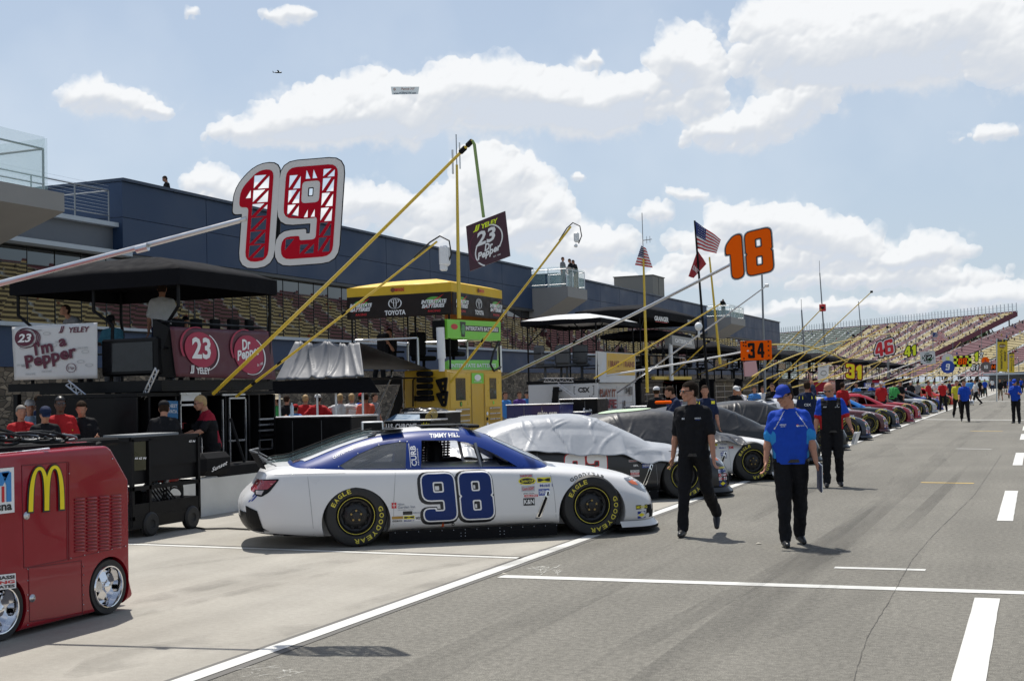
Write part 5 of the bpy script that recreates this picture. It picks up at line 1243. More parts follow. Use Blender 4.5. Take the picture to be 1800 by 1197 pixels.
    for j in range(24): fs.append((2*j,2*j+2,2*j+3,2*j+1))
    mb.raw(vs,fs,0); mb.box(up(0,-.128*b,z),(.05,.012,.036),1,ch=.003); out['belt']=to_me(mb)
    out['J']=J; out['H']=H4
    for k in ('cap','hair'): [setattr(q,'use_smooth',True) for q in out[k].polygons]
    return out
MT=lambda nm,c,r=.75: M('cloth_'+nm,c,r,var=.14,scale=6,bump=.5,bscale=9,spec=.15)
K_BLK=MT('black',(.009,.009,.011)); K_RED=MT('red',(.42,.018,.022)); K_BLU=MT('royal',(.012,.06,.42)); K_NVY=MT('navy',(.012,.02,.055)); K_WHT=MT('white',(.62,.62,.63)); K_KHK=MT('khaki',(.27,.21,.14)); K_TEA=MT('teal',(.05,.16,.22)); K_GRY=MT('grey',(.2,.2,.21)); K_ORG=MT('coral',(.75,.16,.11)); K_LBL=MT('light_blue',(.06,.22,.55)); K_YEL=MT('yellow',(.55,.50,.04)); K_GRN=MT('green',(.05,.3,.08))
SHOE=M('shoe_black',(.013,.013,.014),.45); SOLE=M('shoe_sole',(.5,.5,.5),.6); SHG=M('shoe_tan',(.2,.14,.09),.7)
PROT={}
def proto(key,pose,**k):
    if key not in PROT: PROT[key]=figure(pose,**k)
    return PROT[key]
def add_mesh(nm,me,parent,mats):
    if not len(me.materials):
        for _ in mats: me.materials.append(BLK)
    o=bpy.data.objects.new(nm,me); C.objects.link(o); o.parent=parent
    for i,m in enumerate(mats): o.material_slots[i].link='OBJECT'; o.material_slots[i].material=m
    return o
def dress(r,F,shirt,pants,skin=SKIN,hair=HAIR,cap=None,brim=None,glasses=False,shoes=SHOE,belt=False):
    add_mesh('body',F['body'],r,[skin]); add_mesh('shirt',F['shirt'],r,shirt if isinstance(shirt,list) else [shirt]); add_mesh('trousers',F['trousers'],r,[pants]); add_mesh('shoes',F['shoes'],r,[shoes])
    if hair: add_mesh('hair',F['hair'],r,[hair])
    if cap: add_mesh('cap',F['cap'],r,[cap,brim or cap])
    if glasses: add_mesh('sunglasses',F['sunglasses'],r,[GLS])
    if belt: add_mesh('belt',F['belt'],r,[M('leather_black',(.02,.017,.015),.4),CHR])
    return r
def faceang(p,turn): return math.atan2(p.y,p.x)-pi/2+R(turn)
def person(label,F,pos,turn=0,h=1.80,group=None,**k):
    r=root('person',label,'person',pos,faceang(pos,turn),group,sc=h/1.80); dress(r,F,**k); return r
def chest(r,F,items,mats,k='shirt',name='shirt_print',back=False):
    """print lettering on the chest: item=(shape(x,z local),layer,mat)"""
    t=bvh(F[k]); mb=MB(); sg=1 if back else -1
    for (tri,lay,mi) in items:
        vs=[]
        for p in tri[0]:
            x=-p[0] if back else p[0]
            h=t.ray_cast(Vector((x,sg*1.0,p[1])),Vector((0,-sg,0))); vs.append(h[0]+Vector((0,sg*(.004+.002*lay),0)) if h[0] else Vector((x,sg*.15,p[1])))
        mb.raw(vs,tri[1],mi)
    return obj(name,mb,mats,r,fix=False)
# ---------------- the three men walking towards us
POSE1=dict(legL=(-16,4,30,40,14),legR=(9,3,4,0,-4),armL=(6,8,6),armR=(-4,7,14),look=(-52,4))
F1=figure(POSE1,vox=.0065,build=.94)
g=G(1203,946); foot1=F1['J']['anR']; turn1=-16
m1=root('person','tall man in a black polo shirt and black trousers striding forward in dark sunglasses','person',(0,0,0),sc=1.80/1.80)
dress(m1,F1,K_BLK,K_BLK,glasses=True,belt=True,hair=M('dark_hair',(.014,.009,.006),.85,spec=.08,bump=.5,bscale=120))
def stand_on(r,J,n,px,py,turn):
    g=G(px,py); a=faceang(g,turn); q=Matrix.Rotation(a,3,'Z')@(Vector((J['an'+n].x,J['an'+n].y-.05,0))*r.scale.x); r.location=(g.x-q.x,g.y-q.y,0); r.rotation_euler=(0,0,a)
stand_on(m1,F1['J'],'R',1198,944,turn1)
t,_=text('HENDRICK',.075,.016,.02); chest(m1,F1,[(shift(t,.055,1.355),1,0),(shift(text('CARS.COM',.05,.008,.02)[0],.065,1.342),1,1),(rect(-.095,1.35,-.088,1.372),1,0),(rect(-.075,1.35,-.068,1.372),1,0),(rect(-.088,1.357,-.075,1.364),1,0)],[DWHT,DBLU])
mb=MB(); 
POSE2=dict(legL=(-7,1,12,8,8),legR=(10,1,6,0,0),armL=(7,9,10),armR=(-5,11,24),look=(-50,16))
F2=figure(POSE2,vox=.0065,build=1.08)
J=F2['J']
# light panels on the sleeves and sides, white piping drawn in the shirt's faces
me=F2['shirt']
for _ in range(3): me.materials.append(BLK)
for p in me.polygons:
    c=p.center; mi=0
    for n in 'LR':
        a,b_=J['sh'+n],J['el'+n]; u=(c-a).dot((b_-a).normalized())
        if abs(c.x)>.17 and (c-a.lerp(b_,.5)).length<.2 and u>.185+.02*math.sin(c.y*90): mi=1
    if abs(c.x)>.172 and c.z<1.17 and abs(c.x)<.24 and c.z<1.02+ (abs(c.x)-.17)*2.2: mi=1 if mi==0 else mi
    q=abs(c.x)
    if c.y<.02 and abs(q-(.075+(1.47-c.z)*.62))<.0045 and 1.30<c.z<1.49: mi=2
    p.material_index=mi
m2=root('person','man in a bright royal blue polo and blue and black cap carrying a folder','person',(0,0,0),sc=.965)
dress(m2,F2,[K_BLU,MT('cyan',(.03,.25,.60)),K_WHT],K_BLK,hair=HAIR,cap=K_BLK,brim=MT('cap_blue',(.015,.05,.35)),glasses=True,belt=True)
capm=F2['cap']
for p in capm.polygons:
    c=F2['H'].inverted()@p.center
    if p.material_index==0 and c.y<.0: p.material_index=1
stand_on(m2,J,'R',1382,962,8)
chest(m2,F2,[(shift(text('HENDRICK',.075,.017,.02,.3)[0],-.125,1.335),1,0),(shift(text('cars.com',.05,.010,.02,.3)[0],-.115,1.320),1,0),(shift(text('pepsi',.055,.018,.01)[0],.088,1.320),1,0),(disc(.070,1.332,.014),1,0),(tess([[(.057,1.334),(.083,1.336),(.080,1.342),(.070,1.346),(.060,1.342)]]),2,1)],[DWHT,RED])
mb=MB(); w=J['wrL']+J['hdL']*.09; mb.box((0,0,0),(.018,.23,.30),ch=.004,M4=Matrix.Translation(w+Vector((.012,-.0,-.08)))@Matrix.Rotation(R(8),4,'X')); mb.box((0,0,0),(.008,.222,.29),1,M4=Matrix.Translation(w+Vector((.026,0,-.08)))@Matrix.Rotation(R(8),4,'X'))
fo=obj('folder',mb,[M('folder_navy',(.02,.03,.08),.4),WHT]); 
def hold(o,r,label,cat): o.location=r.location; o.rotation_euler=r.rotation_euler; o.scale=r.scale; tag(o,label,cat)
hold(fo,m2,'slim dark folder held low in the hand of the man in the royal blue polo','folder')
POSE3=dict(legL=(4,2,22,6,6),legR=(9,2,2,0,4),armL=(10,16,26),armR=(0,10,10),look=(-22,26))
F3=figure(POSE3,vox=.008,build=1.04); me=F3['shirt']; J=F3['J']
for _ in range(3): me.materials.append(BLK)
for p in me.polygons:
    c=p.center; mi=0
    for n in 'LR':
        a,b_=J['sh'+n],J['el'+n]; u=(c-a).dot((b_-a).normalized())
        if abs(c.x)>.165 and u>-.05 and (c-a).length<.25: mi=1
        if abs(c.x)>.165 and u>.232: mi=2
    if c.z>1.47 and abs(c.x)<.10: mi=1
    p.material_index=mi
m3=root('person','bald man in a black shirt with blue sleeves looking down at papers','person',(0,0,0),sc=.985)
dress(m3,F3,[K_BLK,K_BLU,K_RED],K_BLK,hair=None,glasses=True,belt=True); stand_on(m3,J,'R',1454,857,4)
chest(m3,F3,[(shift(text('FVP',.06,.020,.025,.3)[0],-.135,1.345),1,0),(shift(text('HENDRICK',.08,.010,.02)[0],.06,1.345),1,0),(star(.10,1.375,.014),1,0)],[DWHT])
w=J['wrL']+J['hdL']*.1; mb=MB()
for k in range(3): mb.box((0,0,0),(.17,.004,.22),M4=Matrix.Translation(w+Vector((.03+.01*k,-.04-.012*k,-.07)))@Matrix.Rotation(R(50+8*k),4,'Z')@Matrix.Rotation(R(20),4,'X'))
hold(obj('papers',mb,WHT),m3,'white sheets of paper in the hand of the bald man','papers')
# ---------------- shared poses for everyone else
def P_(k): return {'stand':lambda:proto('stand',dict(legL=(0,4,0),legR=(2,4,2),armL=(4,9,16),armR=(2,9,12)),vox=.014),
 'walk':lambda:proto('walk',dict(legL=(22,2,4,0),legR=(-18,2,24,26),armL=(-18,8,10),armR=(20,8,20)),vox=.014),
 'hips':lambda:proto('hips',dict(legL=(0,8,0),legR=(0,8,0),armL=(-20,38,70,60),armR=(-20,38,70,60)),vox=.014),
 'phone':lambda:proto('phone',dict(legL=(6,3,6),legR=(-4,3,2),armL=(16,10,80,34),armR=(16,10,80,34),look=(0,22)),vox=.014),
 'work':lambda:proto('work',dict(legL=(4,6,4),legR=(0,6,0),lean=12,armL=(42,14,40),armR=(36,14,50,10),look=(0,14)),vox=.014),
 'up':lambda:proto('up',dict(legL=(0,4,0),legR=(0,4,0),armL=(60,62,70),armR=(20,80,60)),vox=.014),
 'reach':lambda:proto('reach',dict(legL=(0,4,0),legR=(0,4,0),armL=(5,8,20),armR=(150,14,10),look=(0,-8)),vox=.014),
 'sit':lambda:proto('sit',dict(sit=1,legL=(82,6,80,0),legR=(86,8,84,0),armL=(30,10,100,20),armR=(22,12,50),look=(8,8)),vox=.014),
 'lean':lambda:proto('lean',dict(legL=(0,6,0),legR=(0,6,0),lean=38,armL=(40,16,30),armR=(60,10,10),look=(0,-14)),vox=.014),
 'shorts':lambda:proto('shorts',dict(legL=(18,4,4,0),legR=(-16,4,22,20),armL=(10,12,60),armR=(0,10,20)),vox=.014,shorts=True)}[k]()
def P(px,d,label,pose,shirt,pants,turn=0,h=1.76,z=0,**k):
    p=(PD(px,0,d) if isinstance(d,(int,float)) else PX(px,0,-12.45) if d is None else PY(px,0,d[0])); p.z=z
    k.setdefault('group','people along pit road'); return person(label,P_(pose),p,turn,h,shirt=shirt,pants=pants,**k)
def Pg(px,py,label,pose,shirt,pants,turn=0,h=1.78,**k):
    p=G(px,py); k.setdefault('group','people along pit road'); return person(label,P_(pose),p,turn,h,shirt=shirt,pants=pants,**k)
# walkers further down
a=Pg(1697,741.5,'man in a royal blue shirt holding a white helmet beside the parked cars','walk',K_BLU,K_BLK,4)
b=Pg(1684,735,'man in a yellow and black vest half hidden behind the one holding a helmet','walk',K_YEL,K_BLK,10)
Pg(1787,744,'person in a royal blue shirt reading a phone beside the right picture edge','phone',K_BLU,K_BLK,-18,1.72,cap=K_BLU)
Pg(1716,712,'man in a white shirt and dark trousers bending toward the parked cars','walk',K_WHT,K_BLK,-70)
Pg(1732,697,'slim person in a blue shirt behind the man in the white shirt','stand',K_BLU,K_BLK,20)
Pg(1759,704,'bearded man in a black shirt and khaki shorts near the yellow banners','shorts',K_BLK,K_KHK,0,shoes=SHG)
Pg(1776,700,'person in a blue shirt behind the phone reader','stand',K_BLU,K_BLK,30)
Pg(1796,690,'blue shirted person cut by the picture edge','stand',K_BLU,K_BLK,-30)
Pg(1710,703,'person in a light blue shirt beyond the white shirted man','stand',K_LBL,K_GRY,150)
Pg(1767,690,'person in dark clothing between the two yellow banner poles','stand',K_BLK,K_BLK,160)
Pg(1745,688,'person in a pale shirt standing left of the big banner','stand',K_WHT,K_NVY,180)
Pg(1752,686,'person in navy far down pit road under the banner','stand',K_NVY,K_BLK,90)
Pg(1740,684,'small far off person in a grey shirt','stand',K_GRY,K_BLK,0)
H_=MB(); H_.ell((0,0,0),(.13,.16,.13),nu=14,nv=9); H_.box((0,-.11,0),(.17,.1,.07),1,ch=.02)
q=G(1710,735); hl=obj('helmet',H_,[WHT,GLS],smooth=True); hl.location=G(1708,741); hl.location.z=.80; tag(hl,'white racing helmet held low beside the man in royal blue','helmet')
# behind the pit wall, left
P(36,27.5,'man in a bright red polo leaning on the black frame at far left','stand',K_RED,K_BLK,20,1.72,hair=M('grey_hair',(.2,.18,.16),.7),cap=None)
P(52,30,'man with a white cap behind the one in the red polo','stand',M('cloth_sky',(.3,.42,.55),.8),K_GRY,10,1.80,cap=K_WHT)
P(68,31,'man in a dark blue shirt behind the group, face hidden','stand',K_NVY,K_BLK,170,1.9)
P(78,26,'young man with sunglasses on his cap holding a bottle in a black shirt','phone',K_BLK,K_BLK,8,1.70,glasses=True,cap=K_NVY)
k=P(105,26.5,'tall dark skinned man in a red and black crew shirt with yellow stripes','stand',K_RED,K_BLK,10,1.84,skin=SKIND,hair=DBLK,glasses=True)
chest(k,P_('stand'),[(rect(-.16,1.30,.16,1.40),1,1),(rect(-.16,1.28,.16,1.30),1,2),(shift(text('Skittles',.18,.05,.02)[0],-.09,1.20),1,0)],[DWHT,DBLK,YELD])
P(143,27,'bearded man in a black polo with folded hands','phone',K_BLK,K_BLK,-4,1.78,hair=HAIR)
P(167,28.5,'person in a red shirt behind the black stand leg','stand',K_RED,K_BLK,160,1.66)
k=P(286,None,'man seen from behind in a black shirt with white sleeve piping and black cap','work',K_BLK,K_BLK,176,1.76,z=0,cap=K_BLK,hair=HAIR)
k=P(372,None,'tattooed man in a maroon and black crew shirt in profile with orange sunglasses','work',K_BLK,K_BLK,-74,1.84,z=0,glasses=True,hair=HAIRB)
F=P_('work'); sh=[c for c in k.children if c.name.startswith('shirt')][0]; me=sh.data.copy(); sh.data=me; me.materials.append(BLK); me.materials.append(BLK)
for p in me.polygons: c=p.center; p.material_index=1 if (c.z>1.36 or (abs(c.x)>.1 and c.y>.03 and c.z<1.2)) else 0
for i,m in enumerate([K_BLK,MT('maroon',(.28,.012,.03))]): sh.material_slots[i].link='OBJECT'; sh.material_slots[i].material=m
# on top of the left pit box
P(287,(18.6,),'person in a white T-shirt standing on the black pit box','stand',K_WHT,K_NVY,170,1.78,z=2.05,hair=HAIR)
P(198,(18.0,),'man in a teal shirt sitting on the pit box behind the pale banner','phone',K_TEA,K_GRY,-20,1.5,z=1.75,skin=SKIND,cap=K_BLK)
P(150,(18.3,),'man bending over the rail of the pit box with one arm stretched out','lean',K_GRY,K_BLK,-60,1.6,z=2.0)
P(328,(19.3,),'person with a black cap behind the monitors of the pit box','stand',K_BLK,K_BLK,0,1.3,z=1.95,cap=K_BLK)
# around the grey tent
CR=[(472,47,'person in a white top leaning at the tent corner','phone',K_WHT,K_KHK,40,K_WHT),(484,44,'woman in a wide straw hat and green top','stand',K_GRN,K_KHK,-80,None),(503,48,'man in a black shirt beneath the tent','stand',K_BLK,K_BLK,160,None),
 (518,45,'child in a bright blue shirt and red cap','stand',K_LBL,K_GRY,150,K_RED),(536,47,'blond person in a red shirt facing away','stand',K_RED,K_GRY,170,None),(558,46,'man in a dark red shirt and white cap facing away','hips',K_RED,K_KHK,178,K_WHT),
 (597,46,'blond woman in white with both arms raised','up',K_WHT,K_GRY,175,None),(617,48,'blond person in a pale top beside the woman with raised arms','stand',K_WHT,K_BLK,160,None),(634,50,'person in a blue shirt and red cap behind the coral shirt','stand',K_BLU,K_GRY,150,K_RED),(642,46,'person in a coral orange T-shirt facing away','stand',K_ORG,K_GRY,178,None),
 (700,48,'person carrying a light blue backpack beside the yellow pit box','stand',K_GRY,K_BLK,120,None),(657,52,'person in grey between tent and stairs','stand',K_GRY,K_BLK,60,None)]
for px,d,l,po,s,pn,tu,cp in CR: P(px,d,l,po,s,pn,tu,1.80 if px!=518 else 1.55,cap=cp,hair=HAIRB if 'blond' in l else HAIR,group='spectators behind the pit stalls')
hat=MB().lathe([(.19,0),(.17,.012),(.10,.02),(.095,.10),(.06,.125),(.001,.13)],20); q=PD(484,0,44); hat=obj('sun_hat',hat,M('straw',(.55,.47,.33),.8),smooth=True); hat.location=(q.x,q.y,1.70); tag(hat,'wide brimmed straw hat on the woman in the green top','hat')
for px,d,l,po,s,pn,tu,cp in [(925,62,'fan in a bright blue shirt at the stone wall, leftmost of the row','stand',K_LBL,K_GRY,0,K_BLK),(936,64,'fan in a light blue shirt with a white cap at the stone wall','stand',K_LBL,K_KHK,10,K_WHT),(945,66,'fan with a white cap and lanyard at the stone wall','phone',K_WHT,K_GRY,0,K_WHT),(954,64,'fan in royal blue standing right of the lanyard wearer','stand',K_BLU,K_GRY,-10,K_NVY),(912,60,'woman in a purple shirt sitting low at the wall','stand',MT('purple',(.10,.05,.25)),K_GRY,20,None),(887,56,'man with blue shirt and bare legs beside the yellow pit box','stand',K_LBL,K_GRY,30,None),(966,68,'person in a dark shirt near the white truss','stand',K_NVY,K_BLK,0,None)]:
    P(px,d,l,po,s,pn,tu,1.74,cap=cp,group='spectators behind the pit stalls')
# crews working beyond the second car
cw=dict(group='crew members working at the cars')
k=P(1153,44,'person in a black shirt with a white cap walking away','stand',K_BLK,K_KHK,175,1.76,cap=K_WHT,**cw)
k=P(1192,36,'crewman in navy with yellow shoulders leaning over the covered car, hand on its roof','work',K_NVY,K_NVY,-80,1.80,**cw); 
k=P(1238,36,'bearded crewman in navy racing suit with yellow shoulders facing the camera','stand',K_NVY,K_NVY,4,1.76,**cw); chest(k,P_('stand'),[(shift(text('CSX',.14,.05,.02)[0],-.07,1.18),1,0),(rect(-.20,1.40,-.12,1.46),1,1),(rect(.12,1.40,.20,1.46),1,1)],[DWHT,YELD])
k=P(1418,42,'crewman in navy seen from behind holding a cover up','reach',K_NVY,K_NVY,178,1.80,**cw); chest(k,P_('reach'),[(shift(text('CSX',.16,.06,.02)[0],-.08,1.20),1,0),(rect(-.20,1.36,-.10,1.44),1,1),(rect(.10,1.36,.20,1.44),1,1)],[DWHT,YELD],back=True)
P(1287,50,'man in a black shirt and white cap leaning over the far covered car','work',K_BLK,K_BLK,30,1.76,cap=K_WHT,**cw)
P(1303,52,'man in a white shirt and cap leaning next to the one in black','work',K_WHT,K_GRY,-30,1.74,cap=K_GRY,**cw)
P(1357,56,'dark haired man in sunglasses behind the blue and black cap','stand',K_BLK,K_BLK,-20,1.80,glasses=True,**cw)
P(1325,62,'person in light blue beside the red tool cart','stand',K_LBL,K_GRY,0,1.7,**cw); P(1340,64,'crew member in white and black beyond the red tool cart','stand',K_WHT,K_BLK,0,1.7,**cw)
for i,(px,d,s,l) in enumerate([(1548,76,K_RED,'crew member in red with a white cap behind the black cars'),(1568,84,K_GRN,'crew member in a green vest'),(1582,86,K_BLK,'crew member in black right of the green vest'),(1631,95,K_RED,'man in a red shirt working beside the bright red car'),(1656,98,K_RED,'man in a red shirt with grey cap leaning at the orange nosed car'),(1480,60,K_RED,'red shirted person under the black canopy near the 31 sign'),(1505,80,K_LBL,'person in blue shadowed behind the number 31'),(1528,88,K_BLU,'person in a blue shirt between the yellow poles'),(1600,110,K_BLK,'crew member in black beneath the number 41'),(1612,118,K_GRY,'crew member in grey beneath the number 32'),(1644,125,K_WHT,'crew member in white beneath the round number 9 sign'),(1668,132,K_NVY,'crew member in navy right of the round 9 sign'),(1684,150,K_BLK,'crew member in black beneath the number 88'),(1700,160,K_LBL,'far person in light blue near the 51 sign'),(1722,170,K_BLK,'far person in black near the end of the signs')]):
    P(px,d,l,['stand','work','stand'][i%3],s,K_BLK,[0,150,-40,60][i%4],1.76,z=0,cap=K_WHT if i%4==0 else None,**cw)
# people on the balconies and the roof
for X,Y,l,s,pn,po,tu in [(BX+1.9,BA+.9,'man in a grey shirt on the balcony, left of three','x' and K_GRY,K_GRY,'stand',60),(BX+2.0,BA+2.0,'tallest man on the balcony with arms folded','y' and K_BLK,K_GRY,'phone',-60),(BX+2.1,BA+2.7,'man in dark shirt leaning on the balcony corner','z' and K_BLK,K_KHK,'work',-60)]:
    person(l,P_(po),Vector((X,Y,ZB1)),tu,1.85,'people on the building',shirt=s,pants=pn)
q=PX(1272,560,BX+1.2); person('man in black standing alone on the far balcony',P_('phone'),Vector((BX+1.2,max(q.y,BC_+.5),ZB2)),0,1.85,'people on the building',shirt=K_BLK,pants=K_GRY)
q=PX(285,340,BX-1.2); person('dark haired woman on the roof looking at her phone',P_('phone'),Vector((BX-1.0,q.y,8.25)),-75,1.66,'people on the building',shirt=K_BLK,pants=K_BLK,hair=HAIR)
q=PX(1024,480,BX-1); person('person crouching at the roof edge behind the balcony group',P_('lean'),Vector((BX-1,q.y,8.0)),-80,1.4,'people on the building',shirt=K_BLK,pants=K_BLK)
# ================================================================== OBJECTS
class Q4:   # bilinear patch: unit square -> four world corners (ll, lr, ur, ul)
    def __init__(s,ll,lr,ur,ul,off=0):
        s.p=[Vector(v) for v in (ll,lr,ur,ul)]; s.n=((s.p[1]-s.p[0]).cross(s.p[3]-s.p[0])).normalized()
    def __call__(s,x,y,o=0): a,b,c,d=s.p; return a*(1-x)*(1-y)+b*x*(1-y)+c*x*y+d*(1-x)*y+s.n*o
    def put(s,mb,tri,lay=1,mi=0): mb.raw([s(p[0],p[1],.004*lay) for p in tri[0]],tri[1],mi)
    def w(s): return (s.p[1]-s.p[0]).length
    def h(s): return (s.p[3]-s.p[0]).length
    def txt(s,mb,t,x,y,w,h,lay=1,mi=0,bold=.02,shear=0,rot=0):
        q,_=text(t,w,h,bold,shear)
        if rot:
            k=s.w()/s.h(); c,n=math.cos(rot),math.sin(rot); q=([(p[0]*c-p[1]*n/k,p[0]*n*k+p[1]*c) for p in q[0]],q[1])
        s.put(mb,shift(q,x,y),lay,mi)
    def panel(s,mb,th=.02,mi=0): mb.prism(s.p,-s.n*th,mi) if True else 0
def cloth_grid(q,nx,ny,amp,seed,mi=0,mb=None):
    n=_fbm(nx+1,ny+1,6,seed,3)-.5; mb=mb or MB(); vs=[q(i/nx,j/ny,amp*n[j,i]*2) for j in range(ny+1) for i in range(nx+1)]
    return mb.raw(vs,[(j*(nx+1)+i,j*(nx+1)+i+1,(j+1)*(nx+1)+i+1,(j+1)*(nx+1)+i) for j in range(ny) for i in range(nx)],mi)
def canopy(r,x0,x1,y0,y1,ze,zp,vh,mtop,mval,sag=.02,flat=.35):
    """tent roof with a ridge and hanging valance"""
    mb=MB(); nx,ny=14,14; vs=[]
    for j in range(ny+1):
        for i in range(nx+1):
            u,v=i/nx,j/ny; e=min(min(u,1-u),min(v,1-v))*2; z=ze+(zp-ze)*min(1,e/(1-flat))**.8-sag*math.sin(pi*u*2)**2*(1 if e<.2 else .3)
            vs.append((x0+(x1-x0)*u,y0+(y1-y0)*v,z))
    mb.raw(vs,[(j*(nx+1)+i,j*(nx+1)+i+1,(j+1)*(nx+1)+i+1,(j+1)*(nx+1)+i) for j in range(ny) for i in range(nx)])
    o=obj('canopy',mb,mtop,r,world=True,smooth=True); md=o.modifiers.new('s','SOLIDIFY'); md.thickness=.02
    mb=MB(); 
    for (a,b) in (((x0,y0),(x1,y0)),((x1,y0),(x1,y1)),((x1,y1),(x0,y1)),((x0,y1),(x0,y0))):
        k=12; vs=[]
        for i in range(k+1):
            u=i/k; x,y=a[0]+(b[0]-a[0])*u,a[1]+(b[1]-a[1])*u; g=.012*math.sin(u*19); vs+=[(x,y,ze+.005-sag*math.sin(pi*u*2)**2),(x+g,y+g,ze-vh)]
        mb.raw(vs,[(2*i,2*i+2,2*i+3,2*i+1) for i in range(k)])
    v=obj('valance',mb,mval,r,world=True); md=v.modifiers.new('s','SOLIDIFY'); md.thickness=.008
    return o,v
def wroot(name,lab,cat,p,group=None): return root(name,lab,cat,p,0,group)
FAB=M('black_canvas',(.008,.008,.010),.85,spec=.08,var=.25,bump=.3,bscale=6); CARB=M('black_cabinet',(.006,.006,.007),.4,var=.3,spec=.16); MARO=M('maroon_vinyl',(.085,.012,.025),.45,var=.15,bump=.3,bscale=5); WVIN=M('white_vinyl',(.60,.60,.60),.5,var=.05,bump=.25,bscale=5); SCR=M('screen_black',(.008,.008,.01),.12)
GB='pit boxes behind the wall'
def chair_at(r,p,rz,mt=BLKM):
    m=Matrix.Translation(p)@Matrix.Rotation(rz,4,'Z'); mb=MB()
    mb.box((0,0,.50),(.50,.48,.12),ch=.04,M4=m); mb.box((0,.25,.85),(.50,.12,.62),ch=.05,M4=m); mb.box((.28,0,.68),(.06,.40,.05),ch=.02,M4=m); mb.box((-.28,0,.68),(.06,.40,.05),ch=.02,M4=m); mb.tube([m@Vector((0,0,.45)),m@Vector((0,0,.03))],.04,8)
    for a in range(5): mb.tube([m@Vector((0,0,.08)),m@Vector((.27*math.cos(a*1.257),.27*math.sin(a*1.257),.03))],.02,5)
    return obj('chair',mb,mt,r,world=True)
# ---------------- left pit box, number 23
A=wroot('pit_box','large black pit box with maroon 23 banner and pale banner under a black canopy','pit box',(-14.3,18.6,0),GB)
xa,xb,ya,yb=-15.5,-13,PX(300,0,-12.9).y-.1,PX(487,0,-12.9).y
ZD=PX(305,660,-12.94).z
Y1_=ya+.02
mb=MB().box(((xa+xb)/2,(ya+yb)/2,ZD-.16),(xb-xa,yb-ya,.18)); obj('deck',mb,BLK,A,world=True)
mb=MB()
cab0=PX(240,0,-13.1).y; cab1=PX(482,0,-13.1).y
mb.box((-14.1,(cab0+cab1)/2,ZD-.3),(2.0,cab1-cab0,.06)); mb.box((-14.1,(cab0+cab1)/2,.15),(2.0,cab1-cab0,.3)); mb.box((-15,(cab0+cab1)/2,.9),(.1,cab1-cab0,1.8))
for px in (240,262,309,362,396,437,455,482): y=PX(px,0,-13.1).y; mb.box((-14.1,y,.92),(2.0,.05,1.75))
for px0,px1,zz in ((309,362,.92),(396,437,.60),(455,482,1.05),(240,309,1.2),(240,309,.65),(455,482,.45)):
    y0,y1=PX(px0,0,-13.1).y,PX(px1,0,-13.1).y; mb.box((-14,(y0+y1)/2,zz),(1.8,y1-y0,.04))
obj('cabinet',mb,CARB,A,world=True)
mb=MB()
for px in (316,352,390,402,430): y=PX(px,0,-13.06).y; mb.box((-13.06,y,1.05),(.03,.022,1.35))
for px0,px1,py in ((316,352,692),(316,352,712),(390,430,694),(402,430,700),(455,480,737),(455,480,747),(455,480,757),(402,430,775)):
    a,b=PX(px0,py,-13.06),PX(px1,py,-13.06); mb.box((-13.06,(a.y+b.y)/2,a.z),(.03,b.y-a.y,.03))
a,b=PX(318,705,-13.1),PX(350,690,-13.1); mb.box((-13.12,(a.y+b.y)/2,(a.z+b.z)/2),(.05,b.y-a.y,b.z-a.z)); 
a,b=PX(456,790,-13.06),PX(478,772,-13.06); 
for (y,z,sy,sz) in ((a.y,(a.z+b.z)/2,.02,b.z-a.z),(b.y,(a.z+b.z)/2,.02,b.z-a.z),((a.y+b.y)/2,a.z,b.y-a.y,.02),((a.y+b.y)/2,b.z,b.y-a.y,.02)): mb.box((-13.06,y,z),(.03,sy,sz))
obj('aluminium_trim',mb,ALU,A,world=True)
mb=MB(); rs=random.Random(6)
for k in range(26):
    px=rs.choice([rs.uniform(243,305),rs.uniform(318,350),rs.uniform(404,428),rs.uniform(457,480)]); z=rs.choice([.30,.67,.94,1.22]); p=PX(px,0,-13.4); s_=rs.uniform(.06,.16); mb.box((-13.35-rs.uniform(0,.3),p.y,z+s_/2+.02),(.2,s_*rs.uniform(.7,1.6),s_),rs.randrange(4),ch=.01)
obj('stored_gear',mb,[BLKM,STL,M('gear_red',(.25,.02,.02),.5),M('gear_grey',(.12,.12,.13),.5)],A,world=True)
q=Q4(PX(291,735,-13.04),PX(313,736,-13.04),PX(313,705,-13.04),PX(290,704,-13.04)); mb=MB(); q.panel(mb); q.txt(mb,'ANEST',.08,.62,.84,.2,1,1); q.txt(mb,'IWATA',.08,.30,.84,.2,1,1); obj('blue_sign',mb,[M('sign_blue',(.02,.16,.35),.5),DWHT],A,world=True)
def vinyl(r,name,q,mats,draw,amp=.012,seed=3): 
    mb=MB(); cloth_grid(q,24,12,amp,seed,0,mb)
    t=MB(); draw(t); 
    o=obj(name,mb,mats[0],r,world=True,smooth=True); md=o.modifiers.new('s','SOLIDIFY'); md.thickness=.006
    return o,obj('lettering',t,mats[1:],o if False else r,world=True,fix=False)
q=Q4(PX(310,662,-12.94),PX(485,667,-12.90),PX(475,583,-12.94),PX(299,574,-12.94))
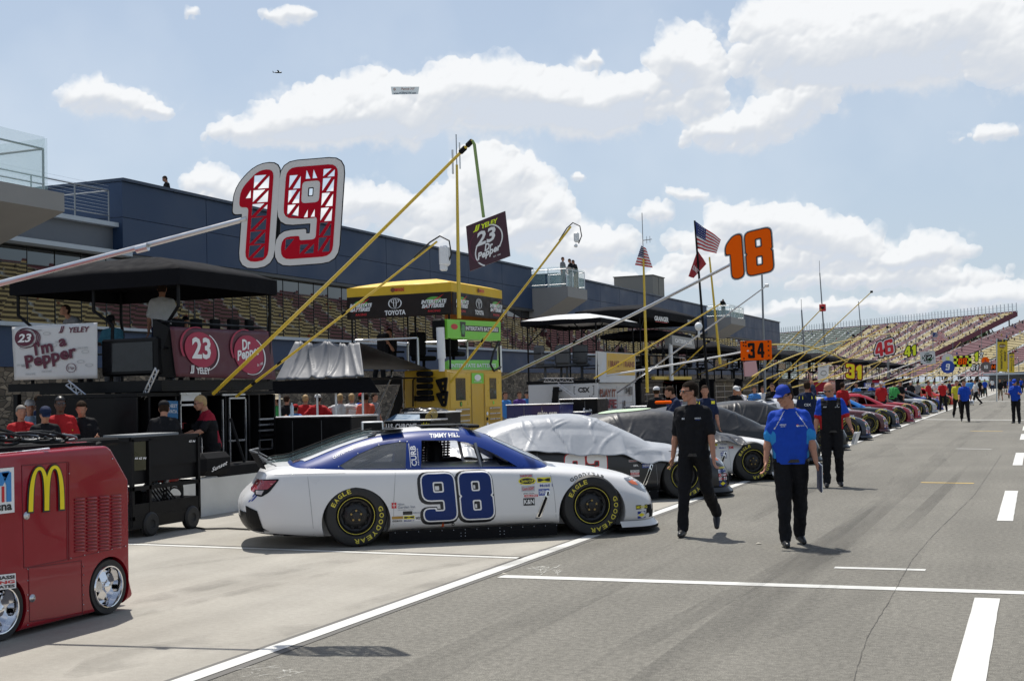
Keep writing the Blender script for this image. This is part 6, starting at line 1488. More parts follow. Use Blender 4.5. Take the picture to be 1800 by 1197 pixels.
def dr(t):
    for (cx,n) in ((.25,0),(.73,1)):
        q.put(t,disc(cx,.56 if not n else .50,.150 if not n else .155,.36 if not n else .40),4,1); q.put(t,ring(cx+.01,.53 if not n else .48,.165,.40,.012,30,-1.9,1.0),4.5,0); q.put(t,ring(cx-.02,.60,.17,.42,.02,30,1.3,3.6),4.5,1)
    q.txt(t,'23',.155,.37,.19,.44,6,0,.03,.15); q.txt(t,'JJ',.125,.07,.045,.17,4,0,.03,.2); q.txt(t,'YELEY',.185,.07,.13,.13,4,0,.03,.1)
    q.txt(t,'Dr',.66,.58,.10,.22,6,0,.035,.3,.12); q.txt(t,'Pepper',.60,.30,.27,.26,6,0,.035,.35,.18)
    q.txt(t,'Est. 1885',.80,.26,.07,.05,6,0,.01,.3,.2)
vinyl(A,'maroon_banner',q,[MARO,DWHT,M('banner_red',(.36,.02,.06),.5)],dr)
q2=Q4(PY(25,668,ya-.14),PY(171,665,ya-.14),PY(171,567,ya-.14),PY(21,575,ya-.14))
def dr(t):
    rs=random.Random(8)
    for i in range(22): x,y=rs.uniform(.03,.86),rs.uniform(.03,.9); q2.put(t,ring(x+.05,y+.03,.045,.03,.006,12),3,1) if i%3==0 else q2.txt(t,'DRINK DR PEPPER',x,y,.12,.035,3,1,.0)
    for rr in (0,1,2): q2.put(t,ring(.17+rr*.008,.78,.135+rr*.012,.19-rr*.006,.012,30,-1.6,2.2 if rr else 4.8),4,0)
    q2.put(t,disc(.155,.78,.115,.15),5,0); q2.txt(t,'23',.075,.70,.17,.16,7,2,.03,.25)
    q2.txt(t,'JJ',.56,.84,.07,.13,4,0,.03,.3); q2.txt(t,'YELEY',.68,.84,.24,.10,4,0,.03,.2)
    q2.txt(t,"I'm",.28,.44,.22,.25,6,0,.035,.0,.16); q2.txt(t,'a',.57,.58,.09,.15,6,0,.035,.0,.16); q2.txt(t,'Pepper',.17,.13,.62,.32,6,0,.035,.0,.16)
    q2.put(t,ring(.70,.20,.06,.085,.008,24),4,0); q2.txt(t,'Dr Pepper',.66,.16,.08,.07,4,0,.01)
vinyl(A,'pale_banner',q2,[WVIN,M('maroon_ink',(.10,.008,.03),.5),M('grey_ink',(.36,.37,.37),.6),DWHT],dr,.008,9)
mb=MB(); a=PY(174,662,ya); b=PY(272,592,ya); mb.box(((a.x+b.x)/2,ya+.25,(a.z+b.z)/2),(b.x-a.x,.4,b.z-a.z),ch=.03); mb.prism([PY(272,662,ya+.1),PX(308,664,-13),PX(298,576,-13),PY(268,560,ya+.1)],(-.1,.4,0)); obj('monitor_cabinet',mb,BLK,A,world=True)
mb=MB().box(((a.x+b.x)/2-.02,ya+.045,(a.z+b.z)/2),(b.x-a.x-.12,.01,b.z-a.z-.14)); obj('monitor_screen',mb,SCR,A,world=True)
cA0,cA1=PX(318,0,-12.8).y,PX(490,0,-12.8).y; zE=PX(318,472,-12.8).z; cAx=PY(18,0,cA0).x
canopy(A,cAx,-12.8,cA0,cA1,zE,zE+.36,.26,FAB,FAB)
for (x,y,bx_) in ((-12.9,cA0+.1,-.25),(-12.9,cA1-.1,-.05),(cAx+.1,cA0+.1,.3),(cAx+.1,cA1-.1,0),((cAx-12.9)/2,cA0+.1,.35)):
    mb=MB().tube([(x,y,zE-.05),(x,y,zE-.6),(x+bx_,y+.05,zE-.85),(x+bx_,y,ZD-.1)],.03,7); obj('post',mb,BLK,A,world=True)
mb=MB(); 
for x0_,y0_,x1_,y1_ in ((-13.05,ya+.1,-13.05,yb-.1),(-15.4,yb-.1,-13.05,yb-.1),(-15.4,ya+.1,-15.4,yb-.1)):
    for z in (ZD+.45,ZD+.88): mb.tube([(x0_,y0_,z),(x1_,y1_,z)],.02,6)
obj('railing',mb,BLK,A,world=True)
mb=MB()
for px,w_ in ((313,.34),(345,.34),(378,.3),(410,.38),(438,.26)): p=PX(px,575,-13.3); obj('monitor',MB().box((-13.3,p.y,p.z+.02),(.08,w_*.8,.24),ch=.015).box((-13.35,p.y,p.z-.2),(.05,.05,.3)),BLKM,A,world=True)
mb=MB(); 
for px in (30,): p=PY(px,0,ya); mb.box((p.x,ya,.95),(.09,.09,1.9))
p=PY(155,715,ya-.1); mb.box((p.x+.03,ya-.1,p.z/2),(.04,.04,p.z))
obj('leg',mb,BLK,A,world=True)
bz=PY(95,680,ya+.1).z; mb=MB().box(((PY(18,0,ya+.1).x+PY(172,0,ya+.1).x)/2,ya+.35,bz),(PY(172,0,ya+.1).x-PY(18,0,ya+.1).x,.6,.13)); obj('beam',mb,BLK,A,world=True)
# left over people: dark backing under the deck
pass
def truss(name,lab,a,b,w,rows=9):
    a,b=Vector(a),Vector(b); d=(b-a).normalized(); up=Vector((0,1,0)) if abs(d.y)<.8 else Vector((1,0,0)); s_=d.cross(up).normalized()*w/2; mb=MB()
    for q in (-s_,s_): mb.tube([a+q,b+q],.014,6)
    for i in range(rows): mb.tube([a.lerp(b,i/rows)+(s_ if i%2 else -s_),a.lerp(b,(i+1)/rows)+(-s_ if i%2 else s_)],.009,5)
    return one(name,mb,ALU,lab,'truss',group='aluminium trusses on the pit boxes')
truss('truss','aluminium truss slanting down across the people at far left',PY(118,673,ya-.3),PY(173,718,ya-.3),.09,12)
truss('truss','short steep aluminium truss hanging left of the maroon banner',PY(276,648,ya-.2),PY(252,700,ya-.2),.07,8)
# ---------------- yellow pit box
Yx=-13; yA=PX(785,0,Yx).y; yB=PX(882,0,Yx).y
Bq=wroot('pit_box','yellow pit box with lime green panels under a yellow and black canopy','pit box',(-14.1,27.5,0),GB)
ZY=PX(790,649,-13).z
YPB=M('yellow_cabinet',(.60,.36,.025),.4,var=.08,coat=.2)
xl=PY(710,0,yA).x
mb=MB().box(((xl+Yx)/2,(yA+yB)/2,ZY/2),(Yx-xl,yB-yA,ZY),ch=.03); obj('cabinet',mb,YPB,Bq,world=True)
q=Q4(PX(785,790,Yx+.004),PX(882,775,Yx+.004),PX(882,651,Yx+.004),PX(785,649,Yx+.004)); H_q=q
q=Q4((Yx+.004,yA,.02),(Yx+.004,yB,.02),(Yx+.004,yB,ZY-.03),(Yx+.004,yA,ZY-.03))
mb=MB()
for (x0,x1) in ((.05,.40),(.66,.97)):
    q.put(mb,rect(x0,.60,x1,.97),1,0); q.put(mb,rect(x0+.09,.68,x1-.09,.92),2,1); q.put(mb,rect(x0+.155,.615,x1-.155,.665),2,1); q.put(mb,rect(x0+.168,.622,x1-.168,.658),3,3)
    for k in range(7): z=.54-k*.062; q.put(mb,rect(x0+.08,z,x1-.02,z+.050),1,4); q.put(mb,rect(x0+.085,z+.034,x1-.025,z+.047),2,2)
    for k in range(5): q.put(mb,disc(x0+.035,.52-k*.06,.018,.020),2,[5,1,5,6,5][k])
q.put(mb,rect(.42,.86,.64,.975),2,3); q.put(mb,disc(.53,.925,.06,.035),3,5); q.txt(mb,'INTERSTATE',.46,.875,.14,.015,3,5)
q.put(mb,rect(.41,.0,.425,.85),1,4); q.put(mb,rect(.645,.0,.655,.85),1,4)
obj('doors_and_drawers',mb,[M('yellow_door',(.66,.42,.04),.35),SCR,ALU,GRN,M('yellow_seam',(.35,.2,.02),.5),DWHT,RED],Bq,world=True,fix=False)
q=Q4((xl,yA-.006,.02),(Yx,yA-.006,.02),(Yx,yA-.006,ZY-.03),(xl,yA-.006,ZY-.03)); mb=MB()
q.put(mb,rect(.16,.08,.62,.52),1,1)
for k,(t_,c) in enumerate((('18',2),('NASCAR',3),('GOODYEAR',2))): q.put(mb,disc(.13,.46-k*.08,.045,.03),2,[2,3,2][k])
q.txt(mb,'Race Day',.20,.46,.24,.05,2,0,.02,.3)
obj('side_markings',mb,[BLK,M('yellow_door2',(.66,.42,.04),.35),DWHT,RED],Bq,world=True,fix=False)
mb=MB(); 
for k in range(5): a_=PY(748,657+k*11,yA-.1); mb.box((a_.x,yA-.14,a_.z),(.36,.24,.12),ch=.03)
mb.box((PY(748,0,yA).x,yA-.10,PY(748,700,yA).z),(.44,.2,.12)); obj('folding_seats',mb,BLKM,Bq,world=True)
obj('handle',MB().tube([PY(726,715,yA-.06),PY(726,668,yA-.06),PY(730,664,yA-.06)],.02,6),BLK,Bq,world=True)
for (px,py) in ((776,676),(777,700)):
    mb=MB(); c=PY(px,py,yA-.03); mb.slab([rnd([(-.17,.12),(.16,.18),(.10,-.20),(-.02,-.20)],.05),[(.0,.0),(.06,.0),(.06,.06),(0,.06)],[(.02,-.12),(.06,-.12),(.06,-.07),(.02,-.07)]],(c,Vector((1,0,0)),Vector((0,0,1))),.05); obj('bracket',mb,BLK,Bq,world=True)
q=Q4(PX(788,652,Yx-.1),PX(877,651,Yx-.1),PX(877,633,Yx-.2),PX(788,633,Yx-.2)); mb=MB(); q.panel(mb,.12); q.txt(mb,'INTERSTATE BATTERIES',.05,.3,.88,.35,2,1); obj('green_panel',mb,[GRN,DWHT],Bq,world=True)
q=Q4(PX(787,594,Yx),PX(880,599,Yx),PX(880,566,Yx),PX(786,561,Yx)); mb=MB(); q.panel(mb,.35); obj('monitor_hood',mb,GRN,Bq,world=True)
mb=MB(); q.put(mb,rect(.30,.42,.96,.72),1,1); q.txt(mb,'INTERSTATE BATTERIES',.32,.47,.62,.2,2,0,.03); q.put(mb,disc(.12,.62,.06,.15),1,2); q.put(mb,tess([[(.22,.9),(.32,.9),(.30,.1),(.24,.1)]]),2,1); q.put(mb,disc(.27,.5,.035,.28),3,3); obj('monitor_lettering',mb,[DWHT,DBLK,RED,M('bottle_green',(.05,.25,.08),.3)],Bq,world=True,fix=False)
p=PX(781,578,Yx-.05); mb=MB().box((Yx-.2,p.y,p.z),(.3,.18,.5),ch=.05); obj('monitor_end',mb,BLKM,Bq,world=True)
p=PY(777,0,yA); mb=MB().tube([(p.x,yA,ZY-.05),(p.x,yA,ZY+.3)],.075,12).tube([(p.x,yA,ZY+.25),(p.x-.02,yA,ZY+1.0)],.10,12); obj('lift_column',mb,WHT,Bq,world=True)
p=PX(879,0,Yx-.2); mb=MB().tube([(Yx-.2,p.y,ZY-.05),(Yx-.2,p.y,ZY+.65)],.065,10); obj('lift_column',mb,WHT,Bq,world=True)
mb=MB().tube([PX(877,600,Yx),PX(868,618,Yx),PX(862,640,Yx),PX(868,652,Yx),PX(880,645,Yx)],.03,7); obj('hose',mb,RUB,Bq,world=True)
# canopy of the yellow box
cy0=PX(797,0,-13).y; cy1=PX(886,0,-13).y; cx0=PY(613,0,cy0).x
zv=PX(797,513,-13).z; zb_=PX(797,553,-13).z; zt_=PX(797,497,-13).z
canopy(Bq,cx0,-13,cy0,cy1,zt_,zt_+.22,zt_-zv,M('yellow_canvas',(.72,.45,.02),.6,var=.1,bump=.3,bscale=5),M('yellow_canvas',(.72,.45,.02)),sag=.015)
q=Q4((cx0,cy0-.01,zb_),(-13,cy0-.01,zb_),(-13,cy0-.01,zv),(cx0,cy0-.01,zv))
DKV=M('dark_vinyl',(.022,.015,.013),.5,spec=.2,var=.3,bump=.4,bscale=4)
def toyota(q,t,x,y,s,sy,lay=4,mi=0):
    q.put(t,ring(x,y,s,sy,s*.16,28),lay,mi); q.put(t,ring(x,y+sy*.42,s*.62,sy*.40,s*.13,22),lay+.5,mi); q.put(t,ring(x,y,s*.26,sy*.92,s*.12,22),lay+1,mi)
def ib(q,t,x,y,w,h,lay=4):
    q.put(t,tess([[(x+w*.1,y+h*.15),(x+w*.55,y+h*.5),(x+w*.45,y+h*.52),(x+w*.9,y+h*1.05),(x+w*.42,y+h*.68),(x+w*.52,y+h*.62)]]),lay,2); q.put(t,disc(x+w*.5,y+h*.72,w*.3,h*.2),lay-.5,3)
    q.txt(t,'INTERSTATE',x,y+h*.50,w,h*.24,lay+1,0,.05,.3); q.txt(t,'BATTERIES',x+w*.02,y+h*.24,w*.9,h*.24,lay+1,0,.05,.3); q.txt(t,'RACING',x+w*.25,y-.02,w*.5,h*.15,lay,2,.03,.2)
def dr(t):
    ib(q,t,.03,.16,.22,.72); toyota(q,t,.47,.62,.065,.24); q.txt(t,'TOYOTA',.37,.10,.20,.22,4,0,.04); ib(q,t,.72,.16,.24,.72)
LM=[DKV,DWHT,BLK,RED,M('logo_green',(.12,.40,.06),.5)]
vinyl(Bq,'black_valance',q,LM,dr,.01,4)
q=Q4((-12.99,cy0,zb_),(-12.99,cy1,zb_),(-12.99,cy1,zv),(-12.99,cy0,zv))
def dr(t): ib(q,t,.06,.16,.24,.72); toyota(q,t,.50,.62,.06,.24); q.txt(t,'TOYOTA',.42,.10,.17,.22,4,0,.04); ib(q,t,.72,.16,.26,.72)
vinyl(Bq,'black_valance',q,LM,dr,.01,5)
for (qq,x) in ((Q4((cx0,cy0-.02,zv),(-13,cy0-.02,zv),(-13,cy0-.02,zt_),(cx0,cy0-.02,zt_)),.45),(Q4((-12.98,cy0,zv),(-12.98,cy1,zv),(-12.98,cy1,zt_),(-12.98,cy0,zt_)),.5)):
    t=MB(); qq.put(t,disc(x,.55,.02,.25),1,1); qq.txt(t,'M&M RACING',x+.02,.35,.09,.4,2,0,.05); obj('canopy_badge',t,[RED,M('badge_brown',(.2,.05,.02),.5)],Bq,world=True,fix=False)
q=Q4((cx0+1.2,cy1-.02,zb_-.12),(-13,cy1-.02,zb_-.05),(-13,cy1-.02,zv),(cx0+1.2,cy1-.02,zv)); mb=MB(); cloth_grid(q,10,6,.01,8,0,mb); q.txt(mb,'TOYOTA',.5,.35,.42,.35,4,1,.05); obj('orange_valance',mb,[M('orange_vinyl',(.55,.2,.05),.5),DWHT],Bq,world=True)
for (x,y) in ((cx0+.1,cy0+.05),(-13.1,cy0+.05),(cx0+.1,cy1-.05),(-13.1,cy1-.05),((cx0-12.2)/2-.1,cy0+.3)): mb=MB().tube([(x,y,zt_-.1),(x,y,ZY-.1)],.025,6); obj('post',mb,BLK,Bq,world=True)
mb=MB().box(((cx0+xl)/2+.2,cy0+1.3,ZY-.25),(xl-cx0+.5,2.4,.14)); obj('deck',mb,BLK,Bq,world=True)
mb=MB(); zz=PY(625,598,cy0).z
for a_,b_ in (((cx0+.1,cy0+.2),(xl+.1,cy0+.2)),((cx0+.1,cy0+.2),(cx0+.1,cy1)),((cx0+.1,cy1-.1),(-13.2,cy1-.1))):
    for z in (zz,): mb.tube([(*a_,z),(*b_,z)],.03,7)
for x,y in ((cx0+.1,cy0+.2),(xl+.1,cy0+.2),(cx0+.1,cy1-.1),(-14,cy1-.1)): mb.tube([(x,y,zz),(x,y,ZY-.3)],.03,7)
obj('railing',mb,ALU,Bq,world=True)
zd=ZY-.18; chair_at(Bq,Vector((cx0+.75,cy0+.9,zd)),R(150)); chair_at(Bq,Vector((cx0+1.55,cy0+1.1,zd)),R(170)); chair_at(Bq,Vector((cx0+2.1,cy0+1.7,zd+.1)),R(180))
pw=Vector((cx0+.78,cy0+.75,zd-.42)); person('dark haired woman in black sitting on the yellow pit box, hand at her chin',P_('sit'),pw,-40,1.72,'people along pit road',shirt=K_BLK,pants=K_BLK,hair=HAIR)
mb=MB(); s0=PY(705,672,cy0+.1); s1=PY(655,750,cy0+.1)
for k in range(2):
    o_=k*.75; mb.prism([(s0.x,cy0+.1+o_,s0.z),(s0.x+.22,cy0+.1+o_,s0.z),(s1.x+.22,cy0+.1+o_,0),(s1.x,cy0+.1+o_,0)],(0,.05,0))
for i in range(8): u=(i+.5)/8; mb.box((s0.x+.1+(s1.x-s0.x)*u,cy0+.5,s0.z*(1-u)),(.26,.7,.04))
obj('stairs',mb,BLK,Bq,world=True)
mb=MB(); 
for k in (0,.75): mb.tube([(s0.x-.2,cy0+.08+k,ZY),(s0.x-.22,cy0+.08+k,ZY-.1),(s1.x-.3,cy0+.08+k,.6),(s1.x-.3,cy0+.08+k,0)],.022,6)
mb.tube([PY(708,662,cy0),PY(712,745,cy0)],.025,6); obj('handrail',mb,ALU,Bq,world=True)
# ---------------- grey tent between the boxes
T=wroot('tent','grey tarpaulin tent with black lower valance between the maroon and yellow pit boxes','tent',(-15.3,25,0))
TAR=M('grey_tarp',(.19,.195,.21),.55,var=.05,scale=3,bump=.2,bscale=5,spec=.3)
q=Q4(PY(484,668,24),PY(640,662,24),PY(632,602,24.7),PY(519,600,24.7)); mb=MB(); nx,ny=60,14; vs=[]
for j in range(ny+1):
    for i in range(nx+1):
        u,v=i/nx,j/ny; f=sum(a_*max(0,1-abs(u-c_-(.5-v)*s_)/w_) for (c_,s_,w_,a_) in ((.12,.05,.03,.05),(.24,-.03,.025,.04),(.33,.22,.03,.08),(.45,-.05,.04,.04),(.56,.04,.02,.05),(.66,-.12,.03,.06),(.78,.03,.03,.04),(.90,.08,.03,.05)))
        vs.append(q(u,v,f-.10*math.sin(pi*u)*math.sin(pi*v))-Vector((0,0,.05*math.sin(pi*u*2)**2*v)))
mb.raw(vs,[(j*(nx+1)+i,j*(nx+1)+i+1,(j+1)*(nx+1)+i+1,(j+1)*(nx+1)+i) for j in range(ny) for i in range(nx)]); o=obj('tarpaulin',mb,TAR,T,world=True,smooth=True); o.modifiers.new('s','SOLIDIFY').thickness=.01
mb=MB(); a,b=PY(519,600,24.7),PY(632,602,24.7); mb.raw([a,b,b+Vector((.3,3,-.6)),a+Vector((-.2,3,-.6))],[(0,1,2,3)]); mb.raw([PY(484,668,24),a,a+Vector((-.2,3,-.6))],[(0,1,2)]); obj('tarpaulin_back',mb,TAR,T,world=True)
q=Q4(PY(470,692,23.9),PY(668,690,23.9),PY(650,663,23.95),PY(478,670,23.95)); mb=MB(); cloth_grid(q,16,4,.03,14,0,mb); a=q(0,1);b=q(1,1); mb.raw([a,b,b+Vector((0,3.2,0)),a+Vector((0,3.2,0))],[(0,1,2,3)]); o=obj('valance',mb,FAB,T,world=True); o.modifiers.new('s','SOLIDIFY').thickness=.01
for px in (491,557,590,637): p=PY(px,672,24); mb=MB().tube([(p.x,24,p.z),(p.x,24,0)],.024,6); obj('leg',mb,WHT,T,world=True)
# ---------------- black cabinets behind the hero car
def crate(lab,x0,x1,py,pyb,Y,dp,mats,cat='tool cabinet',txt=None,name='tool_cabinet',topm=ALU):
    a,b=PY(x0,py,Y),PY(x1,py,Y); r=wroot(name,lab,cat,((a.x+b.x)/2,Y+dp/2,0)); zt=a.z
    obj('cabinet',MB().box(((a.x+b.x)/2,Y+dp/2,zt/2),(b.x-a.x,dp,zt),ch=.015),mats,r,world=True); obj('worktop',MB().box(((a.x+b.x)/2,Y+dp/2,zt+.015),(b.x-a.x+.04,dp+.04,.03),ch=.008),topm,r,world=True)
    if txt:
        t=MB()
        for (s,u0,v0,u1,v1,mi) in txt:
            q=Q4((a.x,Y-.004,zt-.6),(b.x,Y-.004,zt-.6),(b.x,Y-.004,zt),(a.x,Y-.004,zt)); q.txt(t,s,u0,v0,u1-u0,v1-v0,1,mi,.04)
        obj('lettering',t,[DWHT,YELD],r,world=True,fix=False)
    mb=MB()
    for i in (1,2): x=a.x+(b.x-a.x)*i/3; mb.box((x,Y-.003,zt/2),(.008,.006,zt-.1))
    obj('seam',mb,STL,r,world=True); return r
crate('long low black cabinet standing between the white car and the grey tent',464,617,736,800,20.4,1.0,CARB)
crate('black case lettered in white with a blue lid behind the white car roof',676,757,741,760,24.4,.8,CARB,txt=[('U.S. CHROME',.03,.72,.70,.92,0),('whelen',.80,.8,.98,.95,1)])
q=wroot('case_lid','sloping blue grey lid propped open above the lettered black case','lid',(-13.7,24.6,1.0)); a,b=PY(678,741,24.4),PY(738,741,24.4); obj('lid',MB().prism([a,b,b+Vector((-.15,.3,.12)),a+Vector((.1,.3,.12))],(0,0,.03)),M('lid_blue',(.12,.2,.3),.3),q,world=True)
mb=MB(); a=PY(745,724,25.6); 
for i in range(9): mb.ell((a.x-.35+i*.09,25.6+.1*math.sin(i),a.z+.02*math.cos(i*2)),(.2,.2,.09),nu=10,nv=6)
one('folded_cover',mb,M('plastic_dark',(.03,.03,.035),.25,coat=.5),'dark plastic sheet heaped on the cabinet before the yellow pit box','folded cover',smooth=True)
crate('black cabinet with a pale worktop in front of the yellow pit box',712,783,727,760,25.2,.8,CARB,topm=WHT)
crate('blue tool cart with silver lettering and a round seat beside the stone wall',890,984,713,745,33.5,1.1,M('cart_blue',(.01,.015,.13),.35,coat=.4),txt=[('geico.com',.58,.30,.95,.75,0),('CHEVROLET',.08,.12,.42,.3,1)],cat='tool cart',name='tool_cart')
crate('black counter with white 48 and small lettering in front of the white pit box',984,1050,703,742,35.2,1.0,CARB,txt=[('48',.02,.15,.22,.55,0),('Scott',.62,.25,.85,.6,0)])
p=PY(513,712,20.9); mb=MB().lathe([(.001,0),(.035,0),(.036,.02),(.033,.14),(.036,.2),(.012,.25),(.012,.275),(.001,.276)],14,M4=Matrix.Translation((p.x,p.y,PY(513,736,20.9).z+.03))); one('water_bottle',mb,M('bottle_clear',(.55,.65,.72),.15,alpha=.8),'clear water bottle with white cap standing on the long black cabinet','bottle',smooth=True)
mb=MB(); a=PY(755,735,24.9); [mb.tube([a+Vector((.09*math.cos(t_*pi/6)+.01*k,.03*k,.11*math.sin(t_*pi/6)+.02*k)) for t_ in range(13)],.012,5) for k in range(5)]; one('hose_coil',mb,M('hose_ochre',(.35,.26,.07),.5),'coiled ochre hose hanging by the black case with the blue lid','hose')
# ---------------- generic pit box builder
def seats_row(r,y0,y1,z,n,mt):
    for i in range(n): chair_at(r,Vector((-14.1,y0+.5+(y1-y0-1)*i/max(1,n-1),z)),R(-90)+.2*(i%2),mt)
def pitbox(lab,y0,y1,x0=-15.2,x1=-13,zc=3.7,zp=3.95,cm=CARB,tm=FAB,ttop=None,vh=.16,deck=2.0,cab=None,txt=(),chairs=3,valtext=None,xf=None):
    r=wroot('pit_box',lab,'pit box',((x0+x1)/2,(y0+y1)/2,0),GB); cab=cab or (y0,y1)
    obj('cabinet',MB().box(((x0+x1)/2,(cab[0]+cab[1])/2,.98),(x1-x0,cab[1]-cab[0],1.94),ch=.03),cm,r,world=True)
    mb=MB()
    for k in range(7): mb.box((x1+.006,(cab[0]+cab[1])/2,1.75-k*.24),(.012,(cab[1]-cab[0])*.9,.018))
    for u in (.08,.5,.92): mb.box((x1+.008,cab[0]+(cab[1]-cab[0])*u,.98),(.012,.02,1.7))
    obj('drawer_trim',mb,ALU,r,world=True)
    obj('deck',MB().box(((x0+x1)/2,(y0+y1)/2,deck),(x1-x0+.1,y1-y0,.10)),BLK,r,world=True)
    canopy(r,x0-.2,x1+.2,y0,y1,zc,zp,vh,ttop or tm,tm)
    for x in (x0,x1):
        for y in (y0+.1,y1-.1): obj('post',MB().tube([(x,y,zc),(x,y,deck)],.03,6),BLK,r,world=True)
    mb=MB()
    for z in (deck+.5,deck+.95):
        mb.tube([(x1,y0+.1,z),(x1,y1-.1,z)],.02,5); mb.tube([(x0,y0+.1,z),(x1,y0+.1,z)],.02,5); mb.tube([(x0,y0+.1,z),(x0,y1-.1,z)],.02,5)
    obj('railing',mb,BLK,r,world=True)
    mb=MB().tube([(x0,y0+.1,zc-.8),(x0+.9,y0+.1,zc)],.02,5).tube([(x1,y0+.1,zc-.8),(x1-.9,y0+.1,zc)],.02,5).tube([(x1,y0+.1,zc-.8),(x1,y0+.9,zc)],.02,5); obj('brace',mb,BLK,r,world=True)
    seats_row(r,y0,y1,deck+.05,chairs,BLKM)
    mb=MB().box((x1-.15,(y0+y1)/2,deck+.75),(.08,(y1-y0)*.6,.35),ch=.02); obj('monitor',mb,SCR,r,world=True)
    return r
y0=PX(1048,0,-13).y; y1=PX(1116,0,-13).y
Cx=pitbox('white pit box with yellow train safety panel, grey chairs and black canopy',y0,y1,zc=PX(1090,563,-12.8).z,zp=PX(1090,563,-12.8).z+.25,cm=WVIN,tm=FAB,ttop=WVIN,chairs=0,x0=-15.35)
for i,(dx,dy) in enumerate(((-1.9,.6),(-1.2,.8),(-.9,1.6),(-1.7,1.9))): chair_at(Cx,Vector((-13+dx,y0+dy*.75,2.05)),R(150+20*i),M('grey_chair',(.10,.105,.11),.6))
q=Q4(PX(1065,672,-12.85),PX(1117,672,-12.85),PX(1117,622,-12.95),PX(1065,619,-12.95)); mb=MB(); q.panel(mb,.3); mb.prism([PY(1047,672,y0-.05),PX(1065,672,-12.85),PX(1065,619,-12.95),PY(1047,617,y0-.05)],(-.1,.3,0)); obj('white_housing',mb,WVIN,Cx,world=True)
mb=MB(); q.put(mb,rect(.02,.24,.98,.98),1,0); q.txt(mb,'I BRAKE',.08,.52,.34,.2,2,1,.04); q.txt(mb,'FOR',.45,.58,.08,.07,2,1,.02); q.txt(mb,'TRAINS',.55,.52,.40,.2,2,1,.04); q.txt(mb,'Learn more at playitsafe.com',.30,.36,.42,.05,2,1,.01); obj('yellow_panel',mb,[M('panel_yellow',(.62,.37,.03),.5),M('brown_ink',(.22,.05,.02),.6)],Cx,world=True,fix=False)
q=Q4(PX(1050,735,-12.95),PX(1115,735,-12.95),PX(1115,673,-12.95),PX(1050,673,-12.95)); mb=MB(); q.txt(mb,'PLAY IT',.06,.60,.42,.22,1,0,.04); q.txt(mb,'SAFE',.05,.28,.45,.26,1,1,.05); q.txt(mb,'34',.74,.70,.12,.16,1,2,.04)
q.put(mb,rect(.70,.15,.74,.5),1,2); q.put(mb,rect(.82,.2,.95,.26),1,2); q.put(mb,rect(.88,.3,.95,.36),1,1); q.put(mb,rect(.87,.66,.94,.9),1,3); obj('cabinet_lettering',mb,[M('brown_ink',(.22,.05,.02)),M('dark_red_ink',(.22,.02,.03),.6),DBLK,M('grey_vent',(.15,.15,.15),.5)],Cx,world=True,fix=False)
q=Q4(PY(1003,699,y0-.3),PY(1050,701,y0-.3),PY(1050,673,y0-.3),PY(1003,676,y0-.3)); mb=MB(); q.panel(mb,.1); obj('side_panel',mb,WVIN,Cx,world=True)
mb=MB(); q.txt(mb,'CSX',.28,.40,.44,.36,1,0,.05)
for x0_,sg in ((.12,1),(.88,-1)): q.put(mb,rect(min(x0_,x0_+.02*sg),.25,max(x0_,x0_+.02*sg),.85),1,0); [q.put(mb,rect(min(x0_,x0_+.06*sg),y_,max(x0_,x0_+.06*sg),y_+.04),2,0) for y_ in (.25,.81)]
q.put(mb,disc(.72,.16,.02,.04,n=8),1,0); q.put(mb,disc(.80,.16,.02,.04,n=8),1,0); obj('panel_lettering',mb,[DBLK],Cx,world=True,fix=False)
truss('truss','white horizontal truss below the grey chairs',PY(956,668,y0-.4),PY(1008,668,y0-.4),.12,10)
truss('truss','thin truss sloping down from the white horizontal one',PY(980,675,y0-.5),PY(1012,698,y0-.5),.07,10)
mb=MB(); a=PY(972,680,y0-.3); b=PY(962,742,y0-.3); 
for k in (0,.8): mb.prism([(a.x,y0-.3+k,a.z),(a.x+.2,y0-.3+k,a.z),(b.x+.2,y0-.3+k,0),(b.x,y0-.3+k,0)],(0,.05,0))
for i in range(7): u=(i+.5)/7; mb.box((a.x+.1+(b.x-a.x)*u,y0+.1,a.z*(1-u)),(.22,.8,.04))
obj('stairs',mb,BLK,Cx,world=True)
y0=PX(1140,0,-13).y; y1=PX(1205,0,-13).y+1
Dx=pitbox('black pit box with white lettered black canopy and a grey monitor hood',y0-1.0,y1+1.2,zc=PX(1190,553,-12.8).z,zp=PX(1190,553,-12.8).z+.35,vh=.28,cm=CARB,chairs=3)
q=Q4((-12.8,y0-1.9,3.55),(-12.8,y1,3.55),(-12.8,y1,3.66),(-12.8,y0-1.9,3.66)); q=Q4(PX(1148,566,-12.78),PX(1235,578,-12.78),PX(1235,562,-12.78),PX(1148,552,-12.78)); mb=MB(); q.txt(mb,'GRAINGER',.02,.2,.26,.6,2,0,.04); q.put(mb,rect(.04,.08,.26,.14),2,1); q.txt(mb,'VENYU',.66,.5,.08,.3,2,0); q.txt(mb,'31',.92,.5,.05,.4,2,0,.04); obj('canopy_lettering',mb,[DWHT,RED],Dx,world=True,fix=False)
q=Q4(PX(1182,606,-12.7),PX(1222,613,-12.7),PX(1219,595,-12.7),PX(1181,589,-12.7)); mb=MB(); q.panel(mb,.3); obj('monitor_hood',mb,M('hood_grey',(.28,.29,.30),.4),Dx,world=True); mb=MB(); q.txt(mb,'CATERPILLAR',.12,.3,.78,.42,1,0,.04); obj('hood_lettering',mb,DWHT,Dx,world=True,fix=False)
p=PX(1180,0,-12.8); obj('lift_column',MB().tube([(-12.8,p.y,2.0),(-12.8,p.y,3.4)],.08,9),WHT,Dx,world=True)
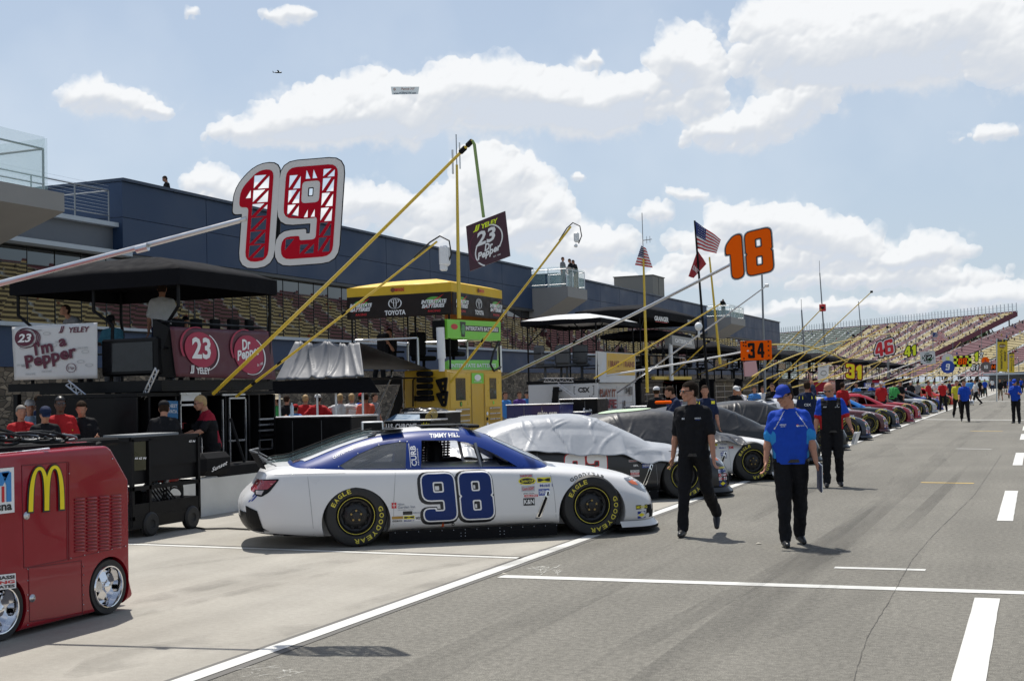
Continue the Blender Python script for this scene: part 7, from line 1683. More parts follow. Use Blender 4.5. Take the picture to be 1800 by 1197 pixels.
q=Q4(PX(1117,642,-14.6),PX(1168,643,-14.6),PX(1168,626,-14.6),PX(1117,626,-14.6)); mb=MB(); q.panel(mb,.03,2); q.txt(mb,'CATERPILLAR',.28,.3,.7,.4,1,0,.04); q.txt(mb,'AR',.0,.3,.14,.4,1,0,.04); obj('back_banner',mb,[DWHT,DWHT,BLK],Dx,world=True)
a,b=PX(1150,652,-12.9),PX(1215,652,-12.9); obj('yellow_band',MB().box((-12.95,(a.y+b.y)/2,2.1),(.12,b.y-a.y,.12)),YEL,Dx,world=True)
q=Q4(PX(1148,700,-12.94),PX(1185,700,-12.94),PX(1185,680,-12.94),PX(1148,680,-12.94)); mb=MB(); q.txt(mb,'CAT',.55,.1,.45,.6,1,0,.05); obj('cabinet_lettering',mb,DWHT,Dx,world=True,fix=False)
RDC=M('red_cabinet',(.33,.01,.03),.35,coat=.3)
yl=PX(1212,0,-13).y; yr=PX(1300,0,-13).y
labs=['red and black pit box behind the orange 34 board','black pit box with a low dark canopy right of the orange 34 board','black pit box behind the vertical white banner','dark pit box left of the yellow 31','dark pit box behind the number 31','black pit box beneath the red 46','black pit box beneath the yellow 41','dark pit box beneath the green 32','far dark pit box beneath the round 9','far black pit box beneath the red 88','farthest black pit box of the row']
ys=[48.5,55.5,62.5,70,78,87,97,108,120,134,150]
for i,y in enumerate(ys): pitbox(labs[i],y-1.9,y+1.9,zc=[3.8,3.4,3.3,3.3,3.5,3.4,3.5,3.4,3.5,3.4,3.4][i],zp=[4.0,3.8,3.7,3.8,3.8,3.8,3.8,3.7,3.8,3.7,3.7][i],cm=RDC if i in(0,5,8) else CARB,chairs=2 if i<6 else 0,x1=-13+(.3 if i%2 else 0))
q=Q4(PX(1310,662,-12.7),PX(1333,660,-12.7),PX(1329,634,-12.7),PX(1308,636,-12.7)); mb=MB(); q.panel(mb,.05); t=MB(); q.txt(t,'BAR',.1,.5,.8,.3,1,0,.05); q.put(t,rect(.1,.3,.9,.34),1,0); o=one('banner',mb,M('pink_board',(.55,.30,.32),.6),'pale pink board hanging under the orange 34','banner')
o=one('pole_banner',(lambda q:(lambda m:(q.panel(m,.03),q.put(m,ring(.5,.5,.3,.16,.06),1,1),q.txt(m,'CHEVY',.15,.8,.7,.08,1,1),m)[-1])(MB()))(Q4(PX(1438,672,-12.3),PX(1456,671,-12.3),PX(1457,640,-12.3),PX(1439,641,-12.3))),[WVIN,M('grey_vent',(.15,.15,.15))],'narrow white banner with grey ring hanging left of the yellow 31','banner')
# small equipment along the wall further down: carts and cabinets
rs=random.Random(31)
for i in range(26):
    y=36+i*4.2+rs.uniform(-.8,.8); x=-12.1+rs.uniform(-.3,.4); h=rs.uniform(.9,1.35); c=rs.choice([CARB,CARB,RDC,M('cart_grey',(.2,.2,.21),.5),M('cart_white',(.5,.5,.5),.5),M('cart_blue',(.01,.015,.13))])
    word={'black_cabinet':'black','red_cabinet':'red','cart_grey':'grey','cart_white':'white','cart_blue':'dark blue'}[c.name]
    r=wroot('tool_cart','%s tool cart behind the pit wall beside the far crews'%word,'tool cart',(x,y,0),'%s tool carts behind the pit wall'%word)
    obj('cabinet',MB().box((x,y,h/2),(.7,1.3,h),ch=.03),c,r,world=True); obj('worktop',MB().box((x,y,h+.02),(.76,1.36,.04),ch=.01),ALU,r,world=True)
    mb=MB(); [mb.box((x+.355,y,h-.22-k*.17),(.012,1.1,.02)) for k in range(4)]; obj('drawer_trim',mb,ALU,r,world=True)
q=Q4(PX(1520,682,-11.8),PX(1556,682,-11.8),PX(1556,673,-11.8),PX(1520,673,-11.8)); mb=MB(); q.panel(mb,.05); q.txt(mb,'FASTENAL',.05,.2,.65,.6,1,1,.04); one('sign_board',mb,[DBLU,DWHT],'long blue board lettered in white behind the parked cars','sign')
# ---------------- poles, number boards
def pole(r,a,b,rad,m,sag=.0,n=10,name='pole',seg=True):
    a,b=Vector(a),Vector(b); L_=(b-a).length; pts=[a.lerp(b,i/n)-Vector((0,0,sag*L_*4*(i/n)*(1-i/n))) for i in range(n+1)]
    o=obj(name,MB().tube(pts,rad,10,r2=rad*.7),m,r,world=True,smooth='auto')
    return o
def collar(r,a,b,us,rad,m=BLKM):
    a,b=Vector(a),Vector(b); d=(b-a).normalized()*.05; mb=MB()
    for u in us: p=a.lerp(b,u); mb.tube([p-d,p+d],rad,10)
    obj('collar',mb,m,r,world=True)
GS='number boards hung out over pit road on poles'
def lattice(dg):   # triangular cut-outs, 6x10 grid
    T_=[]
    def cells(x0,x1,ys,e=.22):
        for ya_,yb_ in zip(ys[:-1],ys[1:]):
            g=.09; T_.append([(x0,ya_+g),(x0,yb_-g),(x1-.35,yb_-g)]) ; T_.append([(x1,yb_-g-.1),(x1,ya_+g-.05),(x0+.45,ya_+g-.05)])
    if dg=='1': cells(1.75,3.5,[.4,1.9,3.4,4.9,6.4,7.9,9.5]); T_.append([(.9,7.0),(1.5,7.0),(1.45,7.9)])
    if dg=='9':
        cells(.45,1.75,[4.6,6.0,7.6,9.2]); cells(4.3,5.6,[.5,2.2,3.8,5.4,7.0,8.6,9.6]); 
        for x in (2.3,3.1): T_.append([(x,8.6),(x+.55,8.6),(x+.05,9.6)]); T_.append([(x,4.3),(x+.55,4.3),(x+.5,5.3)])
        T_+= [[(.5,1.0),(.5,2.2),(1.5,2.2)],[(2.2,.5),(2.2,1.5),(3.2,1.5)],[(3.8,1.5),(2.7,.5),(3.8,.5)]]
    return T_
def board(lab,txt,px,py,d,hpx,cols,roll=0,base=None,pm=ALU,pr=.03,ds=(.06,.03,0),slant=.1,plate=None,wd=1,gap=.9,yaw=0,lat=False,att=(-.15,.0),r_=1.5,sag=.004,collars=(),basem=None):
    h=hpx*d*KD/FL; c=PD(px,py,d); base=Vector(base)
    r=wroot('number_board',lab,'number board',(base.x,base.y,base.z),GS)
    U=Vector((math.cos(R(roll))*math.cos(R(yaw)),math.sin(R(yaw))*math.cos(R(roll)),math.sin(R(roll)))); V=Vector((-math.sin(R(roll)),0,math.cos(R(roll)))); Nn=U.cross(V).normalized()
    gl,w=number(txt,h,0,slant,wd=wd,gap=gap,r=r_); w+=slant*h; O=c-U*w/2-V*h/2
    if plate:
        pw,ph,pm_,th=plate; 
        if pw>0: lo=[rnd([(w/2-pw/2,h/2-ph/2),(w/2+pw/2,h/2-ph/2),(w/2+pw/2,h/2+ph/2),(w/2-pw/2,h/2+ph/2)],.03)]
        else: lo=[[(w/2+ph/2*math.cos(2*pi*i/28),h/2+ph/2*math.sin(2*pi*i/28)) for i in range(28)]]
        mb=MB(); mb.slab(lo,(O-Nn*.002,U,V),.015); obj('plate',mb,pm_,r,world=True)
    nm=['backing','outline','numeral','numeral']
    for k,(dd,cm_) in enumerate(zip(ds,cols)):
        gl,_=number(txt,h,dd,slant,wd=wd,gap=gap,r=r_); mb=MB()
        for gi,g in enumerate(gl):
            if lat:
                x0=sum((4.2 if ch=='1' else 6.0)*wd+gap for ch in txt[:gi]); kk=h/10
                for t_ in lattice(txt[gi]): 
                    q=[((p[0]*wd+x0)*kk+slant*p[1]*kk,p[1]*kk) for p in t_]; g=g+[q if area(q)<0 else q[::-1]]
            mb.slab(g,(O+Nn*(.006+.0022*k),U,V),.004 if k==0 else .0015)
        obj(nm[k],mb,cm_,r,world=True,fix=True)
    tip=c+U*(w*att[0]*1.0)+V*(h*att[1]); tip=tip-Nn*.0
    pole(r,base,tip,pr,pm,sag,14); 
    if collars: collar(r,base,tip,collars,pr*1.25)
    return r,O,U,V,w,h,Nn
SGW=M('board_white',(.72,.70,.68),.5,var=.06,spec=.2); BRED=M('board_red',(.50,.004,.02),.6,spec=.1); ORG=M('board_orange',(1,.13,.004),.8,spec=.05,var=.02); BYEL=M('board_yellow',(1,.80,.0),.45); LYEL=M('board_lime',(.8,.95,.02),.45)
D19=13.76
b19,O,U,V,w,h,Nn=board('big red 19 board with triangular cut-outs in a pale outline on a silver pole','19',503,376,D19,163,[BLK,SGW,BRED],roll=2,base=PD(-330,582,D19+1.0),pm=ALU,pr=.030,ds=(.057,.049,-.002),slant=.12,wd=.97,gap=1.15,lat=True,att=(-.36,-.02),yaw=16,r_=1.15,collars=(),sag=.002)
mb=MB().slab([[(w*.31,h*.12),(w*.42,h*.12),(w*.46,h*.62),(w*.38,h*.62)]],(O-Nn*.005,U,V),.012); obj('back_plate',mb,BLK,b19,world=True)
collar(b19,PD(-330,582,D19+1.0),PD(415,395,D19),(.02,.79),.034,ALU)
# square 23 board hanging from a yellow pole
base=PX(375,692,-12.4); tip=PD(830,248,23.2); p23=wroot('number_board','square maroon 23 board hanging from a long yellow pole','number board',base,GS)
pole(p23,base,tip,.030,YEL,.004,16); collar(p23,base,tip,(.97,.992),.036)
dn=PD(850,382,23.0); obj('hanger',MB().tube([tip,tip+Vector((.03,0,-.05)),dn],.022,7),M('pole_green',(.25,.35,.10),.4),p23,world=True)
q=Q4(PD(826,477,23),PD(897,450,22.9),PD(888,371,22.9),PD(819,398,23)); mb=MB(); mb.prism(q.p,-q.n*.03); obj('plate',mb,M('board_maroon',(.05,.008,.02),.4),p23,world=True)
t=MB(); q.txt(t,'JJ',.17,.80,.18,.13,1,1,.04,.25); q.txt(t,'YELEY',.38,.81,.42,.105,1,1,.04,.2); q.txt(t,'23',.20,.46,.52,.31,2,0,.03,.2); q.put(t,ring(.52,.52,.36,.33,.03,30,-1.2,1.5),1,0); q.put(t,ring(.56,.30,.40,.36,.03,30,2.6,4.2),1,0); q.put(t,ring(.35,.45,.32,.36,.03,26,1.6,4.4),1,2)
q.txt(t,'Dr',.40,.30,.22,.16,3,0,.04,.3); q.txt(t,'Pepper',.22,.12,.60,.20,3,0,.04,.3,.08); q.txt(t,'EST. 1885',.60,.10,.18,.03,3,0,.01); obj('lettering',t,[DWHT,LYEL,M('maroon_tint',(.10,.015,.04),.5)],p23,world=True,fix=False)
def cam_pole(lab,base,tip,rad,m1,cols=(),big=True):
    r=wroot('camera_pole',lab,'camera pole',base,'camera poles reaching over the pit boxes'); base,tip=Vector(base),Vector(tip)
    pole(r,base,tip,rad,m1,.003,12); collar(r,base,tip,cols or (.3,.66),rad*1.2)
    s=1.0 if big else .7; mb=MB().box(tip+Vector((.12,0,-.22)),(.15*s,.13*s,.30*s),ch=.03); mb.box(tip+Vector((.10,0,-.39)),(.10*s,.10*s,.10*s),ch=.02); obj('camera_housing',mb,WHT,r,world=True)
    obj('cable',MB().tube([tip+(base-tip).normalized()*.5+Vector((0,0,.03)),tip+(base-tip).normalized()*.15+Vector((0,0,.07)),tip+Vector((.05,0,.08)),tip+Vector((.2,0,.0)),tip+Vector((.23,0,-.2)),tip+Vector((.16,0,-.35))],.012,6),RUB,r,world=True)
    return r
cam_pole('yellow pole with a white camera box rising to the right of the 19 board',PX(415,697,-12.4),PD(768,425,25.5),.022,YEL,(.10,.24,.57))
cam_pole('thinner yellow pole with a small camera rising from the yellow pit box',PX(792,672,-12.8),PD(1003,399,35),.030,YEL,(.3,),False)
b18,O,U,V,w,h,Nn=board('orange 18 board with black edge on a long silver pole','18',1316,447,31.3,75,[M('board_silver',(.45,.47,.5),.4),BLK,ORG],roll=9,base=PX(884,664,-12.8),pr=.040,ds=(.034,.016,0),slant=.12,wd=1.02,gap=.7,att=(-.40,-.15),r_=1.3,sag=.003,collars=(.4,))
r,O,U,V,w,h,Nn=board('orange rectangular board with black 34 and round holes on a white pole','34',1329,616,50,27,[BLK],roll=0,base=PX(1066,660,-12.8),pm=WHT,pr=.035,ds=(0,),slant=.0,plate=(.90,.56,ORG,.02),att=(-.45,.0),wd=.75,gap=1.6,r_=1.0)
mb=MB()
for (u,v_) in ((-.26,1.1),(-.12,1.1),(-.26,.9),(-.26,.0),(1.17,1.1),(1.17,.8),(1.17,.5),(1.17,.15),(1.17,-.15),(-.12,.85),(-.26,-.2)): mb.flat(disc(w*u if u<1 else w*(u+.1),h*v_*.95,.024,n=10),(O+Nn*.004,U,V))
obj('holes',mb,BLK,r,world=True)
def bb(lab,txt,px,py,d,hpx,cols,bx,by,bX=-12.8,**k): return board(lab,txt,px,py,d,hpx,cols,base=PX(bx,by,bX),**k)
bb('yellow 31 board with red and black edge tilted to the right','31',1501,653,56,25,[BLK,RED,BYEL],1300,700,roll=-9,pm=YEL,pr=.03,ds=(.042,.020,0),slant=-.12,gap=.8)
bb('red 46 board with white and black edge above the parked cars','46',1554,612,74,25,[BLK,DWHT,M('bright_red',(.65,.02,.03),.4)],1400,652,roll=14,pm=YEL,pr=.03,ds=(.09,.045,0),slant=.18)
bb('bright yellow 41 board right of the red 46','41',1600,617,84,18,[BLK,LYEL],1440,668,roll=10,pm=YEL,pr=.03,ds=(.045,0),slant=.2)
r,O,U,V,w,h,Nn=bb('square white board with green pattern and black 32','32',1631,629,96,11,[DWHT,BLK],1480,678,roll=3,pm=WHT,pr=.035,ds=(.04,0),slant=.15,plate=(.80,.72,WVIN,.02))
mb=MB(); mb.flat(disc(w/2,h/2,.30,.27),(O+Nn*.004,U,V)); mb.flat(disc(w/2+.1,h/2-.1,.12,.1),(O+Nn*.008,U,V),1); obj('plate_pattern',mb,[M('dark_green',(.02,.09,.06),.5),M('mid_green',(.1,.3,.1),.5)],r,world=True,fix=False)
bb('pale round board with yellow 11 above the round 9','11',1666,631,118,8,[LYEL],1530,678,roll=0,pm=YEL,pr=.035,ds=(0,),slant=0,plate=(-1,.75,WVIN,.02),wd=.7)
bb('dark blue round board with white 9','9',1666,645,112,11,[DWHT],1520,684,pm=YEL,pr=.035,ds=(0,),slant=.15,plate=(-1,.85,DBLU,.02))
r,O,U,V,w,h,Nn=bb('checkered yellow and black board with orange red 88','88',1692,635,118,11,[BLK,ORG],1560,682,pm=WHT,pr=.035,ds=(.03,0),slant=.12,plate=(1.15,.75,LYEL,.02))
mb=MB(); [mb.flat(rect(w/2-.57+i*.19,h/2-.37+j*.19,w/2-.38+i*.19,h/2-.18+j*.19),(O+Nn*.004,U,V)) for i in range(6) for j in range(4) if (i+j)%2==0]; obj('checks',mb,BLK,r,world=True,fix=False)
bb('lone bright yellow 1 board','1',1716,627,126,16,[BLK,LYEL],1590,684,pm=YEL,pr=.035,ds=(.06,0),slant=.2,roll=6)
bb('small white 2 board right of the yellow 1','2',1725,624,150,9,[BLK,DWHT],1640,676,pm=YEL,pr=.035,ds=(.045,0),slant=.2)
bb('white and black 51 board beside the red round board','51',1714,646,132,10,[BLK,DWHT],1600,690,pm=WHT,pr=.035,ds=(.08,0),slant=.2)
bb('dark round board with a red rim and small 10','10',1733,645,140,6,[DWHT],1620,694,pm=WHT,pr=.035,ds=(0,),plate=(-1,.85,M('plate_grey',(.12,.1,.1),.5),.02),slant=0)
bb('small red 14 board near the yellow banners','14',1746,645,150,7,[BLK,ORG],1640,694,pm=WHT,pr=.035,ds=(.1,0),slant=.2)
bb('small red topped round board above the dark round one','4',1732,634,160,6,[RED],1650,690,pm=WHT,pr=.035,ds=(0,),plate=(-1,.7,ORG,.02),slant=0)
# plain poles (fishing-pole style) between the boards
GP='bare poles reaching out over pit road'
for i,(bx,by,tx_,ty,d2,m_,l) in enumerate([(1085,690,1348,502,50,ALU,'thin silver pole with a small hook reaching up under the orange 18'),(1045,665,1270,532,47,YEL,'yellow pole rising between the white pit box and the flags'),(1300,690,1446,541,70,YEL,'thin yellow pole touching the red clamp of the tall mast'),(1330,700,1532,513,78,YEL,'long thin yellow pole pointing up right past the green stand'),
    (1228,658,1330,618,56,YEL,'short bright yellow pole left of the orange 34'),(1180,660,1245,600,60,YEL,'steep yellow pole beside the grey monitor hood'),(1290,690,1560,575,76,YEL,'yellow pole sweeping up behind the yellow 31'),(1350,700,1500,590,80,YEL,'yellow pole crossing behind the narrow white banner'),(1480,690,1580,610,98,YEL,'yellow pole rising behind the red 46'),(1560,690,1660,600,128,YEL,'yellow pole rising behind the white 32 board'),(1600,692,1690,600,150,YEL,'far yellow pole behind the round boards'),(1510,690,1620,640,95,WHT,'white pole pointing toward the round 9'),(1640,690,1760,600,170,YEL,'farthest yellow pole left of the big banner'),(1420,690,1530,600,90,YEL,'yellow pole above the white banner top'),(1575,695,1650,655,120,WHT,'short white pole below the round 9')]):
    a=PX(bx,by,-12.8); b=PD(tx_,ty,d2); r=wroot('pole',l,'pole',a,GP); pole(r,a,b,.027,m_,.003); obj('tip',MB().box(b,(.12,.08,.10),ch=.02),BLKM if i!=0 else WHT,r,world=True)
def arcpole(lab,pts,m_,r_=.024): 
    r=wroot('pole',lab,'pole',pts[0],GP); P2=[]
    for i in range(len(pts)-2) if False else range(1):
        for k in range(21): u=k/20; P2.append(pts[0]*(1-u)**2+pts[1]*2*u*(1-u)+pts[2]*u*u)
    obj('pole',MB().tube(P2,r_,7),m_,r,world=True,smooth='auto'); obj('tip',MB().box(P2[-1],(.08,.08,.12),ch=.02),BLKM,r,world=True)
arcpole('bent yellow pole curving down beside the orange 34',[PD(1356,606,52),PD(1450,600,56),PD(1505,650,58)],YEL); arcpole('curved cream pole sweeping up toward the red 46',[PD(1322,662,55),PD(1420,600,62),PD(1580,585,74)],YEL)
# ---------------- masts, aerials and flags
def mast(lab,x,d,zb,zt,m_,r_=.03,xt=None,aer=0,extra=None):
    a=PD(x,zb,d); b=PD(xt if xt else x,zt,d); r=wroot('mast',lab,'mast',a,'masts above the pit boxes'); obj('pole',MB().tube([a,a.lerp(b,.5),b],r_,8,r2=r_*.6),m_,r,world=True,smooth='auto')
    if aer:
        c=b+Vector((0,0,aer*d/FL)); obj('aerial',MB().tube([b-Vector((0,0,.2)),c],.012,5),STL,r,world=True)
    return r,b
r,b=mast('tall yellow mast with two aerials behind the hanging 23 board',807,39,560,290,YEL,.05,803,40); obj('aerial',MB().tube([b+Vector((-.10,0,-.2)),b+Vector((-.10,0,.35))],.025,6).tube([b+Vector((.08,0,-.1)),b+Vector((.08,0,.5))],.018,6),WHT,r,world=True)
r,b=mast('yellow mast carrying the small flag above the white pit box',1138,52,690,455,YEL,.05,1131,60); obj('yagi_aerial',MB().tube([b+Vector((0,0,.55)),b+Vector((.28,0,.57))],.012,5).tube([b+Vector((.12,0,.45)),b+Vector((.12,0,.67))],.008,4).tube([b+Vector((.22,0,.47)),b+Vector((.22,0,.67))],.008,4),STL,r,world=True)
mast('black mast carrying the large flag and the red flag',1246,50,700,388,BLK,.045,1221)
mast('yellow mast leaning left behind the large flag',1266,60,640,452,YEL,.05,1247)
mast('grey mast right of the orange 18',1345,62,690,470,STL,.05,1339); mast('slim mast with a pale aerial left of the red clamped one',1414,80,620,545,STL,.05,1409,14)
r,b=mast('tall mast with a red clamp above the green stand',1450,84,610,480,STL,.04,1441,16); c=PD(1446,541,84); obj('clamp',MB().box(c,(.3,.2,.35),ch=.03),RED,r,world=True)
mast('thin aerial standing right of the red clamped mast',1515,110,600,530,STL,.04,1509); 
for i,(x,d,zt) in enumerate([(1562,130,585),(1610,150,590),(1560,170,560),(1596,175,575),(1640,190,585),(1675,200,600),(1725,220,580)]): mast('far thin mast number '[:13]+['above the red 46','above the yellow 41','tallest before the striped stand','left of the far flag','above the square 32','above the round 9','beneath the raised stand end'][i],x,d,665,zt,STL,.045)
def flag(lab,pts,mode,seed,nx=26,ny=16,amp=.05):
    q=Q4(*pts); W_=q.w(); vs=[];fs=[];mi=[]; n=_fbm(nx+1,ny+1,5,seed,2)-.5
    for j in range(ny+1):
        for i in range(nx+1):
            u,v=i/nx,j/ny; p=q(u,v,amp*math.sin(u*9+v*2)*(.2+u)+amp*2*n[j,i]); vs.append(p)
    mb=MB(); o=0
    mb.v=[tuple(v) for v in vs]
    for j in range(ny):
        for i in range(nx):
            mb.f.append((j*(nx+1)+i,j*(nx+1)+i+1,(j+1)*(nx+1)+i+1,(j+1)*(nx+1)+i)); v=(j+.5)/ny; u=(i+.5)/nx
            if mode=='us': m_=2 if (u<.42 and v>.46) else (0 if int(v*13)%2==0 else 1)
            else: m_=3
            mb.m.append(m_)
    if mode=='us':
        for a in range(6):
            for b in range(5): q_=q(.03+a*.065,.52+b*.1,amp*math.sin((.03+a*.065)*9)*(.2)+.02); mb.ell(q_,(.018*W_,.01,.018*W_),1,6,4)
    o=one('flag',mb,[RED,DWHT,M('flag_navy',(.015,.03,.16),.7),M('flag_crimson',(.35,.02,.03),.6)],lab,'flag',group='flags on masts',base=pts[3]); o.modifiers.new('s','SOLIDIFY').thickness=.004
    return q,o
flag('small striped flag hanging from the yellow mast above the white pit box',[PD(1116,466,52),PD(1147,471,52),PD(1136,437,52),PD(1127,432,52)],'us',3,26,13,.03)
flag('larger striped flag flying from the black mast left of the orange 18',[PD(1226,437,50),PD(1259,446,50),PD(1268,421,50),PD(1222,389,50)],'us',5,26,13,.05)
q,o=flag('crimson flag with white lettering below the larger striped flag',[PD(1210,486,50),PD(1219,489,50),PD(1242,464,50),PD(1226,440,50)],'x',7,amp=.02)
t=MB(); q.txt(t,'FLYING J',.15,.25,.7,.22,14,0,.03,0,.0); obj('lettering',t,DWHT,o,world=True,fix=False)
o=flag('distant striped flag flying before the grandstand',[PD(1638,600,190),PD(1661,598,190),PD(1662,587,190),PD(1640,584,190)],'us',9,20,13,.2)
mb=MB().tube([PD(1640,665,190),PD(1640,583,190)],.05,6); one('flagpole',mb,STL,'thin pole of the distant flag before the grandstand','flagpole')
p=PD(1228,574,48); mb=MB().ell(p,(.11,.11,.12)).tube([p-Vector((0,0,.1)),p-Vector((0,0,.3))],.03,7); one('camera_dome',mb,WHT,'white balloon shaped camera dome left of the dark canopies','camera dome',smooth=True)
# vertical yellow banners
def vbanner(lab,x0,x1,ya_,yb_,d,small=False):
    r=wroot('pole_banner',lab,'banner',PD(x0,700,d)*1.0,'vertical banners beside pit road'); r.location.z=0
    q=Q4(PD(x0,yb_,d),PD(x1,yb_,d),PD(x1,ya_,d),PD(x0,ya_,d)); mb=MB(); cloth_grid(q,6,18,.03,3,0,mb); obj('fabric',mb,M('banner_yellow',(.70,.50,.02),.6),r,world=True)
    t=MB(); q.put(t,rect(0,.93,1,1.0),2,0); q.put(t,disc(.5,.80,.33,.075),2,1); q.txt(t,'SPRINT CUP',.22,.78,.56,.03,3,2)
    for s,x in (('CHASE',.72),('QUALIFIER',.36)):
        tt,_=text(s,.62 if s!='CHASE' else .36,.19,.03); tt=([(p[1],-p[0]) for p in tt[0]],tt[1]); q.put(t,shift(tt,x-.05,.68),2,0)
    obj('lettering',t,[DBLK,M('banner_brown',(.25,.15,.03),.6),DWHT],r,world=True,fix=False)
    obj('pole',MB().tube([PD(x0-1,HZ+EYE*FL/d,d),PD(x0-1,ya_-2,d)],.035,7),ALU,r,world=True)
vbanner('tall yellow banner reading chase qualifier, nearer of two',1753,1771,597,653,95); vbanner('smaller yellow banner partly behind the tall one',1774,1783,620,655,135)
# ---------------- aircraft and towed banner
r=wroot('aeroplane','tiny aeroplane high in the sky above the big 19','aeroplane',PD(490,128,1500)); c=PD(490,128,1500); U=Vector((cs,sn,0)); mb=MB().caps(c-U*2.6,c+U*2.0,.55,.7,n=10).tube([c+U*-2.4,c+U*-5.0],.35,8,r2=.12); obj('fuselage',mb,M('plane_dark',(.05,.06,.09),.4),r,world=True,smooth=True)
F_=Vector((-sn,cs,0)); mb=MB().prism([c+F_*5+U*.6+Vector((0,0,.7)),c-F_*5+U*.6+Vector((0,0,.7)),c-F_*5-U*.8+Vector((0,0,.7)),c+F_*5-U*.8+Vector((0,0,.7))],(0,0,.15)); obj('wing',mb,M('plane_dark',(.05,.06,.09),.4),r,world=True)
mb=MB().prism([c-U*4.2,c-U*5.2,c-U*5.4+Vector((0,0,1.5)),c-U*4.9+Vector((0,0,1.5))],F_*.1); obj('tail_fin',mb,M('plane_dark',(.05,.06,.09),.4),r,world=True)
r=wroot('aerial_banner','pale lettered banner towed through the sky left of the tallest clouds','banner',PD(712,160,1500)); q=Q4(PD(689,167,1500),PD(735,166,1500),PD(737,153,1500),PD(687,153,1500)); mb=MB(); cloth_grid(q,14,5,.15,4,0,mb); obj('fabric',mb,M('banner_pale',(.55,.62,.72),.8,alpha=.75),r,world=True)
t=MB(); q.txt(t,'Patrick NY',.36,.55,.5,.34,20,0,.02,.2); q.txt(t,'www.BEERNOW.com',.06,.03,.86,.30,20,1,.03); q.txt(t,'8',.08,.5,.08,.35,20,0); obj('lettering',t,[M('faded_red',(.5,.25,.2),.8),M('faded_navy',(.1,.13,.2),.8)],r,world=True,fix=False)
# ---------------- red generator cart, front left
ax=math.atan2(13.1-11.0,.05); 
CR_=wroot('utility_cart','red fibreglass utility cart with a golden arches emblem at the left edge','cart',(-7.5,10.9,0))
RF=M('red_fibreglass',(.27,.003,.013),.2,coat=.35,spec=.4,var=.05,rvar=.03); p0=G(183,1081); xr=p0.x+.02; ye=PX(227,950,xr).y
# body silhouette in the YZ plane on the +x side; far end at ye
ys0=ye-4.2; X_=xr; zt=PX(165,785,xr).z; zb=.045
yk=lambda px,py: PX(px,py,X_)
s1=yk(172,786); s2=yk(192,789); s3=yk(227,843); s4=yk(228,950); s5=yk(226,1052)
sil=[(ys0,zb),(ys0,zt-.05),(s1.y,zt),(s2.y-.02,zt-.0),(s2.y+.03,zt-.03),(s3.y,s3.z),(s4.y,s4.z),(s4.y,.24),(s4.y+.035,.13),(s4.y+.035,.10),(s4.y-.14,zb)]
wy1=(yk(155,0).y+yk(213,0).y)/2+.02; wz=.225; wy2=yk(5,0).y-.03
body=MB().prism([(X_-1.5,y,z) for y,z in sil],(1.5,0,0)); bme=to_me(body,[RF]); ct=MB()
for wy in (wy1,wy2): ct.tube([(X_-.28,wy,wz),(X_+.3,wy,wz)],.243,40)
bo=bpy.data.objects.new('tmp',bme); C.objects.link(bo); md=bo.modifiers.new('b','BEVEL'); md.width=.028; md.segments=4; md.limit_method='ANGLE'; md.angle_limit=R(30)
bpy.context.view_layer.update(); bm2=bpy.data.meshes.new_from_object(bo.evaluated_get(bpy.context.evaluated_depsgraph_get())); bpy.data.objects.remove(bo)
bm2=boolcut(bm2,to_me(ct),INT); bm2.transform(Matrix.Translation(-CR_.location)); [setattr(p,'use_smooth',True) for p in bm2.polygons]; bm2.set_sharp_from_angle(angle=R(32)); o=bpy.data.objects.new('body',bm2); C.objects.link(o); o.parent=CR_
pt=lambda px,py,o=.004:PX(px,py,X_)+Vector((o,0,0)) if o>-.02 else PX(px,py,X_+o)
def ln(mb,pts,w=.006,o=.003):
    for a,b in zip(pts[:-1],pts[1:]):
        a,b=pt(*a,o),pt(*b,o); d=(b-a).normalized(); n_=Vector((0,-d.z,d.y))*w/2; mb.prism([a-n_,b-n_,b+n_,a+n_],(-.003,0,0))
mb=MB(); ln(mb,[(38,818),(118,812),(118,983),(42,998),(38,818)]); ln(mb,[(50,998),(143,985),(145,1078),(52,1092),(50,998)]); ln(mb,[(121,812),(121,984)]); ln(mb,[(122,982),(218,960)],.004)
obj('panel_seam',mb,M('red_seam',(.13,.0,.008),.5),CR_,world=True)
mb=MB()
for c_ in range(4):
    for k in range(16):
        px=131+c_*21.5; py=878+k*6.05-c_*2.0; a,b=pt(px,py),pt(px+17,py-1.2); mb.tube([a+Vector((-.004,0,.0)),a.lerp(b,.1)+Vector((.004,0,0)),a.lerp(b,.9)+Vector((.004,0,0)),b+Vector((-.004,0,0))],.0085,6)
obj('louvres',mb,RF,CR_,world=True,smooth=True)
mb=MB()
for (px,py) in ((46,906),(56,1051)): c=pt(px,py,.0); mb.lathe([(.001,.012),(.018,.012),(.018,.008),(.030,.008),(.030,0)],16,M4=Matrix.Translation(c)@Matrix.Rotation(pi/2,4,'Y'))
for k in range(9): mb.ell(pt(48,[1000,1020,1045,1073,1098,1105,1110,1112,1115][k] if k<4 else 1098),.005,nu=6,nv=4); mb.ell(pt(146,[995,1010,1028,1045,1062][k%5]),.005,nu=6,nv=4)
for px in range(124,222,24): mb.ell(pt(px,981-(px-122)*.22),.005,nu=6,nv=4)
mb.ell(pt(197,806),.006,nu=6,nv=4); mb.ell(pt(121,832),.005,nu=6,nv=4); obj('latch_and_rivets',mb,ALU,CR_,world=True,smooth=True)
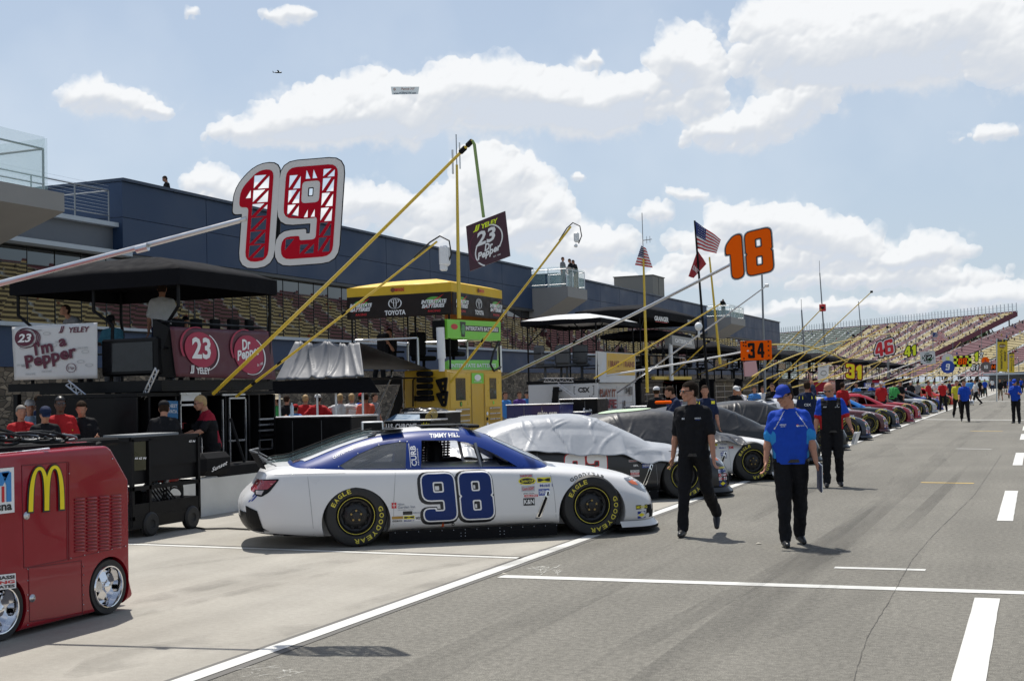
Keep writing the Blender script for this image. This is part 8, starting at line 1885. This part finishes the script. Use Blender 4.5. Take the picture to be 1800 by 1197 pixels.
# golden arches from two swept arches
def arch(x0,x1,w0,w1,y0_,y1_,n=22):
    outer=[];inner=[];xc=(x0+x1)/2
    for i in range(n+1):
        a=pi-pi*i/n; e=abs(math.cos(a))**1.1*(1 if math.cos(a)>0 else -1); outer.append((xc+(x1-x0)/2*(math.copysign(abs(math.cos(a))**.9,math.cos(a))),y0_+(y1_-y0_)*math.sin(a)**.62)); 
        inner.append((xc+((x1-x0)/2-w0)*(math.copysign(abs(math.cos(a))**.9,math.cos(a))),y0_+(y1_-y0_-w1)*math.sin(a)**.62))
    return outer,inner
qm=Q4(pt(48,898),pt(111,893),pt(110,816),pt(50,822)); mb=MB()
for lay,mi,g_ in ((1,0,.035),(2,1,0)):
    for k,(x0,x1) in enumerate(((-.0,.56),(.44,1.0))):
        o_,i_=arch(x0-g_,x1+g_,.125+2*g_,.075+2*g_,-.02-g_,1+g_); n_=len(o_)
        qm.put(mb,(o_+i_,[(j,j+1,n_+j+1,n_+j) for j in range(n_-1)]),lay+k*.35,mi)
obj('arches_emblem',mb,[DBLK,M('arches_yellow',(.85,.68,.0),.4)],CR_,world=True,fix=False)
q=Q4(pt(-60,910),pt(24,900),pt(23,821),pt(-60,829)); mb=MB(); q.put(mb,rect(0,0,1,1),1,0); q.put(mb,tess([[(.93,.90),(.93,.25),(.82,.25),(.82,.62),(.72,.90)]]),2,1); q.put(mb,tess([[(.4,.90),(.9,.93),(.75,.62),(.4,.6)]]),2,1); q.put(mb,rect(.72,.25,.78,.6),2,2); q.txt(mb,'cessna',.28,.06,.66,.14,2,3,.03); obj('square_decal',mb,[DWHT,M('decal_sky',(.03,.22,.55),.4),RED,DBLK],CR_,world=True,fix=False)
q=Q4(pt(-70,1044),pt(27,1033),pt(26,1007),pt(-70,1017)); mb=MB(); q.put(mb,rect(0,0,1,1),1,0); q.txt(mb,'CHIP GANASSI',.05,.66,.92,.24,2,1,.04); q.txt(mb,'RACING',.25,.36,.72,.22,2,2,.04); q.txt(mb,'FELIX SABATES',.1,.08,.87,.2,2,1,.04); obj('team_decal',mb,[DWHT,DBLK,RED],CR_,world=True,fix=False)
SLV=M('polished_rim',(.80,.80,.82),.10,1,rvar=.04)
for wy in (wy1,wy2):
    m4=Matrix.Translation((X_-.01,wy,wz))@Matrix.Rotation(pi/2,4,'Y')@Matrix.Scale(.82,4); w_=obj('wheel',MB().lathe([(.20,-.01),(.21,.0),(.262,.005),(.272,-.015),(.272,-.20),(.20,-.20)],36,M4=m4),RUB,CR_,world=True,smooth='auto')
    mb=MB().lathe([(.212,.004),(.205,.016),(.195,.014),(.188,-.01),(.182,-.05),(.17,-.10),(.12,-.11),(.0,-.11)],36,M4=m4)
    for k in range(5):
        a=k*pi*.4+.5; c0,s0=math.cos(a),math.sin(a); tx=Vector((0,-s0,c0)); rd=Vector((0,c0,s0)); c=Vector((X_-.01,wy,wz)); mb.prism([c+rd*.015-tx*.037+Vector((-.02,0,0)),c+rd*.015+tx*.037+Vector((-.02,0,0)),c+rd*.145+tx*.045+Vector((-.06,0,0)),c+rd*.145-tx*.045+Vector((-.06,0,0))],(-.02,0,0))
    mb.lathe([(.055,-.06),(.05,-.005),(.03,.005),(.001,.007)],18,M4=m4); obj('rim',mb,SLV,w_,smooth='auto') if False else obj('rim',mb,SLV,CR_,world=True,smooth='auto')
mb=MB()
rail=[pt(-60,803,-.25),pt(20,797,-.25),pt(86,789,-.25)]; mb.tube(rail,.012,7)
for (px,py) in ((8,803),(53,799),(85,792)): a=pt(px,py-4,-.25); mb.tube([a,a-Vector((0,0,.10))],.011,6)
obj('top_rail',mb,ALU,CR_,world=True)
mb=MB(); a=pt(117,790,-.35); q=[pt(117,790,-.3),pt(160,787,-.3),pt(152,776,-.38),pt(127,778,-.38)]; mb.prism(q,(-.25,0,0)); 
qq=Q4(*q); t_,_=text('1',.12,.7,.03); t=MB(); qq.put(t,shift(t_,.45,.15),1,0); obj('red_box',mb,RF,CR_,world=True); obj('box_number',t,DWHT,CR_,world=True,fix=False)
obj('tray',MB().box((X_-.75,(yk(-40,0).y+yk(160,0).y)/2,zt+.01),(.9,2.0,.03)),BLKM,CR_,world=True)
rs=random.Random(17); mb=MB()
for k in range(16):
    c=pt(rs.uniform(-30,95),784,-.6)+Vector((rs.uniform(-.2,.2),0,.05)); rr=rs.uniform(.06,.13); ti=rs.uniform(.3,1.2)
    mb.tube([c+Vector((rr*math.cos(a)*.7,rr*1.4*math.cos(a+.6),rr*.8*math.sin(a)*ti*.7+.02)) for a in [2*pi*i/14*rs.uniform(.95,1.0) for i in range(15)]],.012,6,mi=rs.choice([0,0,1]))
one('cable_coils',mb,[RUB,STL],'tangle of black and silver cables heaped on top of the red cart','cables')
mb=MB(); mb.box(pt(135,779,-.7),(.2,.9,.07),ch=.02); mb.tube([pt(158,790,-.5),pt(175,783,-.5)],.04,8); mb.box(pt(127,773,-.75),(.10,.12,.10),ch=.01); one('gear_cases',mb,[BLKM],'black cases and a small jar lying behind the red box marked 1','gear')
# ---------------- black generator cart
g1,g2=G(260,942),G(332,931); 
BC=wroot('generator_cart','black wheeled generator cart with an open engine bay beside the pit wall','cart',(-9.7,18.2,0))
Xc=g1.x+.02; yz0=PX(227,0,Xc).y; yz1=PX(346,0,Xc).y
P2=lambda px,py:PX(px,py,Xc)
zt=P2(300,768).z; zm=P2(300,870).z; zbm=P2(300,895).z; zl=P2(300,915).z
fr=MB()
for px in (229,259,345):
    p=P2(px,0); fr.box((Xc,p.y,(zt+zl)/2),(.05,.045,zt-zl)); fr.box((Xc-.8,p.y,(zt+zl)/2),(.05,.045,zt-zl))
for z in (zt,zm+.14,zl+.1): fr.box((Xc,(yz0+yz1)/2,z),(.05,yz1-yz0,.05)); fr.box((Xc-.8,(yz0+yz1)/2,z),(.05,yz1-yz0,.05)); fr.box((Xc-.4,yz0,z),(.8,.05,.05)); fr.box((Xc-.4,yz1,z),(.8,.05,.05))
obj('frame',fr,BLK,BC,world=True)
mb=MB().box((Xc-.38,(yz0+yz1)/2,(zl+zbm)/2+.05),(.80,yz1-yz0+.02,zbm-zl+.16)); obj('base_tray',mb,BLK,BC,world=True)
za=P2(300,845).z
mb=MB().box((Xc-.01,(P2(260,0).y+yz1)/2,(zt+P2(0,846).z)/2),(.03,yz1-P2(260,0).y,zt-P2(0,846).z)); mb.box((Xc-.4,(yz0+yz1)/2,(zt+za)/2),(.74,yz1-yz0-.06,zt-za-.03)); obj('upper_panel',mb,CARB,BC,world=True)
a,b=P2(229,828),P2(257,775); obj('yellow_door',MB().box((Xc-.005,(a.y+b.y)/2,(a.z+b.z)/2),(.03,b.y-a.y-.05,b.z-a.z)),M('olive_panel',(.035,.032,.006),.3),BC,world=True)
mb=MB(); q=Q4(P2(229,845)+Vector((.015,0,0)),P2(258,845)+Vector((.015,0,0)),P2(258,770)+Vector((.015,0,0)),P2(229,770)+Vector((.015,0,0))); q.txt(mb,'66 62 94',.2,.50,.7,.06,1,0,.04,.3); q=Q4(P2(262,845),P2(345,845),P2(345,768),P2(262,768)); q.p=[p+Vector((.01,0,0)) for p in q.p]; q.txt(mb,'62 94',.82,.88,.14,.05,1,0,.04,.3); obj('lettering',mb,DWHT,BC,world=True,fix=False)
for (px,py) in ((259,936),(331,926)):
    p=P2(px,0); r_=.155
    for xx in (Xc+.0,Xc-.75): m4=Matrix.Translation((xx,p.y,r_))@Matrix.Rotation(pi/2,4,'Y'); w_=obj('wheel',MB().lathe([(.001,.03),(.05,.035),(.06,.05),(.13,.05),(r_,.03),(r_,-.03),(.13,-.05),(.001,-.05)],24,M4=m4),RUB,BC,world=True,smooth='auto')
mb=MB(); e=Vector((Xc-.3,P2(284,0).y,zbm+.15)); mb.box(e,(.35,.45,.22),0,ch=.03); mb.lathe([(.12,-.1),(.14,-.08),(.14,.05),(.10,.08),(.001,.08)],18,1,M4=Matrix.Translation(e+Vector((.15,-.02,.08)))@Matrix.Rotation(pi/2,4,'Y')); mb.tube([e+Vector((.15,.15,.1)),e+Vector((.2,.25,.28)),e+Vector((.1,.35,.25)),e+Vector((.1,.35,-.1))],.03,8,1); mb.box(e+Vector((0,-.65,.05)),(.3,.35,.34),2,ch=.03); mb.box(e+Vector((.1,.36,.28)),(.2,.26,.16),2,ch=.02); mb.box(e+Vector((.05,.0,.28)),(.25,.35,.10),3,ch=.02)
for k in range(6): mb.tube([e+Vector((.2,-.2+k*.06,.2)),e+Vector((.28,-.1+k*.07,.0)),e+Vector((.22,.1+k*.05,-.12))],.012,5,0)
obj('engine',mb,[BLKM,STL,M('engine_red',(.35,.015,.015),.4),ALU],BC,world=True,smooth='auto')
mb=MB(); e2=Vector((Xc-.1,P2(325,0).y,zbm+.1))
for k in range(5): mb.tube([e2+Vector((-.1,.15*math.cos(t_*pi/8)*1.2,.16*math.sin(t_*pi/8)+.03*k)) for t_ in range(17)],.014,5)
obj('hose',mb,RUB,BC,world=True)
mb=MB().box((Xc-.3,(yz0+yz1)/2-.1,zt+.04),(.5,.9,.03)); obj('top_shelf',mb,STL,BC,world=True)
pts=[G(342,928),G(360,931),G(400,930),G(440,932)]; mb=MB().tube([p+Vector((0,0,.014)) for p in pts],.012,6); one('ground_cable',mb,RUB,'black cable lying on the concrete from the generator cart to the white car','cable')
# bag and jack on the pit wall
mb=MB(); c=PX(365,815,-11.63); mb.box((-11.58,c.y,c.z),(.30,.75,.34),ch=.08); o=one('gear_bag',mb,BLKM,'black bag with white script lying on the pit wall behind the cart','bag')
q=Q4((-11.42,c.y-.2,c.z-.12),(-11.42,c.y+.25,c.z-.02),(-11.42,c.y+.25,c.z+.06),(-11.42,c.y-.2,c.z-.04)); t=MB(); q.txt(t,'Sunset',.0,.1,.9,.8,1,0,.02,.3); obj('lettering',t,DWHT,o,world=True,fix=False)
mb=MB(); c=PX(440,790,-11.68); mb.box((-11.68,PX(405,0,-11.68).y,.62),(.3,1.2,.22),ch=.03); mb.tube([PX(405,735,-11.78),PX(432,820,-11.58)],.022,6); one('jack',mb,BLKM,'black jack with a long handle resting on the wall behind the car tail','jack')
# blowers cooling the front wheels
def blower(lab,px,py,s=1.0):
    g=G(px,py); r=wroot('cooling_blower',lab,'blower',g,'blowers standing at the front wheels'); d=Vector((.94,.3,.12)).normalized(); c=g+Vector((0,0,.19*s))
    m4=Matrix.Translation(c)@d.to_track_quat('Z','Y').to_matrix().to_4x4(); obj('duct',MB().lathe([(.10*s,-.28*s),(.115*s,-.28*s),(.125*s,0),(.125*s,.16*s),(.11*s,.17*s),(.10*s,-.26*s)],20,M4=m4),WHT,r,world=True,smooth='auto'); obj('motor',MB().lathe([(.13*s,.16*s),(.15*s,.20*s),(.15*s,.40*s),(.10*s,.44*s),(.001,.44*s)],18,M4=m4),M('motor_navy',(.02,.04,.10),.4),r,world=True,smooth='auto')
    mb=MB().tube([c+d*.1,c+d*.05+Vector((-.05,0,.28*s)),c-d*.15+Vector((0,0,.28*s))],.012,6); mb.tube([c+d*.25,c+d*.3+Vector((0,0,-.19*s))],.012,6); mb.tube([c-d*.2,c-d*.15+Vector((0,0,-.17*s))],.012,6); obj('handle',mb,ALU,r,world=True)
    q=MB(); q.box(c+Vector((.02,-.13*s,.02)),(.10*s,.02,.04*s)); obj('red_decal',q,RED,r,world=True)
blower('white and navy blower at the front wheel of the white covered car',1318,841,1.15); blower('small white blower beyond the papers held by the bald man',1500,774,1.0)
# extra cover patch, orange object on the covered car roof
c=PD(1166,707,34); mb=MB().box(c,(.30,.2,.06),ch=.02); one('orange_case',mb,ORG,'orange case on the roof of the car under the wrinkled black cover','case')
